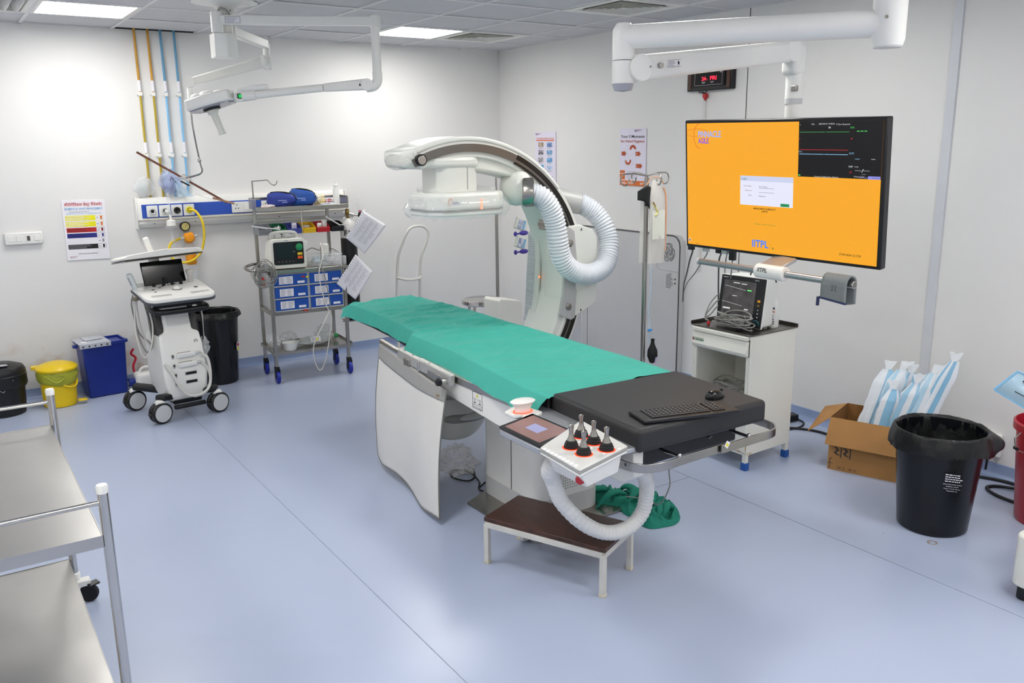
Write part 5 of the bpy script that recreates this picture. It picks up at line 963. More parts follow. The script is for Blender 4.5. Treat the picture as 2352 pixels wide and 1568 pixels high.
MB().grid(6, 10, lambda a, b: Vector((-1.265+.03*a, -3.43, 1.14+.38*b))).build('back_flap', film('flap_film', '#E6E4DC', .6), t, world=True)
MB().cyl((-1.19, -3.455, 1.135), (-1.19, -3.455, 1.09), .011).build('port', CLEAR, t, world=True)
MB().tube(catmull([(-1.205, -3.46, 1.5), (-1.19, -3.48, 1.47), (-1.17, -3.48, 1.44), (-1.19, -3.48, 1.42)], 5), .005).build('yellow_tube', mat('tube_straw', '#E6D98A', .5, var=.05), t, world=True)
t = thing('infusion_line', 'thin clear infusion tube with blue clamp falling from the infuser bag', 'tube', (-1.19, -3.46, .6))
MB().tube(catmull([(-1.19, -3.455, 1.1), (-1.19, -3.46, 1.0), (-1.2, -3.46, .9), (-1.21, -3.46, .83), (-1.19, -3.46, .78), (-1.2, -3.46, .64)], 6), .004, n=8).build('line', film('line_blue', '#BCD3E6', .6), t, world=True)
MB().cyl((-1.195, -3.46, .80), (-1.195, -3.46, .74), .009).build('drip_chamber', CLEAR, t, world=True); MB().box((-1.192, -3.46, .725), (.03, .014, .014)).build('blue_clamp', mat('clamp_blue', '#3C8FD4', .4, var=.03), t, world=True, bevel=.003)
t = thing('inflation_bulb', 'black rubber squeeze bulb hanging beside the drip stand pole', 'bulb', (-1.18, -3.47, .55))
MB().lathe([(.0, -.07), (.018, -.06), (.032, -.02), (.03, .015), (.014, .05), (.01, .07), (.013, .085), (.0, .09)], (-1.18, -3.475, .585), n=24).build('bulb', MATTE, t, world=True); MB().cyl((-1.178, -3.51, .56), (-1.178, -3.5, .52), .006).build('valve', mat('valve_lilac', '#C9B6D8', .4, var=.03), t, world=True)
t = thing('black_cuff', 'black rubber strap clipped to the drip stand below the hooks', 'strap', (-1.25, -3.43, 1.5))
MB().grid(10, 8, lambda a, b: Vector((-1.31+.1*a, -3.455-.015*math.sin(a*PI), 1.565-.05*b+.03*math.sin(a*2.4)-.085*a*b))).build('strap', MATTE, t, world=True, solid=.006); MB().box((-1.215, -3.44, 1.5), (.03, .03, .05)).build('clip', BLACK, t, world=True, bevel=.005)
MB().cyl((-1.2, -3.47, 1.5), (-1.19, -3.48, 1.47), .005).build('brass_fitting', MC['brass'], t, world=True)
# ---------------------------------------------------------------- catheter table
def lerp_tab(tab, y):
    for (a, va), (b, vb) in zip(tab, tab[1:]):
        if y >= b: return va+(vb-va)*max(0, min(1, (y-a)/(b-a)))
    return tab[-1][1]
NXT = [(-1.7, -2.45), (-2.3, -2.448), (-2.7, -2.485), (-2.86, -2.505), (-2.95, -2.55), (-3.43, -2.565), (-3.75, -2.60), (-4.24, -2.665), (-4.5, -2.675)]
FXT = [(-1.7, -1.975), (-1.84, -1.955), (-2.3, -1.905), (-3.3, -1.915), (-3.94, -1.92), (-4.5, -1.96)]
TB = thing('catheter_table', 'long patient table on one white column with steel end rails, controls and black top', 'operating table', (-2.3, -3.8, 0))
BK = mat('table_black', '#1B1B1D', .4, var=.05)
def top_poly(nin, fin, ys): return [(lerp_tab(NXT, y)+nin, y) for y in ys]+[(lerp_tab(FXT, y)-fin, y) for y in reversed(ys)]
ys = [-1.78, -2.0, -2.3, -2.7, -2.86, -2.97, -3.4, -3.75, -4.24, -4.5]
pp = [(-2.40, -1.76), (-2.44, -1.80), (-2.455, -2.2), (-2.49, -2.6), (-2.54, -2.86), (-2.62, -3.02), (-2.62, -4.94), (-1.99, -4.94), (-1.93, -3.0), (-1.92, -2.3), (-1.95, -1.82), (-2.0, -1.76)]
MB().prism(pp, (0, 0, .685), (1, 0, 0), (0, 1, 0), (0, 0, .02)).build('table_top', BK, TB, world=True, bevel=.004)
MB().prism([(-2.61, -2.95), (-2.61, -4.9), (-2.03, -4.9), (-1.97, -2.95)], (0, 0, .60), (1, 0, 0), (0, 1, 0), (0, 0, .086)).build('underframe', BK, TB, world=True, bevel=.01)
pr_ = [(-3.18, .70), (-4.96, .70), (-4.96, .60), (-4.9, .56), (-4.0, .553), (-3.6, .585), (-3.18, .62)]
MB().prism(pr_, (-2.665, 0, 0), (0, 1, 0), (0, 0, 1), (.05, 0, 0)).build('side_panel', WHITE, TB, world=True, bevel=.004)
MB().bx(-2.672, -2.61, -4.5, -3.15, .675, .712).build('side_rail', STEEL, TB, world=True, bevel=.003)
g = MB(); F = Face((-2.6655, -3.79, .672), (0, -1, -.0), (0, 0, -1), .09, .085)
for a in (0, .97): F.rect(g, a, 0, a+.03, 1, 0, 1); F.rect(g, 0, a, 1, a+.03, 0, 1)
F.rect(g, 0, .76, 1, .78, 0, 1); F.text(g, 'Do not step', .06, .88, .1, 0, w=.88); F.poly(g, [(.4, .28), (.5, .08), (.6, .28)], 1, 2)
for cx in (.25, .75): F.line(g, [(cx-.15, .4), (cx+.15, .4), (cx+.15, .48), (cx-.15, .48), (cx-.15, .4)], .0012, 0); F.line(g, [(cx, .48), (cx, .62)], .0015, 0); F.rect(g, cx-.1, .62, cx+.1, .68, 0, 2)
g.build('warning_label', [INK, YEL], TB, world=True, smooth=0)
col = [(-2.25+a, -3.77+b) for a, b in rrect(.41, .54, .09, 7)]
MB().prism(col, (0, 0, .02), (1, 0, 0), (0, 1, 0), (0, 0, .6)).build('column', WHITE, TB, world=True, bevel=.003)
MB().prism([(-2.25+a, -3.77+b) for a, b in rrect(.418, .548, .094, 7)], (0, 0, .012), (1, 0, 0), (0, 1, 0), (0, 0, .1)).build('column_shoe', LGREY, TB, world=True)
for p in ((-2.456, -3.81), ): MB().bx(p[0]-.001, p[0]+.003, p[1]-.002, p[1]+.002, .1, .6).build('panel_gap', INK, TB, world=True, smooth=0)
g = MB()
for i in range(14):
    for j in range(9): g.bx(-2.315+i*.0145, -2.309+i*.0145, -4.0415, -4.039, .15+j*.014, .1555+j*.014)
o = g.build('vent_grille', GPLAS, TB, world=True, smooth=0)
MB().prism([(-2.61, -3.62), (-2.61, -3.8), (-2.45, -4.16), (-1.98, -4.16), (-1.96, -3.5), (-2.38, -3.5)], (0, 0, 0), (1, 0, 0), (0, 1, 0), (0, 0, .012)).build('base_plate', STEEL, TB, world=True, bevel=.002)
# flat steel rail loop round the foot end
def strap(mb, P, hh, th):
    n = len(P); vs = []
    for i, p in enumerate(P):
        a = P[max(i-1, 0)]; b = P[min(i+1, n-1)]; d = (b-a).normalized(); q = Vector((-d.y, d.x, 0)).normalized()*th/2
        vs += [p-q+Vector((0, 0, -hh/2)), p+q+Vector((0, 0, -hh/2)), p+q+Vector((0, 0, hh/2)), p-q+Vector((0, 0, hh/2))]
    fs = [(i*4+k, i*4+(k+1) % 4, i*4+4+(k+1) % 4, i*4+4+k) for i in range(n-1) for k in range(4)]+[(3, 2, 1, 0), tuple((n-1)*4+k for k in range(4))]; return mb.add(vs, fs)
strap(MB(), catmull([(-2.70, -4.6, .655), (-2.70, -4.9, .655), (-2.68, -5.0, .655), (-2.60, -5.04, .655), (-2.45, -5.035, .655), (-2.24, -5.03, .655)], 7), .036, .008).build('end_rail', STEEL, TB, world=True, bevel=.002)
strap(MB(), catmull([(-2.28, -5.045, .657), (-2.1, -5.04, .657), (-1.97, -5.035, .657), (-1.91, -5.0, .657), (-1.885, -4.93, .657), (-1.89, -4.7, .657), (-1.9, -4.3, .657)], 7), .036, .008).build('end_rail', STEEL, TB, world=True, bevel=.002)
for x in (-2.5, -2.11): MB().cyl((x, -5.035, .672), (x, -4.93, .672), .007).ball((x, -5.035, .678), .009).build('rail_bolt', CHROME, TB, world=True)
g = MB(); F = Face((-2.275, -5.052, .69), (1, 0, .1), (.1, 0, -1), .035, .035); F.poly(g, [(.5, 0), (1, .45), (.5, 1), (0, .55)], 0, 1); F.poly(g, [(.5, .2), (.78, .7), (.22, .7)], 1, 2); g.build('warning_label', [PAPER, YEL], TB, world=True, smooth=0)
# operator controls
SIL = mat('panel_silver', '#B9BBC0', .33, .6, var=.02)
MB().prism([(-2.745, -4.36), (-2.64, -4.30), (-2.64, -4.98), (-2.75, -4.98)], (0, 0, .712), (1, 0, 0), (0, 1, 0), (0, 0, .018)).build('control_arm', SIL, TB, world=True, bevel=.003)
g = MB().text('IITPL', (-2.70, -4.60, .7315), (.15, -1, 0), (1, .15, 0), .028, bold=.01); g.build('maker_mark', GPLAS, TB, world=True, smooth=0)
kp = MB().prism([(-2.85, -4.355), (-2.745, -4.30), (-2.72, -4.45), (-2.77, -4.475), (-2.845, -4.495)], (0, 0, .728), (1, 0, 0), (0, 1, 0), (0, 0, .017)).build('touch_pod', WHITE, TB, world=True, bevel=.006, seg=3)
bc = Vector((-2.79, -4.405, .745))
MB().lathe([(.0, .0), (.036, .0), (.034, .014), (.045, .035), (.056, .046), (.05, .05), (.0, .052)], bc, sx=1.05, sy=.72, n=36).build('control_bowl', WHITE, kp, world=True)
MB().tube([bc+Vector((.043*math.cos(a*PI/16), .032*math.sin(a*PI/16), .002)) for a in range(32)], .003, closed=True, n=8).build('red_light_ring', mat('ring_red', '#FF5A3C', .4, emit=1.3), kp, world=True)
MB().ball((-2.85, -4.455, .748), (.022, .016, .008)).build('small_pad', LGREY, kp, world=True)
tq = [(-2.976, -4.505), (-2.768, -4.445), (-2.768, -4.736), (-2.978, -4.788)]
sc_ = MB().prism([(a, b) for a, b in tq], (0, 0, .733), (1, 0, 0), (0, 1, 0), (0, 0, .012)).build('control_screen', BLACK, TB, world=True, bevel=.005, seg=3)
def inset(q, k): cx = sum(p[0] for p in q)/4; cy = sum(p[1] for p in q)/4; return [(cx+(a-cx)*k, cy+(b-cy)*k) for a, b in q]
MB().prism(inset(tq, .84), (0, 0, .7448), (1, 0, 0), (0, 1, 0), (0, 0, .0006)).build('display', mat('display_brown', '#7E5A54', .1, emit=.25, col2='#8A6A66', vscale=3), sc_, world=True, smooth=0)
MB().prism(inset(tq, .3), (.0, 0, .7456), (1, 0, 0), (0, 1, 0), (0, 0, .0004)).build('login_box', mat('display_lilac', '#8F8FB4', .1, emit=.4, var=.02), sc_, world=True, smooth=0)
MB().prism(inset(tq, .99), (0, 0, .705), (1, 0, 0), (0, 1, 0), (0, 0, .028)).build('screen_housing', SIL, TB, world=True, bevel=.008, seg=3)
jq = [(-3.02, -4.847), (-2.70, -4.685), (-2.752, -5.023), (-3.043, -5.11)]
MB().prism(jq, (0, 0, .756), (1, 0, 0), (0, 1, 0), (0, 0, .01)).build('joystick_plate', mat('plate_white', '#D9D8D4', .3, var=.01), TB, world=True, bevel=.005, seg=3)
MB().prism(inset(jq, 1.005), (0, 0, .748), (1, 0, 0), (0, 1, 0), (0, 0, .009)).build('plate_edge', GPLAS, TB, world=True, bevel=.004)
MB().prism(inset(jq, .99), (0, 0, .738), (1, 0, 0), (0, 1, 0), (0, 0, .011)).build('plate_lip', WHITE, TB, world=True, bevel=.003)
bq = inset(jq, .88)
b = MB(); n4 = len(b.v); low = [(-2.96, -4.86), (-2.72, -4.76), (-2.775, -5.0), (-2.96, -5.045)]
b.add([(a, c, .66) for a, c in low]+[(a, c, .74) for a, c in bq], [(3, 2, 1, 0), (4, 5, 6, 7), (0, 1, 5, 4), (1, 2, 6, 5), (2, 3, 7, 6), (3, 0, 4, 7)]); b.build('joystick_housing', WHITE, TB, world=True, bevel=.006, seg=2)
RINGR = MC['ring_red'] if 'ring_red' in MC else None; DRED = mat('ring_orange_red', '#FF3A12', .4, emit=1.8)
J0 = None
for x, y in ((-2.827, -4.845), (-2.835, -4.929), (-2.842, -5.01), (-2.931, -4.918), (-2.936, -4.997)):
    z = .766
    j = MB().lathe([(.027, 0), (.028, .005), (.0255, .009), (.026, .013), (.022, .018), (.0225, .022), (.018, .027), (.0155, .029)], (x, y, z), n=26).build('joystick', MATTE, TB, world=True)
    MB().lathe([(.016, .028), (.0145, .034), (.0095, .045), (.008, .058), (.009, .072), (.0105, .08), (.0105, .083), (.006, .086), (.0, .0845)], (x, y, z), n=22).build('stick', STEEL, j, world=True)
    MB().lathe([(.025, .0012), (.033, .0012)], (x, y, z-.0006), n=30, cap=False).build('light_ring', DRED, j, world=True, solid=.0008)
LEDW = mat('led_white', '#FFFFFF', .4, emit=1.4)
for k in range(9): q = k/8; MB().cyl((-3.017+.0*q-.01*q, -4.872-.195*q, .766), (-3.017-.01*q, -4.872-.195*q, .7668), .0065, n=14).build('lit_button', LEDW, TB, world=True)
for x, y in ((-2.79, -4.86), (-2.80, -4.945), (-2.80, -5.03), (-2.87, -4.885), (-2.875, -4.965), (-2.875, -5.035)): MB().cyl((x, y, .766), (x, y, .7667), .0035, n=12).build('lit_button', LEDW, TB, world=True)
MB().lathe([(.008, -.02), (.01, 0), (.017, .006), (.017, .018), (.014, .022), (.0, .023)], (-2.978, -5.035, .698), axis=(-.75, -.6, -.1), n=24).build('emergency_stop', mat('stop_red', '#B3161F', .35, coat=.5, var=.03), TB, world=True)
MB().bx(-2.78, -2.776, -5.045, -5.038, .70, .71).build('small_mark', INK, TB, world=True)
hp_ = catmull([(-2.925, -4.80, .675), (-2.925, -4.775, .63), (-2.89, -4.75, .575), (-2.847, -4.745, .478), (-2.759, -4.745, .375), (-2.66, -4.745, .3), (-2.57, -4.75, .268), (-2.48, -4.75, .275), (-2.425, -4.76, .33), (-2.425, -4.78, .42), (-2.46, -4.81, .5), (-2.54, -4.85, .58), (-2.62, -4.86, .64), (-2.65, -4.86, .665)], 22)
MB().tube(hp_, [.031+.0013*math.sin(i*1.35)+.001*noise.noise(hp_[i]*30) for i in range(len(hp_))], n=22).build('control_hose', mat('hose_wrapped', '#DADAD8', .35, var=.03, bump=.3, bscale=40), TB, world=True, smooth=60)
# pad at the foot end
cb = MB(); cb.add([(-2.645, -4.405, .706), (-2.677, -5.0, .706), (-1.982, -5.014, .706), (-1.937, -4.438, .706), (-2.645, -4.405, .8), (-2.677, -5.0, .8), (-1.982, -5.014, .8), (-1.937, -4.438, .8)], [(0, 3, 2, 1), (4, 5, 6, 7), (0, 1, 5, 4), (1, 2, 6, 5), (2, 3, 7, 6), (3, 0, 4, 7)])
tag(cb.build('foot_pad', mat('pad_vinyl', '#29292B', .5, bump=.02, bscale=25, var=.03), None, loc=(-2.3, -4.7, .706), world=True, bevel=.02, seg=5), 'thick black vinyl pad on the foot end of the table', 'cushion')
# keyboard and mouse
KX = Vector((.397, -.112, 0)).normalized(); KY = Vector((-KX.y, KX.x, 0)); kb0 = Vector((-2.575, -4.825, .8))
KB = thing('keyboard', 'compact black keyboard lying on the black foot pad', 'keyboard', kb0+KX*.205-KY*.07)
def kbox(mb, a0, a1, b0, b1, z0, z1): o = kb0+KX*(a0+a1)/2-KY*(b0+b1)/2+Vector((0, 0, (z0+z1)/2)); return mb.box(o, (a1-a0, b1-b0, z1-z0), R=RZ(math.atan2(KX.y, KX.x)))
kbox(MB(), 0, .415, 0, .14, .0015, .0155).build('case', mat('keyboard_black', '#17181B', .3, var=.03), KB, world=True, bevel=.004, seg=3)
KK = mat('keycap_black', '#202125', .4, var=.04)
for r in range(6):
    n = 17; kh = .0165 if r else .010; b0 = .012+(0 if r == 0 else .012+(r-1)*.0192)
    for c in range(n):
        if r == 5 and 4 <= c <= 8:
            if c > 4: continue
            a0, a1 = .014+c*.0183, .014+9*.0183-.002
        else: a0, a1 = .014+c*.0183, .014+(c+1)*.0183-.0022
        if c >= 14: a0 += .01; a1 += .01
        q = kbox(MB(), a0+.022*0+.03, a1+.03, b0, b0+kh, .0155, .019)
        q.build('key', KK, KB, world=True, bevel=.001, seg=1)
g = MB(); L_ = 'QWERTYUIOPASDFGHJKLZXCVBNM1234567890QWERTYUIOPASDFGHJKLZX'; i = 0
for r in range(1, 5):
    for c in range(17):
        a = .014+c*.0183+.006+.03+(.01 if c >= 14 else 0); b = .012+.012+(r-1)*.0192+.0055
        g.add([kb0+KX*(a+dx)-KY*(b+dy)+Vector((0, 0, .0192)) for dx, dy in ((0, 0), (.003, 0), (.003, .004), (0, .004))], [(3, 2, 1, 0)])
g.build('key_legends', LGREY, KB, world=True, smooth=0)['kind'] = 'stuff'
MS = thing('mouse', 'small black computer mouse on the black foot pad beside the keyboard', 'mouse', (-2.13, -4.86, .8))
mr = Matrix.Rotation(.15, 3, 'Z')
b = MB(); b.grid(28, 12, lambda a, q: Vector((-2.13, -4.862, .8012))+mr @ Vector((.052*math.cos(a*2*PI)*math.cos(q*PI/2)**.7, .032*math.sin(a*2*PI)*math.cos(q*PI/2)**.7, .034*math.sin(q*PI/2)*(1-.25*math.cos(a*2*PI)*math.cos(q*PI/2)))), cu=True); b.lathe([(.0, 0), (1, 0)], (0, 0, -5), n=3) if False else None
b.build('shell', mat('mouse_black', '#0F1012', .22, var=.03), MS, world=True); MB().cyl((-2.094, -4.866, .826), (-2.094, -4.860, .826), .007).build('scroll_wheel', MATTE, MS, world=True)
# green sheet
def shp(a, b):
    y = -1.74+(-4.425+1.74)*b; nx = lerp_tab(NXT, y); fx_ = lerp_tab(FXT, y); wide = min(1, max(0, (-2.84-y)/.12)); nlow = -.035-.03*wide
    yy = y + (.035*noise.noise(Vector((a*5, 0, 3))) if b > .98 else 0)
    q = max(0, min(1, (a-.2)/.65)); X_ = nx+(fx_-nx)*q; e = min(q, 1-q)
    v1 = noise.noise(Vector((X_*2.6+y*1.6, y*8.5, 0))); v2 = noise.noise(Vector((X_*5-y*3, y*17, 4))); v3 = noise.noise(Vector((X_*3, y*2.2, 8)))
    rd = max(0, .22-abs(v1))/.22; r2 = max(0, .18-abs(v2))/.18
    env = (1.0 if y > -3.2 else max(.35, 1-(-3.2-y)*.8)); soft = min(1, e/.12+.12)
    z = .791+(rd**1.3*.017+r2**1.3*.006)*env*soft+.005*v3
    if y > -1.9: z -= (y+1.9)**2*1.2
    drop = .082+.014*noise.noise(Vector((y*3.2, 1, 0)))+.006*noise.noise(Vector((y*9, 2, 0)))
    wav = .012*noise.noise(Vector((y*5, 2, 5)))+.005*noise.noise(Vector((y*14, 7, 5)))
    if a < .2:
        s_ = a/.2; x = nx+nlow*(1-s_)**.8+wav*(1-s_); return Vector((x, yy, z-drop*(1-s_)**.9))
    if a > .85:
        s_ = (a-.85)/.15; return Vector((fx_+.035*s_**.8+wav*s_, yy, z-drop*s_))
    z -= .01*max(0, 1-e/.035)**2
    return Vector((X_, yy, z))
GRN = mat('surgical_green', '#3FAA9A', .75, var=.05, vscale=3, bump=.08, bscale=260)
MT = thing('mattress', 'patient mattress under the green sheet', 'mattress', (-2.2, -3, .706)) if False else None
mt = MB().prism([(lerp_tab(NXT, y)+.02, y) for y in ys[:-1]+[-4.39]]+[(lerp_tab(FXT, y)-.02, y) for y in reversed(ys[:-1]+[-4.39])], (0, 0, .7065), (1, 0, 0), (0, 1, 0), (0, 0, .072))
mt.build('mattress', BK, TB, world=True, bevel=.02, seg=3)
g = MB().grid(90, 420, shp)
head = MB
g.grid(70, 8, lambda a, b: (lambda p: Vector((p.x+(.012*(1-b) if a < .5 else -.012*(1-b)) , p.y+.035*math.sin(b*PI/2), p.z-(.075*b*b) if p.z > .76 else p.z-.01*b)))(shp(.16+.7*a, 0)))
tag(g.build('green_sheet', GRN, None, loc=(-2.25, -3.1, .78), world=True, smooth=60), 'wrinkled green surgical sheet draped over the table mattress', 'sheet')
# lead skirt with its clamp rail
SK = thing('lead_skirt', 'hanging white radiation skirt on a steel clamp at the near side of the table', 'radiation skirt', (-2.72, -3.23, 0))
def sk(a, b, off=0):
    tz = .735-.095*a**1.2-.01*math.sin(a*PI); top = Vector((-2.705-.015*a, -2.845-.785*a, tz))
    bot = Vector((-2.745-.108*a, -2.83-.93*a+.0*a, .035+.035*math.sin(a*6.3+.3)*math.sin(a*PI)+.06*max(0, .12-a)*5))
    p = top*(1-b)+bot*b; w_ = .022*math.sin(a*8+.6)*b*math.sin(a*PI)**.5; return p+Vector((-w_-.02*math.sin(b*PI), 0, 0))+Vector((off, 0, 0))
VIN = mat('skirt_vinyl', '#DAD8D4', .42, var=.02, bump=.06, bscale=5)
MB().grid(50, 40, sk).build('skirt_sheet', VIN, SK, world=True, solid=.004, smooth=60)
MB().grid(50, 8, lambda a, b: sk(a, b*(.115+.03*math.sin(a*PI)-.03*a), -.0045)).build('top_band', mat('skirt_band', '#9B9A97', .45, var=.04), SK, world=True, solid=.004, smooth=60)
ed = [sk(0, i/30) for i in range(3, 31)]+[sk(i/40, 1) for i in range(41)]+[sk(1, 1-i/30) for i in range(31)]
MB().tube(ed, .0045, n=8).build('edge_piping', mat('skirt_piping', '#6F6F6D', .5, var=.04), SK, world=True)
MB().beam((-2.71, -2.865, .757), (-2.7, -3.12, .728), .022, .022).build('thin_rail', STEEL, SK, world=True, bevel=.002)
MB().beam((-2.70, -3.08, .722), (-2.70, -3.38, .708), .03, .058).build('clamp_body', mat('cast_silver', '#BBBAB6', .34, .55, var=.03), SK, world=True, bevel=.005, seg=3); MB().beam((-2.695, -3.3, .712), (-2.695, -3.65, .695), .034, .062).build('clamp_body', mat('cast_silver', '#BBBAB6', .34, .55, var=.03), SK, world=True, bevel=.008, seg=3)
MB().box((-2.717, -3.2, .70), (.012, .07, .04)).build('clamp_plate', STEEL, SK, world=True, bevel=.003); MB().box((-2.717, -3.33, .705), (.01, .02, .05)).build('clamp_plate', CHROME, SK, world=True, bevel=.003)
MB().box((-2.716, -3.53, .69), (.008, .2, .032)).build('clamp_window', STEEL, SK, world=True, bevel=.002)
for y, z in ((-3.14, .757), (-3.42, .742), (-3.24, .752)): MB().cyl((-2.70, y, z-.012), (-2.70, y, z), .005).build('screw', CHROME, SK, world=True)
MB().cyl((-2.70, -3.62, .69), (-2.745, -3.62, .69), .012).build('knob_shaft', CHROME, SK, world=True)
MB().lathe([(.012, 0), (.022, .006), (.024, .02), (.018, .03), (.0, .032)], (-2.742, -3.62, .69), axis=(-1, 0, 0), n=5).build('star_knob', BLACK, SK, world=True, bevel=.004)
MB().box((-2.737, -3.57, .585), (.008, .035, .055)).build('strap_tab', mat('tab_tan', '#8D7B60', .5, var=.08), SK, world=True, bevel=.003)
# ---------------------------------------------------------------- step stool
ST = thing('step_stool', 'low step stool with dark wooden top and white steel legs', 'step stool', (-2.62, -4.44, 0))
q4 = [(-2.866, -4.225), (-2.612, -4.115), (-2.385, -4.64), (-2.635, -4.755)]
MB().prism(inset(q4, 1.045), (0, 0, .20), (1, 0, 0), (0, 1, 0), (0, 0, .02)).build('top', mat('stool_wood', '#4C3024', .28, col2='#3A241C', vscale=7, aniso=(6, 1, 1)), ST, world=True, bevel=.002)
fr = MB()
for i in range(4):
    a = Vector((*q4[i], .187)); b = Vector((*q4[(i+1) % 4], .187)); fr.beam(a, b, .024, .025)
SW = mat('stool_steel_white', '#CFCDC6', .38, var=.05, vscale=14); fr.build('frame', SW, ST, world=True, bevel=.0015)
for x, y in q4:
    l = MB().box((x, y, .1), (.024, .024, .176), R=RZ(.4)).build('leg', SW, ST, world=True, bevel=.0015); MB().box((x, y, .006), (.028, .028, .013), R=RZ(.4)).build('foot_cap', mat('cap_ivory', '#CFC7B4', .6, var=.08), l, world=True, bevel=.002)
t = thing('foot_switch', 'round steel foot pedal under the step stool', 'foot pedal', (-2.545, -4.17, 0))
MB().lathe([(.0, .032), (.04, .03), (.05, .02), (.05, 0), (.0, 0)], (0, 0, 0), n=30).build('pedal', CHROME, t); MB().box((-.06, .02, .02), (.05, .03, .02)).build('lug', LGREY, t, bevel=.003)
# cloth, wrappers and cables on the floor
def clothfn(cx, cy, rx, ry, rot, h, seed):
    R_ = RZ(rot)
    def fn(a, b):
        th = a*2*PI; r = b; cs, sn = math.cos(th), math.sin(th); k = 1+.25*noise.noise(Vector((cs*1.3, sn*1.3, seed)))
        x0, y0 = rx*r*k*cs, ry*r*k*sn
        n1 = noise.noise(Vector((x0*12+seed, y0*8, seed))); n2 = noise.noise(Vector((x0*8-y0*7, y0*14+x0*6, seed+7))); e = max(0, 1-r*r)
        z = h*e**.6*(.65+.6*n1)+.026*math.exp(-(n2/.09)**2)*(1-r**4)+.016*math.exp(-(n1/.08)**2)*(1-r**4)
        p = R_ @ Vector((x0, y0, 0)); return Vector((cx+p.x, cy+p.y, max(.002, z)))
    return fn
cl = MB().grid(120, 34, clothfn(-1.88, -4.18, .14, .2, .15, .06, 1), cu=True).grid(90, 30, clothfn(-1.93, -4.33, .13, .1, .1, .07, 5), cu=True).grid(80, 26, clothfn(-1.98, -4.02, .08, .14, .5, .08, 9), cu=True)
r_ = random.Random(31)
for q in range(9):
    cx, cy = (-1.88, -4.16) if q < 4 else ((-1.94, -4.34) if q < 7 else (-1.98, -4.04)); a = r_.uniform(0, PI); L_ = r_.uniform(.07, .12); dx, dy = math.cos(a)*L_, math.sin(a)*L_; ox, oy = r_.uniform(-.05, .05), r_.uniform(-.08, .08)
    cl.tube(catmull([(cx+ox-dx, cy+oy-dy, .02), (cx+ox-dx*.4+dy*.2, cy+oy-dy*.4-dx*.2, .06), (cx+ox+dx*.3, cy+oy+dy*.3, .075), (cx+ox+dx, cy+oy+dy, .015)], 7), [.006+.014*math.sin(PI*i/21) for i in range(22)], n=10, flat=.7)
tag(cl.build('crumpled_cloth', mat('cloth_green_dark', '#127A68', .8, var=.08, vscale=20), None, loc=(-1.9, -4.2, 0), world=True, smooth=60), 'crumpled green cloth heaped on the floor beside the table column', 'cloth')
tag(crumple(MB(), (-2.44, -3.22, .085), (.1, .1, .075), 81, n=90, amp=.5).build('plastic_wad', film('wad_film', '#F0EEEA', .3), None, loc=(-2.43, -3.2, 0), world=True, smooth=20), 'crumpled clear plastic wrapper on the floor behind the lead skirt', 'plastic bag')
tag(MB().tube(catmull([(-2.32, -3.2, .006), (-2.38, -3.32, .006), (-2.45, -3.36, .008), (-2.49, -3.26, .006), (-2.44, -3.17, .006), (-2.38, -3.25, .012), (-2.40, -3.40, .006), (-2.46, -3.5, .006), (-2.42, -3.58, .006), (-2.34, -3.58, .006), (-2.30, -3.5, .006), (-2.36, -3.44, .014), (-2.44, -3.47, .006)], 7), .0045, n=8).build('floor_cable', BCABLE, None, loc=(-2.4, -3.4, 0), world=True), 'black cable looped on the floor between skirt and table column', 'cable')
tag(MB().tube(catmull([(-2.2, -4.92, .66), (-2.16, -4.7, .5), (-2.12, -4.6, .4), (-2.095, -4.58, .3), (-2.08, -4.5, .18), (-1.98, -4.3, .11), (-2.02, -4.2, .1)], 8), .003, n=8).build('hanging_wire', CABLE, None, loc=(-2.1, -4.6, .3), world=True), 'thin grey wire hanging from the foot end of the table to the cloth', 'cable')

# ---------------------------------------------------------------- bedside cabinet and monitor
KA = .026
CBN = thing('bedside_cabinet', 'white enamel bedside cabinet with drawer and open niche on blue feet', 'cabinet', (-.882, -3.925, 0), KA)
W2, D2 = .217, .196
ce = MB()
ce.bx(-D2, D2, -W2, -W2+.012, .09, .79).bx(-D2, D2, W2-.012, W2, .09, .79).bx(D2-.012, D2, -W2+.012, W2-.012, .09, .79).bx(-D2, D2-.012, -W2+.012, W2-.012, .09, .102)
ce.bx(-D2+.005, D2-.012, -W2+.012, W2-.012, .385, .395).bx(-D2+.005, D2-.012, -W2+.012, W2-.012, .66, .67)
ce.bx(-D2, -D2+.02, -W2+.012, -W2+.034, .39, .67).bx(-D2, -D2+.02, W2-.034, W2-.012, .39, .67).bx(-D2, -D2+.02, -W2+.012, W2-.012, .765, .79)
ce.build('body', CREAM, CBN, bevel=.003)
MB().bx(-D2-.004, -D2+.01, -W2+.006, W2-.006, .105, .385).build('door', CREAM, CBN, bevel=.004)
MB().prism([(0, .672), (-.018, .672), (-.026, .69), (-.012, .755), (0, .76)], (-D2, -W2+.014, 0), (1, 0, 0), (0, 0, 1), (0, 2*W2-.028, 0)).build('drawer', CREAM, CBN, bevel=.003)
MB().prism([(0, .765), (-.02, .762), (-.02, .782), (0, .788)], (-D2, -W2+.014, 0), (1, 0, 0), (0, 0, 1), (0, 2*W2-.028, 0)).build('pull_out_board', CREAM, CBN, bevel=.002)
g = MB(); F = Face((-D2-.026, W2-.02, .727), (0, -1, 0), (.2, 0, -1), .09, .04); F.rect(g, 0, 0, 1, 1, 0, 1); F.text(g, 'R', .05, .5, .7, 1, w=.16, bold=.03); F.text(g, 'ARYAAN', .28, .35, .3, 2, w=.62, bold=.02); F.scribble(g, .28, .6, .95, .8, 1, 3, 2); g.build('maker_label', [mat('label_sage', '#C9D2C4', .5, var=.02), RED, mat('print_green', '#2F7A4A', .5, var=.02), INKG], CBN, smooth=0)
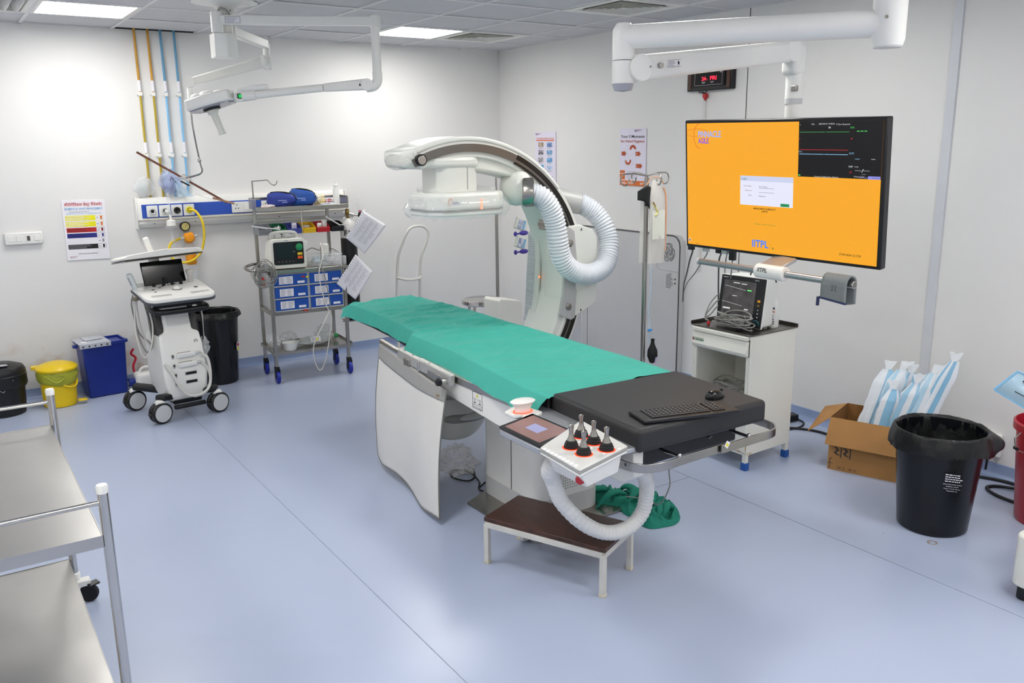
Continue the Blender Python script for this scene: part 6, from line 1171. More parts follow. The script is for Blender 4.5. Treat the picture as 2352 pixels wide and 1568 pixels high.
tp = MB().bx(-D2-.012, D2+.008, -W2-.008, W2+.008, .79, .797)
tp.bx(-D2-.012, D2+.008, W2+.003, W2+.008, .797, .815).bx(D2+.003, D2+.008, -W2-.008, W2+.003, .797, .815); tp.build('steel_top', DSTEEL, CBN, bevel=.002)
RUSTM = mat('rust_patch', '#A2672C', .8, col2='#DCD8C8', vscale=40)
g = MB(); g.bx(-D2-.0048, -D2-.004, -W2+.03, -W2+.19, .108, .114).bx(-D2-.0006, -D2, -W2+.0, -W2+.012, .1, .16); g.bx(-D2, -D2+.05, -W2-.0008, -W2, .09, .106).build('rust', RUSTM, CBN, smooth=0)
for x in (-D2+.015, D2-.015):
    for y in (-W2+.015, W2-.015):
        l = MB().bx(x-.013, x+.013, y-.013, y+.013, .04, .092).build('leg', CREAM, CBN, bevel=.002); MB().bx(x-.018, x+.018, y-.018, y+.018, 0, .045).build('blue_foot', mat('foot_blue', '#2459A8', .4, var=.04), l, bevel=.003)
g = MB().bx(-D2-.0046, -D2-.004, -.02, -.01, .115, .125).bx(-D2-.0046, -D2-.004, .0, .01, .115, .125).build('latch_marks', INK, CBN)
t = thing('niche_cables', 'grey cables piled in the open niche of the bedside cabinet', 'cable', (-.9, -3.95, .4)); g = MB(); r_ = random.Random(4)
for q in range(6):
    R0 = .07+.05*r_.random(); cx, cy = -.94+.03*r_.random(), -3.92+.05*r_.random()
    g.tube([(cx+R0*.8*math.cos(a*PI/12), cy+R0*math.sin(a*PI/12), .405+.006*q+.012*math.sin(a*PI/4+q)+.012) for a in range(24)], .005, closed=True, n=6)
g.build('coil', CABLE, t, world=True)
MN = thing('patient_monitor', 'white patient monitor with dark reflective screen on top of the bedside cabinet', 'monitor', (-.90, -3.955, .80), .1)
# local: faces -x
def mslab(x0, x1, y0, y1, z0, z1, lean): return [(x0+lean*z0, y0, z0), (x1+lean*z0, y0, z0), (x1+lean*z0, y1, z0), (x0+lean*z0, y1, z0), (x0+lean*z1, y0, z1), (x1+lean*z1, y0, z1), (x1+lean*z1, y1, z1), (x0+lean*z1, y1, z1)]
BF = [(3, 2, 1, 0), (4, 5, 6, 7), (0, 1, 5, 4), (1, 2, 6, 5), (2, 3, 7, 6), (3, 0, 4, 7)]
MB().add(mslab(-.07, .07, -.135, .135, .008, .29, .14), BF).build('case', WPLAS, MN, bevel=.014, seg=4)
MB().add(mslab(-.078, -.068, -.155, .155, .008, .295, .14), BF).build('white_rim', WPLAS, MN, bevel=.01, seg=3)
MB().add(mslab(-.086, -.077, -.15, .15, .012, .29, .14), BF).build('front_bezel', BLACK, MN, bevel=.006, seg=3)
MB().add(mslab(-.0875, -.085, -.092, .125, .04, .265, .14), BF).build('screen', mat('monitor_screen', '#3F3D3E', .12, col2='#5A5656', vscale=14, emit=.06), MN)
F = Face((-.0885+.14*.265, .125, .265), (0, -1, 0), (-.14, 0, -1), .217, .227); g = MB()
F.line(g, [(.05, .15), (.7, .22)], .0015, 0, 1); F.line(g, [(.0, .55), (.65, .62)], .0015, 0, 1); F.rect(g, .3, .05, .5, .07, 0, 1); F.rect(g, .55, .06, .72, .08, 0, 1); F.rect(g, .75, .2, .88, .225, 1, 1); F.rect(g, .3, .38, .45, .395, 0, 1); F.rect(g, .05, .7, .28, .74, 0, 1); F.rect(g, .72, .68, .84, .71, 0, 1); F.rect(g, .75, .85, .95, .865, 0, 1)
g.text('MINDRAY', (-.0878+.14*.278, .135, .278), (0, -1, 0), (.14, 0, 1), .006, 0); g.text('uMEC12', (-.0878+.14*.278, -.08, .278), (0, -1, 0), (.14, 0, 1), .006, 0)
g.build('trace_and_print', [mat('trace_pale', '#D8DAD8', .4, emit=.3, var=.02), mat('trace_green', '#62F06A', .4, emit=.7)], MN, smooth=0)
for z, c in ((.165, mat('key_amber', '#E39A20', .4, var=.02)), (.14, mat('key_dim', '#6A5128', .4, var=.02)), (.115, LGREY), (.095, LGREY), (.075, LGREY)): MB().box((-.0875+.14*z, -.122, z), (.003, .018 if z > .12 else .006, .012 if z > .12 else .006), R=euler(0, .14, 0)).build('key', c, MN)
MB().lathe([(.019, 0), (.019, .008), (.016, .01), (.0, .01)], (-.086+.14*.04, -.12, .04), axis=(-1, 0, -.14), n=26).build('dial', mat('dial_teal', '#15262B', .3, var=.02), MN); MB().lathe([(.0195, .001), (.0205, .004)], (-.086+.14*.04, -.12, .04), axis=(-1, 0, -.14), n=26, cap=False).build('dial_ring', mat('ring_teal', '#5FC7C9', .3, emit=.3), MN)
MB().tube(catmull([(.03, .01, .285), (.04, -.0, .32), (.05, -.05, .34), (.06, -.11, .31), (.07, -.14, .26)], 7), .004, n=8).build('carry_wire', BCABLE, MN)
for k, z in enumerate((.16, .125, .09)):
    MB().box((.0, .145, z), (.03, .03, .018)).build('side_plug', GPLAS, MN, bevel=.003)
    MB().tube(catmull([(0, .16, z), (-.02, .19, z-.0), (-.06, .215, z-.05), (-.1, .22, .03), (-.09, .2, .012)], 7), .0038, n=8).build('side_cable', CABLE, MN)
t = thing('cable_bundle', 'loose coil of grey monitor cables in front of the patient monitor', 'cable', (-1.02, -3.96, .8)); g = MB(); r_ = random.Random(9)
for q in range(11):
    R0 = .07+.05*r_.random(); cx, cy = -1.02+.015*r_.random(), -3.95+.09*(r_.random()-.5); tl = r_.uniform(0, .07)
    g.tube([(cx+R0*.36*math.cos(a*PI/12), cy+R0*1.2*math.sin(a*PI/12), .806+.004*q+tl*(1+math.sin(a*PI/12+q))*.5) for a in range(24)], .0036, closed=True, n=6)
g.build('coil', CABLE, t, world=True); MB().box((-1.045, -3.80, .808), (.014, .014, .02)).build('red_clip', RED, t, world=True, bevel=.003); MB().box((-1.035, -4.02, .806), (.03, .03, .014)).build('black_clip', BLACK, t, world=True, bevel=.003); MB().box((-1.0, -4.01, .835), (.02, .03, .03)).build('connector', GPLAS, t, world=True, bevel=.003)
t = thing('spray_bottle', 'white bottle with cone nozzle beside the patient monitor', 'bottle', (-.80, -4.065, .797))
MB().lathe([(.028, 0), (.032, .006), (.032, .13), (.024, .155), (.014, .17)]).build('body', WPLAS, t); MB().lathe([(.015, .165), (.013, .18), (.004, .215)]).build('nozzle', WHITE, t)
F = Face((-.0325, -.008, .12), (.35, -1, 0), (0, 0, -1), .022, .1); g = MB(); F.rect(g, 0, .0, 1, .1, 0, 4); F.rect(g, 0, .2, 1, .3, 1, 4); F.scribble(g, 0, .4, 1, 1, 5, 2, 4, .5); g.build('print', [PBLK, PINKP, INK], t, smooth=0)

# ---------------------------------------------------------------- ceiling monitor boom
TBM = thing('monitor_boom', 'thick white articulated ceiling arm carrying the large screen', 'ceiling boom', (-1.62, -5.19, 2.6))
def tb_(mb, n, m=BW, **k): return mb.build(n, m, TBM, world=True, **k)
c0 = Vector((-1.62, -5.19, 0)); j0 = Vector((-2.2, -4.33, 0)); p0 = Vector((-1.22, -4.45, 0))
tb_(MB().lathe([(.062, 2.716), (.062, 2.215), (.055, 2.19), (.05, 2.186)], c0, n=40), 'ceiling_column'); tb_(MB().lathe([(.0, 2.184), (.05, 2.184), (.05, 2.188)], c0, n=40), 'column_cap', LGREY)
tb_(MB().lathe([(.09, 2.716), (.09, 2.69), (.062, 2.685)], c0, n=40), 'ceiling_flange')
tb_(MB().tube([c0+Vector((0, 0, 2.275)), j0+Vector((0, 0, 2.28))], [.052, .049], n=30), 'upper_arm')
tb_(MB().cyl(c0+Vector((-.055, -.025, 2.29)), c0+Vector((-.065, -.03, 2.29)), .006), 'screw', DSTEEL)
pj = [(-.047, 2.08), (-.03, 2.05), (.04, 2.045), (.047, 2.055), (.047, 2.31), (.03, 2.335), (-.02, 2.335), (-.047, 2.30)]
d2 = (c0-j0).normalized()
tb_(MB().lathe([(.03, 2.335), (.046, 2.31), (.047, 2.30), (.047, 2.185)], j0, n=30), 'elbow_upper'); tb_(MB().lathe([(.047, 2.182), (.047, 2.085), (.036, 2.062), (.0, 2.058)], j0, n=30), 'elbow_lower')
tb_(MB().lathe([(.0475, 2.09), (.038, 2.062), (.0, 2.056)], j0+Vector((-.002, -.002, -.001)), n=30), 'elbow_cap', mat('cap_lilac_grey', '#A4A5B0', .4, var=.03))
a_ = j0+Vector((.055, -.03, 2.153)); b_ = p0+Vector((-.065, -.015, 2.252))
ld = (b_-a_).normalized(); side = Vector((ld.y, -ld.x, 0)).normalized(); side = side if side.y < 0 else -side
tb_(MB().beam(a_, b_, .075, .106, w1=.07, h1=.096), 'lower_arm', bevel=.02, seg=4)
tb_(MB().cyl(a_+side*.039, a_-side*.039, .056, n=34), 'joint_disc', bevel=.004); tb_(MB().cyl(b_+side*.036, b_-side*.036, .05, n=34), 'joint_disc', bevel=.004)
tb_(MB().cyl(a_+ld*.09+side*.036, a_+ld*.09+side*.05, .012), 'arm_knob', STEEL); tb_(MB().cyl(a_+ld*.04+side*.037, a_+ld*.04+side*.04, .005), 'screw', GPLAS)
g = MB(); F = Face(a_+ld*.13+side*.0395+Vector((0, 0, .018)), ld, (0, 0, -1), .07, .03); F.rect(g, 0, 0, 1, 1, 0, 1)
for q in (0, .96): F.rect(g, 0, q, 1, q+.04, 1, 2)
F.scribble(g, .05, .1, .6, .9, 5, 1, 2, .3); F.poly(g, [(.8, .15), (.92, .5), (.86, .85), (.76, .5)], 1, 2); tb_(g, 'rating_label', [PAPER, INK], smooth=0)
tb_(MB().box(p0+Vector((-.012, 0, 2.222)), (.092, .09, .155)), 'knuckle', bevel=.025, seg=4)
tb_(MB().cyl(p0+Vector((0, 0, 2.04)), p0+Vector((0, 0, 2.17)), .041, n=32), 'pole_head'); tb_(MB().cyl(p0+Vector((0, 0, 2.015)), p0+Vector((0, 0, 2.04)), .0415, n=32), 'pole_ring', LGREY)
tb_(MB().cyl(p0+Vector((0, 0, 1.3)), p0+Vector((0, 0, 2.015)), .038, n=32), 'pole'); tb_(MB().box(p0+Vector((-.035, -.03, 2.085)), (.02, .03, .025)), 'cable_clip', STEEL, bevel=.003)
tb_(MB().bx(-1.275, -1.2, -4.56, -4.34, 1.5, 1.72), 'screen_bracket', LGREY, bevel=.004)
# television in its plane
T0 = Vector((-1.403, -3.911, 1.952)); T1 = Vector((-1.326, -5.028, 1.937)); T3 = Vector((-1.348, -3.893, 1.289)); tu = (T1-T0).normalized(); tv = (T3-T0); tv = (tv-tu*tv.dot(tu)).normalized(); TW, TH = 1.12, .665
TV = thing('television', 'large flat screen showing an orange login page on the ceiling arm', 'television', (T0+T1)/2+tv*TH)
TF = Face(T0, tu, tv, TW, TH)
plate(TV, TF, 'housing', mat('tv_black', '#121216', .3, var=.03), bev=.006, depth=.045)
EO = mat('screen_orange', '#F8A914', .3, emit=1.0); EO.node_tree.nodes['Principled BSDF'].inputs['Base Color'].default_value = (.01, .01, .012, 1)
S_ = Face(TF.p(.012, .022, 3), tu, tv, TW*.972, TH*.955)
mb = MB(); S_.rect(mb, 0, 0, 1, 1, 0, 0); S_.rect(mb, .62, 0, 1, .395, 1, 1)
mb.build('screen', [EO, mat('screen_black_window', '#070608', .3, emit=.5)], TV, world=True, smooth=0)
def em(n, c, e=1.0):
    if n in MC: return MC[n]
    m = mat(n, c, .35, emit=e); m.node_tree.nodes['Principled BSDF'].inputs['Base Color'].default_value = (.01, .01, .012, 1); return m
g = MB(); S_.text(g, 'PINNACLE', .07, .085, .05, 0, w=.135, bold=.02); S_.text(g, 'AGILE', .07, .138, .043, 1, w=.063, bold=.02); g.build('screen_title', [em('px_blue', '#8FB0FF'), em('px_violet', '#7A45E0')], TV, world=True, smooth=0)
g = MB()
def arcl(cx, cy, rx, ry, a0, a1, t): S_.line(g, [(max(.001, cx+rx*math.cos(math.radians(a0+(a1-a0)*i/20))), max(.001, cy+ry*math.sin(math.radians(a0+(a1-a0)*i/20)))) for i in range(21)], t, 0, 2)
arcl(.085, .1, .042, .1, 265, 95, .004); arcl(.06, .075, .065, .03, 175, 345, .0025); arcl(.05, .07, .052, .035, 170, 20, .002)
g.build('logo_swirl', em('px_rust', '#E8701A'), TV, world=True, smooth=0)
g = MB(); S_.rect(g, .316, .405, .598, .632, 0, 1); S_.rect(g, .316, .405, .598, .445, 1, 2); S_.rect(g, .535, .605, .58, .628, 2, 2)
S_.text(g, 'Login', .322, .425, .02, 4, k=4); 
for y, s1_ in ((.482, 'User Name'), (.517, 'Password'), (.553, 'Type')): S_.text(g, s1_, .38, y, .012, 3, align='r', k=3)
S_.text(g, 'Sam Cullinan', .42, .484, .011, 5, k=3); S_.text(g, 'Operator', .42, .556, .012, 5, k=3); S_.rect(g, .42, .495, .5, .497, 5, 3); S_.rect(g, .42, .528, .5, .53, 5, 3); S_.text(g, 'Login', .545, .617, .01, 5, k=4)
g.build('login_window', [em('px_white', '#E6E8FA'), em('px_lilac', '#CDD2EC'), em('px_green_btn', '#18A05C', .8), em('px_red_text', '#B4415A', .6), em('px_green_text', '#4E9A84', .7), em('px_ink', '#3A3A40', .3)], TV, world=True, smooth=0)
g = MB(); S_.text(g, 'MANGLAM PLUS MEDICITY', .452, .655, .014, 0, w=.12, align='c', bold=.02); S_.text(g, 'JAIPUR', .452, .674, .014, 0, w=.034, align='c', bold=.02); S_.text(g, '27-09-2024 12:17:59', .83, .94, .016, 0, w=.1, bold=.015); S_.text(g, 'activate', .05, .985, .009, 0)
S_.text(g, 'Manglam Hospital Cardiology', .455, .775, .011, 1, w=.11, align='c'); S_.text(g, 'IITPL', .385, .93, .058, 2, w=.09, bold=.025); S_.text(g, ':', .488, .935, .04, 3); S_.rect(g, .497, .95, .502, .965, 4, 2)
g.build('screen_text', [em('px_dark', '#20160A', .2), em('px_leaf', '#6FA03A', .7), em('px_iitpl', '#3F83FF'), em('px_dot_red', '#C0502A'), em('px_dot_green', '#1E8A3A', .7)], TV, world=True, smooth=0)
g = MB(); cpx, cpy = .012, .962; S_.poly(g, [(cpx+.008*math.cos(k*PI/10), cpy+.015*math.sin(k*PI/10)) for k in range(20)], 0, 2); S_.poly(g, [(cpx+.0055*math.cos(k*PI/10), cpy+.011*math.sin(k*PI/10)) for k in range(20)], 1, 3); S_.rect(g, cpx-.001, cpy-.014, cpx+.001, cpy+.001, 0, 4); g.build('power_icon', [em('px_pale', '#F2E8E2'), em('px_brown', '#7A4A28', .6)], TV, world=True, smooth=0)
g = MB()
for (a, b, c, d, m) in ((.625, .073, .745, .077, 0), (.75, .073, .855, .077, 0), (.625, .198, .853, .202, 1), (.625, .229, .742, .233, 2), (.745, .229, .852, .233, 2), (.888, .068, .9, .073, 3), (.904, .068, .916, .073, 3), (.92, .068, .932, .073, 3), (.622, .38, .632, .388, 3), (.885, .258, .905, .261, 2), (.955, .258, .972, .261, 4), (.945, .375, .998, .396, 5), (.625, .02, .627, .025, 4)): S_.rect(g, a, b, c, d, m, 2)
for x in range(3): S_.rect(g, .888+.009*x, .338, .894+.009*x, .341, 4, 2); S_.rect(g, .926+.009*x, .338, .932+.009*x, .341, 4, 2); S_.rect(g, .918+.006*x, .363, .922+.006*x, .365, 4, 2)
S_.line(g, [(.916, .35), (.924, .328)], .003, 4, 2); S_.line(g, [(.76, .038), (.77, .05)], .002, 4, 2); S_.line(g, [(.77, .038), (.76, .05)], .002, 4, 2)
for s1_, x, y, h_, m in (('Adu', .68, .018, .011, 4), ('2024-09-27 14:40:35', .715, .018, .011, 4), ('!!! Zero Required', .795, .022, .011, 4), ('ECG', .86, .045, .011, 3), ('SpO2', .858, .22, .012, 2), ('Pleth', .622, .213, .01, 2), ('NIBP', .858, .312, .012, 4), ('Current Configuration: Defaults', .7, .39, .011, 4), ('Primary Chief', .884, .38, .01, 4), ('mmHg', .884, .312, .008, 4), ('Alarm Setup', .908, .385, .009, 5)): S_.text(g, s1_, x, y, h_, m, k=3)
S_.text(g, 'Main Menu', .963, .386, .009, 6, k=4); S_.rect(g, .862, .118, .87, .125, 1, 2); S_.rect(g, .622, .118, .627, .125, 1, 2); S_.line(g, [(.862, .346), (.872, .358)], .0018, 1, 2); S_.line(g, [(.872, .346), (.862, .358)], .0018, 1, 2)
g.build('vitals_window', [em('px_ecg', '#3E9A48', .9), em('px_red', '#C01828', .9), em('px_cyan', '#8CC4E8'), em('px_lime', '#4FE060'), em('px_grey', '#D8D8DC'), em('px_menu', '#8E90E8'), MC['px_dark']], TV, world=True, smooth=0)
# handle bar below the screen
bx0 = Vector((-1.43, -4.07, 1.232)); bx1 = Vector((-1.405, -4.985, 1.218))
tb_(MB().cyl(bx0, bx1, .0155, n=26), 'handle_bar', mat('bar_satin', '#A9AAAC', .3, .85, var=.03)); tb_(MB().cyl(bx0, bx0+(bx1-bx0)*.012, .018), 'bar_end', LGREY); tb_(MB().cyl(bx1, bx1-(bx1-bx0)*.03, .018), 'bar_end', CHROME)
um = (bx1-bx0).normalized(); m0 = bx0+um*.41
tb_(MB().cyl(bx0+um*.385, bx0+um*.55, .035, n=34), 'bar_sleeve', WHITE, bevel=.003)
g = MB().text('IITPL', bx0+um*.415+Vector((-.0385, 0, .012)), um, (.25, 0, 1), .02, bold=.02); tb_(g, 'maker_mark', INK, smooth=0)
tb_(MB().beam((-1.405, -4.51, 1.24), (-1.305, -4.53, 1.284), .15, .018), 'sleeve_neck', mat('neck_silver', '#B5B6B8', .35, .6, var=.02), bevel=.003)
t = thing('pressure_cuff', 'grey blood pressure cuff wrapped over the right end of the handle bar', 'cuff', (-1.41, -4.88, 1.2))
def cf(a, b):
    th = PI*1.06-a*PI*1.12; r = .036; ctr = bx0+um*(.775+.125*b)
    if a < .2: q = a/.2; return ctr+Vector((-r-.004+.004*b, 0, -.075*(1-q)-.01*b*(1-q)))
    if a > .8: q = (a-.8)/.2; return ctr+Vector((r+.0, 0, -.09*q-.012*q*math.sin(b*3)))
    q = (a-.2)/.6; return ctr+Vector((-r*math.cos(q*PI), 0, r*math.sin(q*PI)))
MB().grid(40, 10, cf).build('cuff', mat('cuff_grey', '#7B8080', .65, var=.05, bump=.05, bscale=200), t, world=True, solid=.007, smooth=60)
MB().beam(bx0+um*.77+Vector((-.043, 0, -.07)), bx0+um*.905+Vector((-.04, 0, -.083)), .012, .008).build('seam_strip', mat('cuff_navy', '#2A3358', .6, var=.05), t, world=True); MB().beam(bx0+um*.765+Vector((-.042, 0, -.07)), bx0+um*.765+Vector((-.04, .003, -.11)), .012, .01).build('tail', MC['cuff_navy'], t, world=True)
g = MB(); F = Face(bx0+um*.86+Vector((-.0445, 0, .0)), (0, 0, -1), um*-1, .05, .04); F.text(g, 'CUFF', .1, .2, .22, 0, w=.6); F.text(g, '25-35', .1, .6, .2, 0, w=.6); g.build('print', INK, t, world=True, smooth=0)
for k, (P, m, nm) in enumerate((([(-1.27, -3.86, 1.29), (-1.25, -3.85, 1.25), (-1.15, -3.735, 1.185), (-.85, -3.42, 1.046), (-.45, -3.0, .869), (-.07, -2.62, .66)], BCABLE, 'black cable from the left end of the screen down towards the grey cabinet'),
    ([(-1.27, -3.97, 1.29), (-1.25, -3.96, 1.25), (-1.15, -3.83, 1.182), (-.85, -3.485, 1.045), (-.45, -3.03, .888), (-.07, -2.62, .72)], CABLE, 'grey cable from the screen sagging towards the grey cabinet'),
    ([(-1.27, -4.064, 1.29), (-1.25, -4.06, 1.26), (-1.1, -3.91, 1.186), (-.8, -3.638, 1.0), (-.62, -3.48, .82), (-.6, -3.46, .6), (-.55, -3.46, .2), (-.45, -3.5, .01)], BCABLE, 'black cable hanging straight down left of the patient monitor'),
    ([(-1.27, -4.105, 1.29), (-1.25, -4.1, 1.26), (-1.1, -3.96, 1.192), (-.8, -3.68, 1.005), (-.62, -3.505, .824), (-.61, -3.485, .5), (-.55, -3.5, .01)], CABLE, 'thin grey cable hanging just right of the black one'),
    ([(-1.26, -4.15, 1.29), (-1.255, -4.145, 1.24), (-1.24, -4.13, 1.19), (-1.1, -4.0, 1.1)], CABLE, 'short lead with a thick black plug under the screen'))):
    t = thing('screen_cable', nm, 'cable', P[0]); MB().tube(catmull(P, 7), .0045 if m is BCABLE else .0035, n=8).build('cord', m, t, world=True)
    MB().bx(P[0][0]-.012, P[0][0]+.012, P[0][1]-.018, P[0][1]+.018, P[0][2]-(.06 if k == 4 else .03), P[0][2]+.03).build('plug', BLACK if k in (0, 2, 4) else LGREY, t, world=True, bevel=.004)

# ---------------------------------------------------------------- right side: box, bins, cables
BXT = thing('cardboard_box', 'open brown cardboard box by the right wall with flaps folded out', 'box', (-.655, -4.39, 0), math.atan2(-.945, .327))
# local x along the front face, local y into the box
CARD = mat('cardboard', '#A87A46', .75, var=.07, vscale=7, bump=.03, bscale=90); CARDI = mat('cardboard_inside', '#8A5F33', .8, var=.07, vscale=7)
W3, D3, H3 = .42, .33, .31; q = .004
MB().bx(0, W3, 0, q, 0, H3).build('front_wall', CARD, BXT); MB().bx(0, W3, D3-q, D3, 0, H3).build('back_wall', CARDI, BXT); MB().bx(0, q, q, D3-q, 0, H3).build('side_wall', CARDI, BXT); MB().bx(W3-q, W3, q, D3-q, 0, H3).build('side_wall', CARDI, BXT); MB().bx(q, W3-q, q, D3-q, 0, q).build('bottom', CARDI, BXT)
MB().add([(0, -.002, H3), (W3, -.002, H3), (W3+.01, -.045, .16), (-.01, -.045, .16), (0, .002, H3), (W3, .002, H3), (W3+.01, -.041, .159), (-.01, -.041, .159)], [(0, 1, 2, 3), (7, 6, 5, 4), (0, 4, 5, 1), (1, 5, 6, 2), (2, 6, 7, 3), (3, 7, 4, 0)]).build('front_flap', CARD, BXT)
MB().add([(0, 0, H3), (0, D3, H3), (-.125, D3-.02, .275), (-.125, .0, .205), (.004, 0, H3), (.004, D3, H3), (-.123, D3-.02, .272), (-.123, .0, .202)], [(3, 2, 1, 0), (4, 5, 6, 7), (0, 1, 5, 4), (1, 2, 6, 5), (2, 3, 7, 6), (3, 0, 4, 7)]).build('side_flap', CARD, BXT)
g = MB(); F = Face((0, -.001, H3), (1, 0, 0), (0, 0, -1), W3, H3)
for x in (.08, .2): F.line(g, [(x, .55), (x+.06, .6), (x, .66), (x+.07, .7)], .006, 0, 1); F.line(g, [(x+.09, .54), (x+.09, .74)], .006, 0, 1); F.line(g, [(x+.03, .55), (x+.03, .7)], .004, 0, 1)
F.line(g, [(.03, .78), (.03, .98)], .004, 0, 1); F.line(g, [(.0, .87), (.07, .87)], .003, 0, 1); F.line(g, [(.03, .8), (.06, .76)], .003, 0, 1); F.text(g, 'w t  w t', .13, .93, .05, 0, w=.25, k=1); g.build('printing', INK, BXT, smooth=0)
UP = [('#9CC9E6', '#E4E9F2'), ('#BFE0F0', '#E9EEF4'), ('#7FB9DE', '#C9DDEC')]
r_ = random.Random(12)
PK = [((-.44, -4.42), (-.31, -4.50), .56), ((-.41, -4.47), (-.29, -4.57), .57), ((-.45, -4.52), (-.37, -4.58), .47), ((-.42, -4.57), (-.31, -4.68), .52), ((-.40, -4.63), (-.26, -4.74), .58), ((-.37, -4.66), (-.22, -4.83), .66), ((-.34, -4.48), (-.24, -4.60), .55)]
for k, ((x, y), (x2, y2), z2) in enumerate(PK):
    base = Vector((x, y, .03)); tip = Vector((x2, y2, z2)); d = (tip-base); sd = Vector((.45, -.9, 0)).normalized(); L = d.length
    nm = ('long pale blue wrapped packet at the left end of the row in the cardboard box', 'wrapped blue packet second from the left in the box with twisted top', 'shorter blue packet in front carrying a white tag', 'blue and white packet leaning in the middle of the box', 'blue wrapped packet leaning right behind the middle ones', 'tallest blue wrapped packet with white tip leaning far right', 'pale wrapped packet behind the others in the box')[k]
    t = thing('wrapped_packet', nm, 'packet', base, 0, 'sterile packets in the cardboard box')
    def fn(a, b, k=k, base=base, d=d, sd=sd):
        th = a*2*PI; w_ = .05*(1 if b < .86 else 1-(b-.86)*3.6); w_ = max(w_, .012); tk = .018*(1 if b < .85 else max(.08, 1-(b-.85)*7)); nf = sd.cross(d).normalized()
        nz = 1+.14*math.sin(th*5+k)+.14*noise.noise(Vector((math.cos(th)*2, b*4, k*3.1)))+.1*noise.noise(Vector((math.sin(th)*3, b*12, k)))
        return base+d*b+sd*w_*math.cos(th)*nz+nf*tk*math.sin(th)*nz
    g = MB().grid(30, 50, fn, cu=True)
    for i in range(30):
        for j in range(49): g.m[i*49+j] = 0 if math.sin(i*(.5+.11*k)+k*1.7)+.5*math.sin(i*1.3+k) > .1 else 1
    g.build('wrap', [mat('packet_blue_%d' % (k % 3), ('#A2CDE8', '#B9DCF0', '#8FC2E2')[k % 3], .22, bump=.25, bscale=25, alpha=.93, var=.06), mat('packet_white', '#E6ECF3', .2, bump=.25, bscale=25, alpha=.93, var=.03)], t, world=True, smooth=35)
    tw = base+d*.985; MB().grid(8, 6, lambda a, b: tw+sd*(.05*(a-.5)*(.4+b)+.02*b*math.sin(k*2.))+d.normalized()*.06*b+Vector((0, 0, .012*noise.noise(Vector((a*3, b*3, k)))))).build('twisted_end', mat('packet_end', '#E9EEF2', .35, alpha=.9, bump=.3, bscale=30, var=.03), t, world=True, smooth=30)
    if k == 2: MB().box(base+d*.5+Vector((-.03, -.012, 0)), (.003, .03, .02), R=RZ(.4)).build('white_tag', PAPER, t, world=True)
t = liner_bin('bin_with_liner', 'large black bucket bin with black liner standing at the front right', (-.875, -5.15, 0), .158, .2, .49, BAGBLK, mat('black_bucket_plastic', '#0B0D12', .24, var=.05), 6.0, .085, .024)
F = Face((-.150, -.112, .35), (.55, -.83, 0), (.08, .05, -1), .085, .1); g = MB(); rr = random.Random(2)
for i, s1_ in enumerate(('NON INFECTIOUS WASTE', 'GENERAL WASTE', 'Paper, Food, Fruits', 'Vegetables, etc')): F.text(g, s1_, .5, .62+i*.11, .05, 0, w=(.9, .6, .8, .55)[i], align='c', k=22+i*0)
for i in range(4): 
    x = .12
    while x < .85: w_ = rr.uniform(.06, .16); F.rect(g, x, .12+i*.11, x+w_, .165+i*.11, 0, 22); x += w_+.03
g.build('white_print', PAPER, t, smooth=0)
RT_ = Vector((.4, -.91, 0))
t = thing('red_bucket', 'red bucket with wire handle cut off by the right edge', 'bucket', (-.375, -5.465, 0))
RB = mat('bucket_red', '#A81C2C', .3, var=.04)
MB().lathe([(.15, 0), (.155, .01), (.19, .46), (.205, .465), (.205, .50), (.195, .505), (.19, .48), (.15, .02), (.0, .015)], n=48).build('body', RB, t)
MB().tube([(-.17, .1, .47), (-.205, .115, .44), (-.215, .1, .39), (-.2, .06, .38), (-.185, .05, .44)], .0035, n=8).build('wire_handle', STEEL, t); MB().box((-.212, .1, .395), (.01, .03, .012), R=RZ(-.5)).build('handle_grip', MATTE, t)
t = thing('white_machine', 'white floor standing unit on black feet at the right edge', 'machine', (-1.06, -5.91, 0))
MB().prism(rrect(.44, .4, .05), (0, 0, .06), (1, 0, 0), (0, 1, 0), (0, 0, .22)).build('body', CREAM, t, bevel=.01, seg=3); MB().prism(rrect(.4, .36, .05), (0, 0, .045), (1, 0, 0), (0, 1, 0), (0, 0, .016)).build('skirting', mat('teal_strip', '#2E5B57', .4, var=.05), t)
for a in (-1, 1):
    for b in (-1, 1): MB().cyl((a*.175, b*.15, 0), (a*.175, b*.15, .05), .028).build('foot', BLACK, t, bevel=.005)
pd_ = Vector((.94, -.96, -1.1)).normalized()
t = thing('sterile_pouch', 'transparent blue edged sterile pouch with thin instrument above the red bucket', 'packet', (-.62, -5.36, .5))
a0 = Vector((-.70, -5.345, .755)); a1 = Vector((-.60, -5.60, .61)); sdv = Vector((.03, -.05, .065))
MB().add([a0-sdv*.9, a0+sdv*.6, a1+sdv*.9, a1-sdv*.9], [(0, 1, 2, 3)]).build('film', mat('pouch_film', '#BFE0F2', .15, alpha=.7, bump=.2, bscale=20, spec=.8), t, world=True, solid=.004)
g = MB(); P4 = [a0-sdv*.9, a0+sdv*.6, a1+sdv*.9, a1-sdv*.9]
for i in range(4): g.beam(P4[i], P4[(i+1) % 4], .006, .01, up=(.3, .5, .2))
g.build('sealed_edge', mat('pouch_edge', '#8CC4E8', .3, alpha=.9, var=.03), t, world=True)
nn2 = (a1-a0).cross(sdv).normalized(); nn2 = nn2 if nn2.dot(CAM-a0) > 0 else -nn2
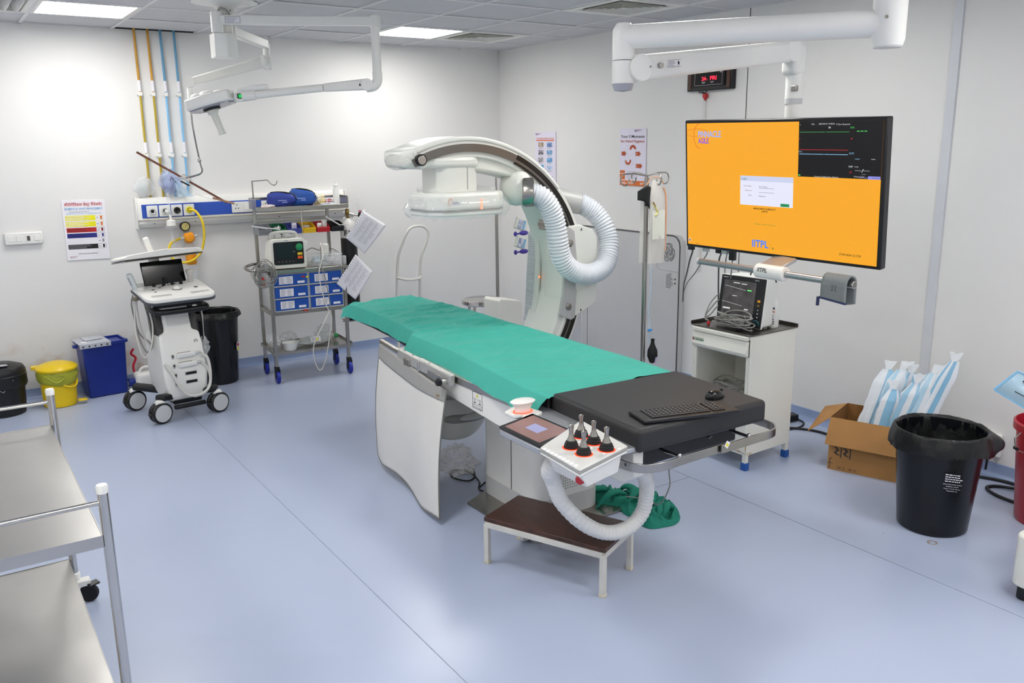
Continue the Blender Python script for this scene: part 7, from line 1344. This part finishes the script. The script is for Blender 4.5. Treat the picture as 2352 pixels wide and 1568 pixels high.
MB().tube([a0+(a1-a0)*.15+sdv*.3+nn2*.006, a0+(a1-a0)*.5+sdv*.1+nn2*.006, a0+(a1-a0)*.99-sdv*.3+nn2*.006], .003, n=8).tube([a0+(a1-a0)*.2-sdv*.4+nn2*.006, a0+(a1-a0)*.6-sdv*.3+nn2*.006], .002, n=8).build('instrument', PBLK, t, world=True)
MB().cyl((-.42, -5.53, .02), (-.60, -5.56, .64), .006).build('holder_rod', STEEL, t, world=True)
t = thing('power_adapter', 'black power adapter with cord on the floor behind the bedside cabinet', 'adapter', (-.17, -3.70, 0))
MB().box((-.15, -3.70, .03), (.14, .07, .045), R=RZ(-.3)).build('body', BLACK, t, world=True, bevel=.006)
MB().tube(catmull([(-.09, -3.73, .02), (-.1, -3.80, .008), (-.2, -3.84, .008), (-.3, -3.82, .008)], 6), .006).build('cord', BCABLE, t, world=True)
tag(MB().tube(catmull([(-.55, -3.62, .008), (-.38, -3.74, .008), (-.26, -3.81, .008), (-.18, -3.93, .008), (-.17, -4.04, .009), (-.2, -4.12, .009), (-.17, -4.25, .009)], 7), .008).build('floor_cable', BCABLE, None, loc=(-.2, -4, 0), world=True), 'black cable on the floor between bedside cabinet and cardboard box', 'cable')
tag(MB().tube(catmull([(-.2, -4.78, .01), (-.1, -4.98, .01), (-.06, -5.1, .01), (-.05, -5.3, .01), (-.12, -5.24, .022), (-.16, -5.1, .01), (-.23, -5.08, .01), (-.29, -5.18, .01), (-.28, -5.33, .01), (-.1, -5.45, .01)], 7), .0085).build('floor_cable', BCABLE, None, loc=(-.2, -5.1, 0), world=True), 'thick black cable coiled on the floor between the black bucket and the red one', 'cable')
tag(MB().lathe([(.014, .0006), (.024, .0006)], (-1.06, -5.265, 0), n=20, cap=False).build('floor_stain', mat('stain_brown', '#84766A', .6, col2='#A9A2A4', vscale=60), None, loc=(-1.06, -5.265, 0), world=True, solid=.0008), 'small brown ring mark on the floor in front of the black bucket', 'stain')
# ---------------------------------------------------------------- instrument trolley, left foreground
IT = thing('instrument_trolley', 'stainless steel two shelf trolley cut off by the left edge in the foreground', 'trolley', (-4.77, -4.13, 0))
lean = 0
for x in (-5.09, -4.45):
    for y in (-3.53, -4.73):
        po = MB().cyl((x, y, .12), (x, y, .905), .0145, n=26).build('post', CHROME, IT, world=True); MB().lathe([(.016, .9), (.0165, .918), (.014, .924), (.0, .925)], (x, y, 0), n=26).build('white_cap', WPLAS, po, world=True)
        cs = MB().lathe([(.018, .135), (.022, .12), (.018, .1)], (x, y, 0)).box((x+.022, y-.012, .088), (.06, .045, .026)).build('caster', WPLAS, IT, world=True, bevel=.004)
        MB().lathe([(.012, -.012), (.034, -.012), (.038, -.006), (.038, .006), (.034, .012), (.012, .012)], (x+.042, y-.02, .038), axis=(.35, 1, 0), n=26).build('wheel', MATTE, cs, world=True); MB().box((x+.06, y-.03, .08), (.045, .03, .008), R=euler(.2, 0, .4)).build('brake_tab', BLACK, cs, world=True, bevel=.002)
for y in (-3.53, -4.73): MB().cyl((-5.09, y, .872), (-4.45, y, .872), .0075, n=16).build('guard_rail', CHROME, IT, world=True)
for z, nm in ((.77, 'upper_shelf'), (.19, 'lower_shelf')):
    s = MB().grid(30, 46, lambda a, b: Vector((-5.09+.625*a, -4.735+1.21*b, z+.004+.0025*noise.noise(Vector((a*3, b*5, z*9))))))
    x0, x1, y0, y1 = -5.09, -4.465, -4.735, -3.525
    s.bx(x0, x1, y0-.002, y0, z-.03, z+.006).bx(x0, x1, y1, y1+.002, z-.03, z+.006).bx(x1, x1+.002, y0, y1, z-.03, z+.006).bx(x0-.002, x0, y0, y1, z-.03, z+.006).bx(x0, x1, y0, y1, z-.002, z)
    s.build(nm, SHEETST, IT, world=True, bevel=.0)
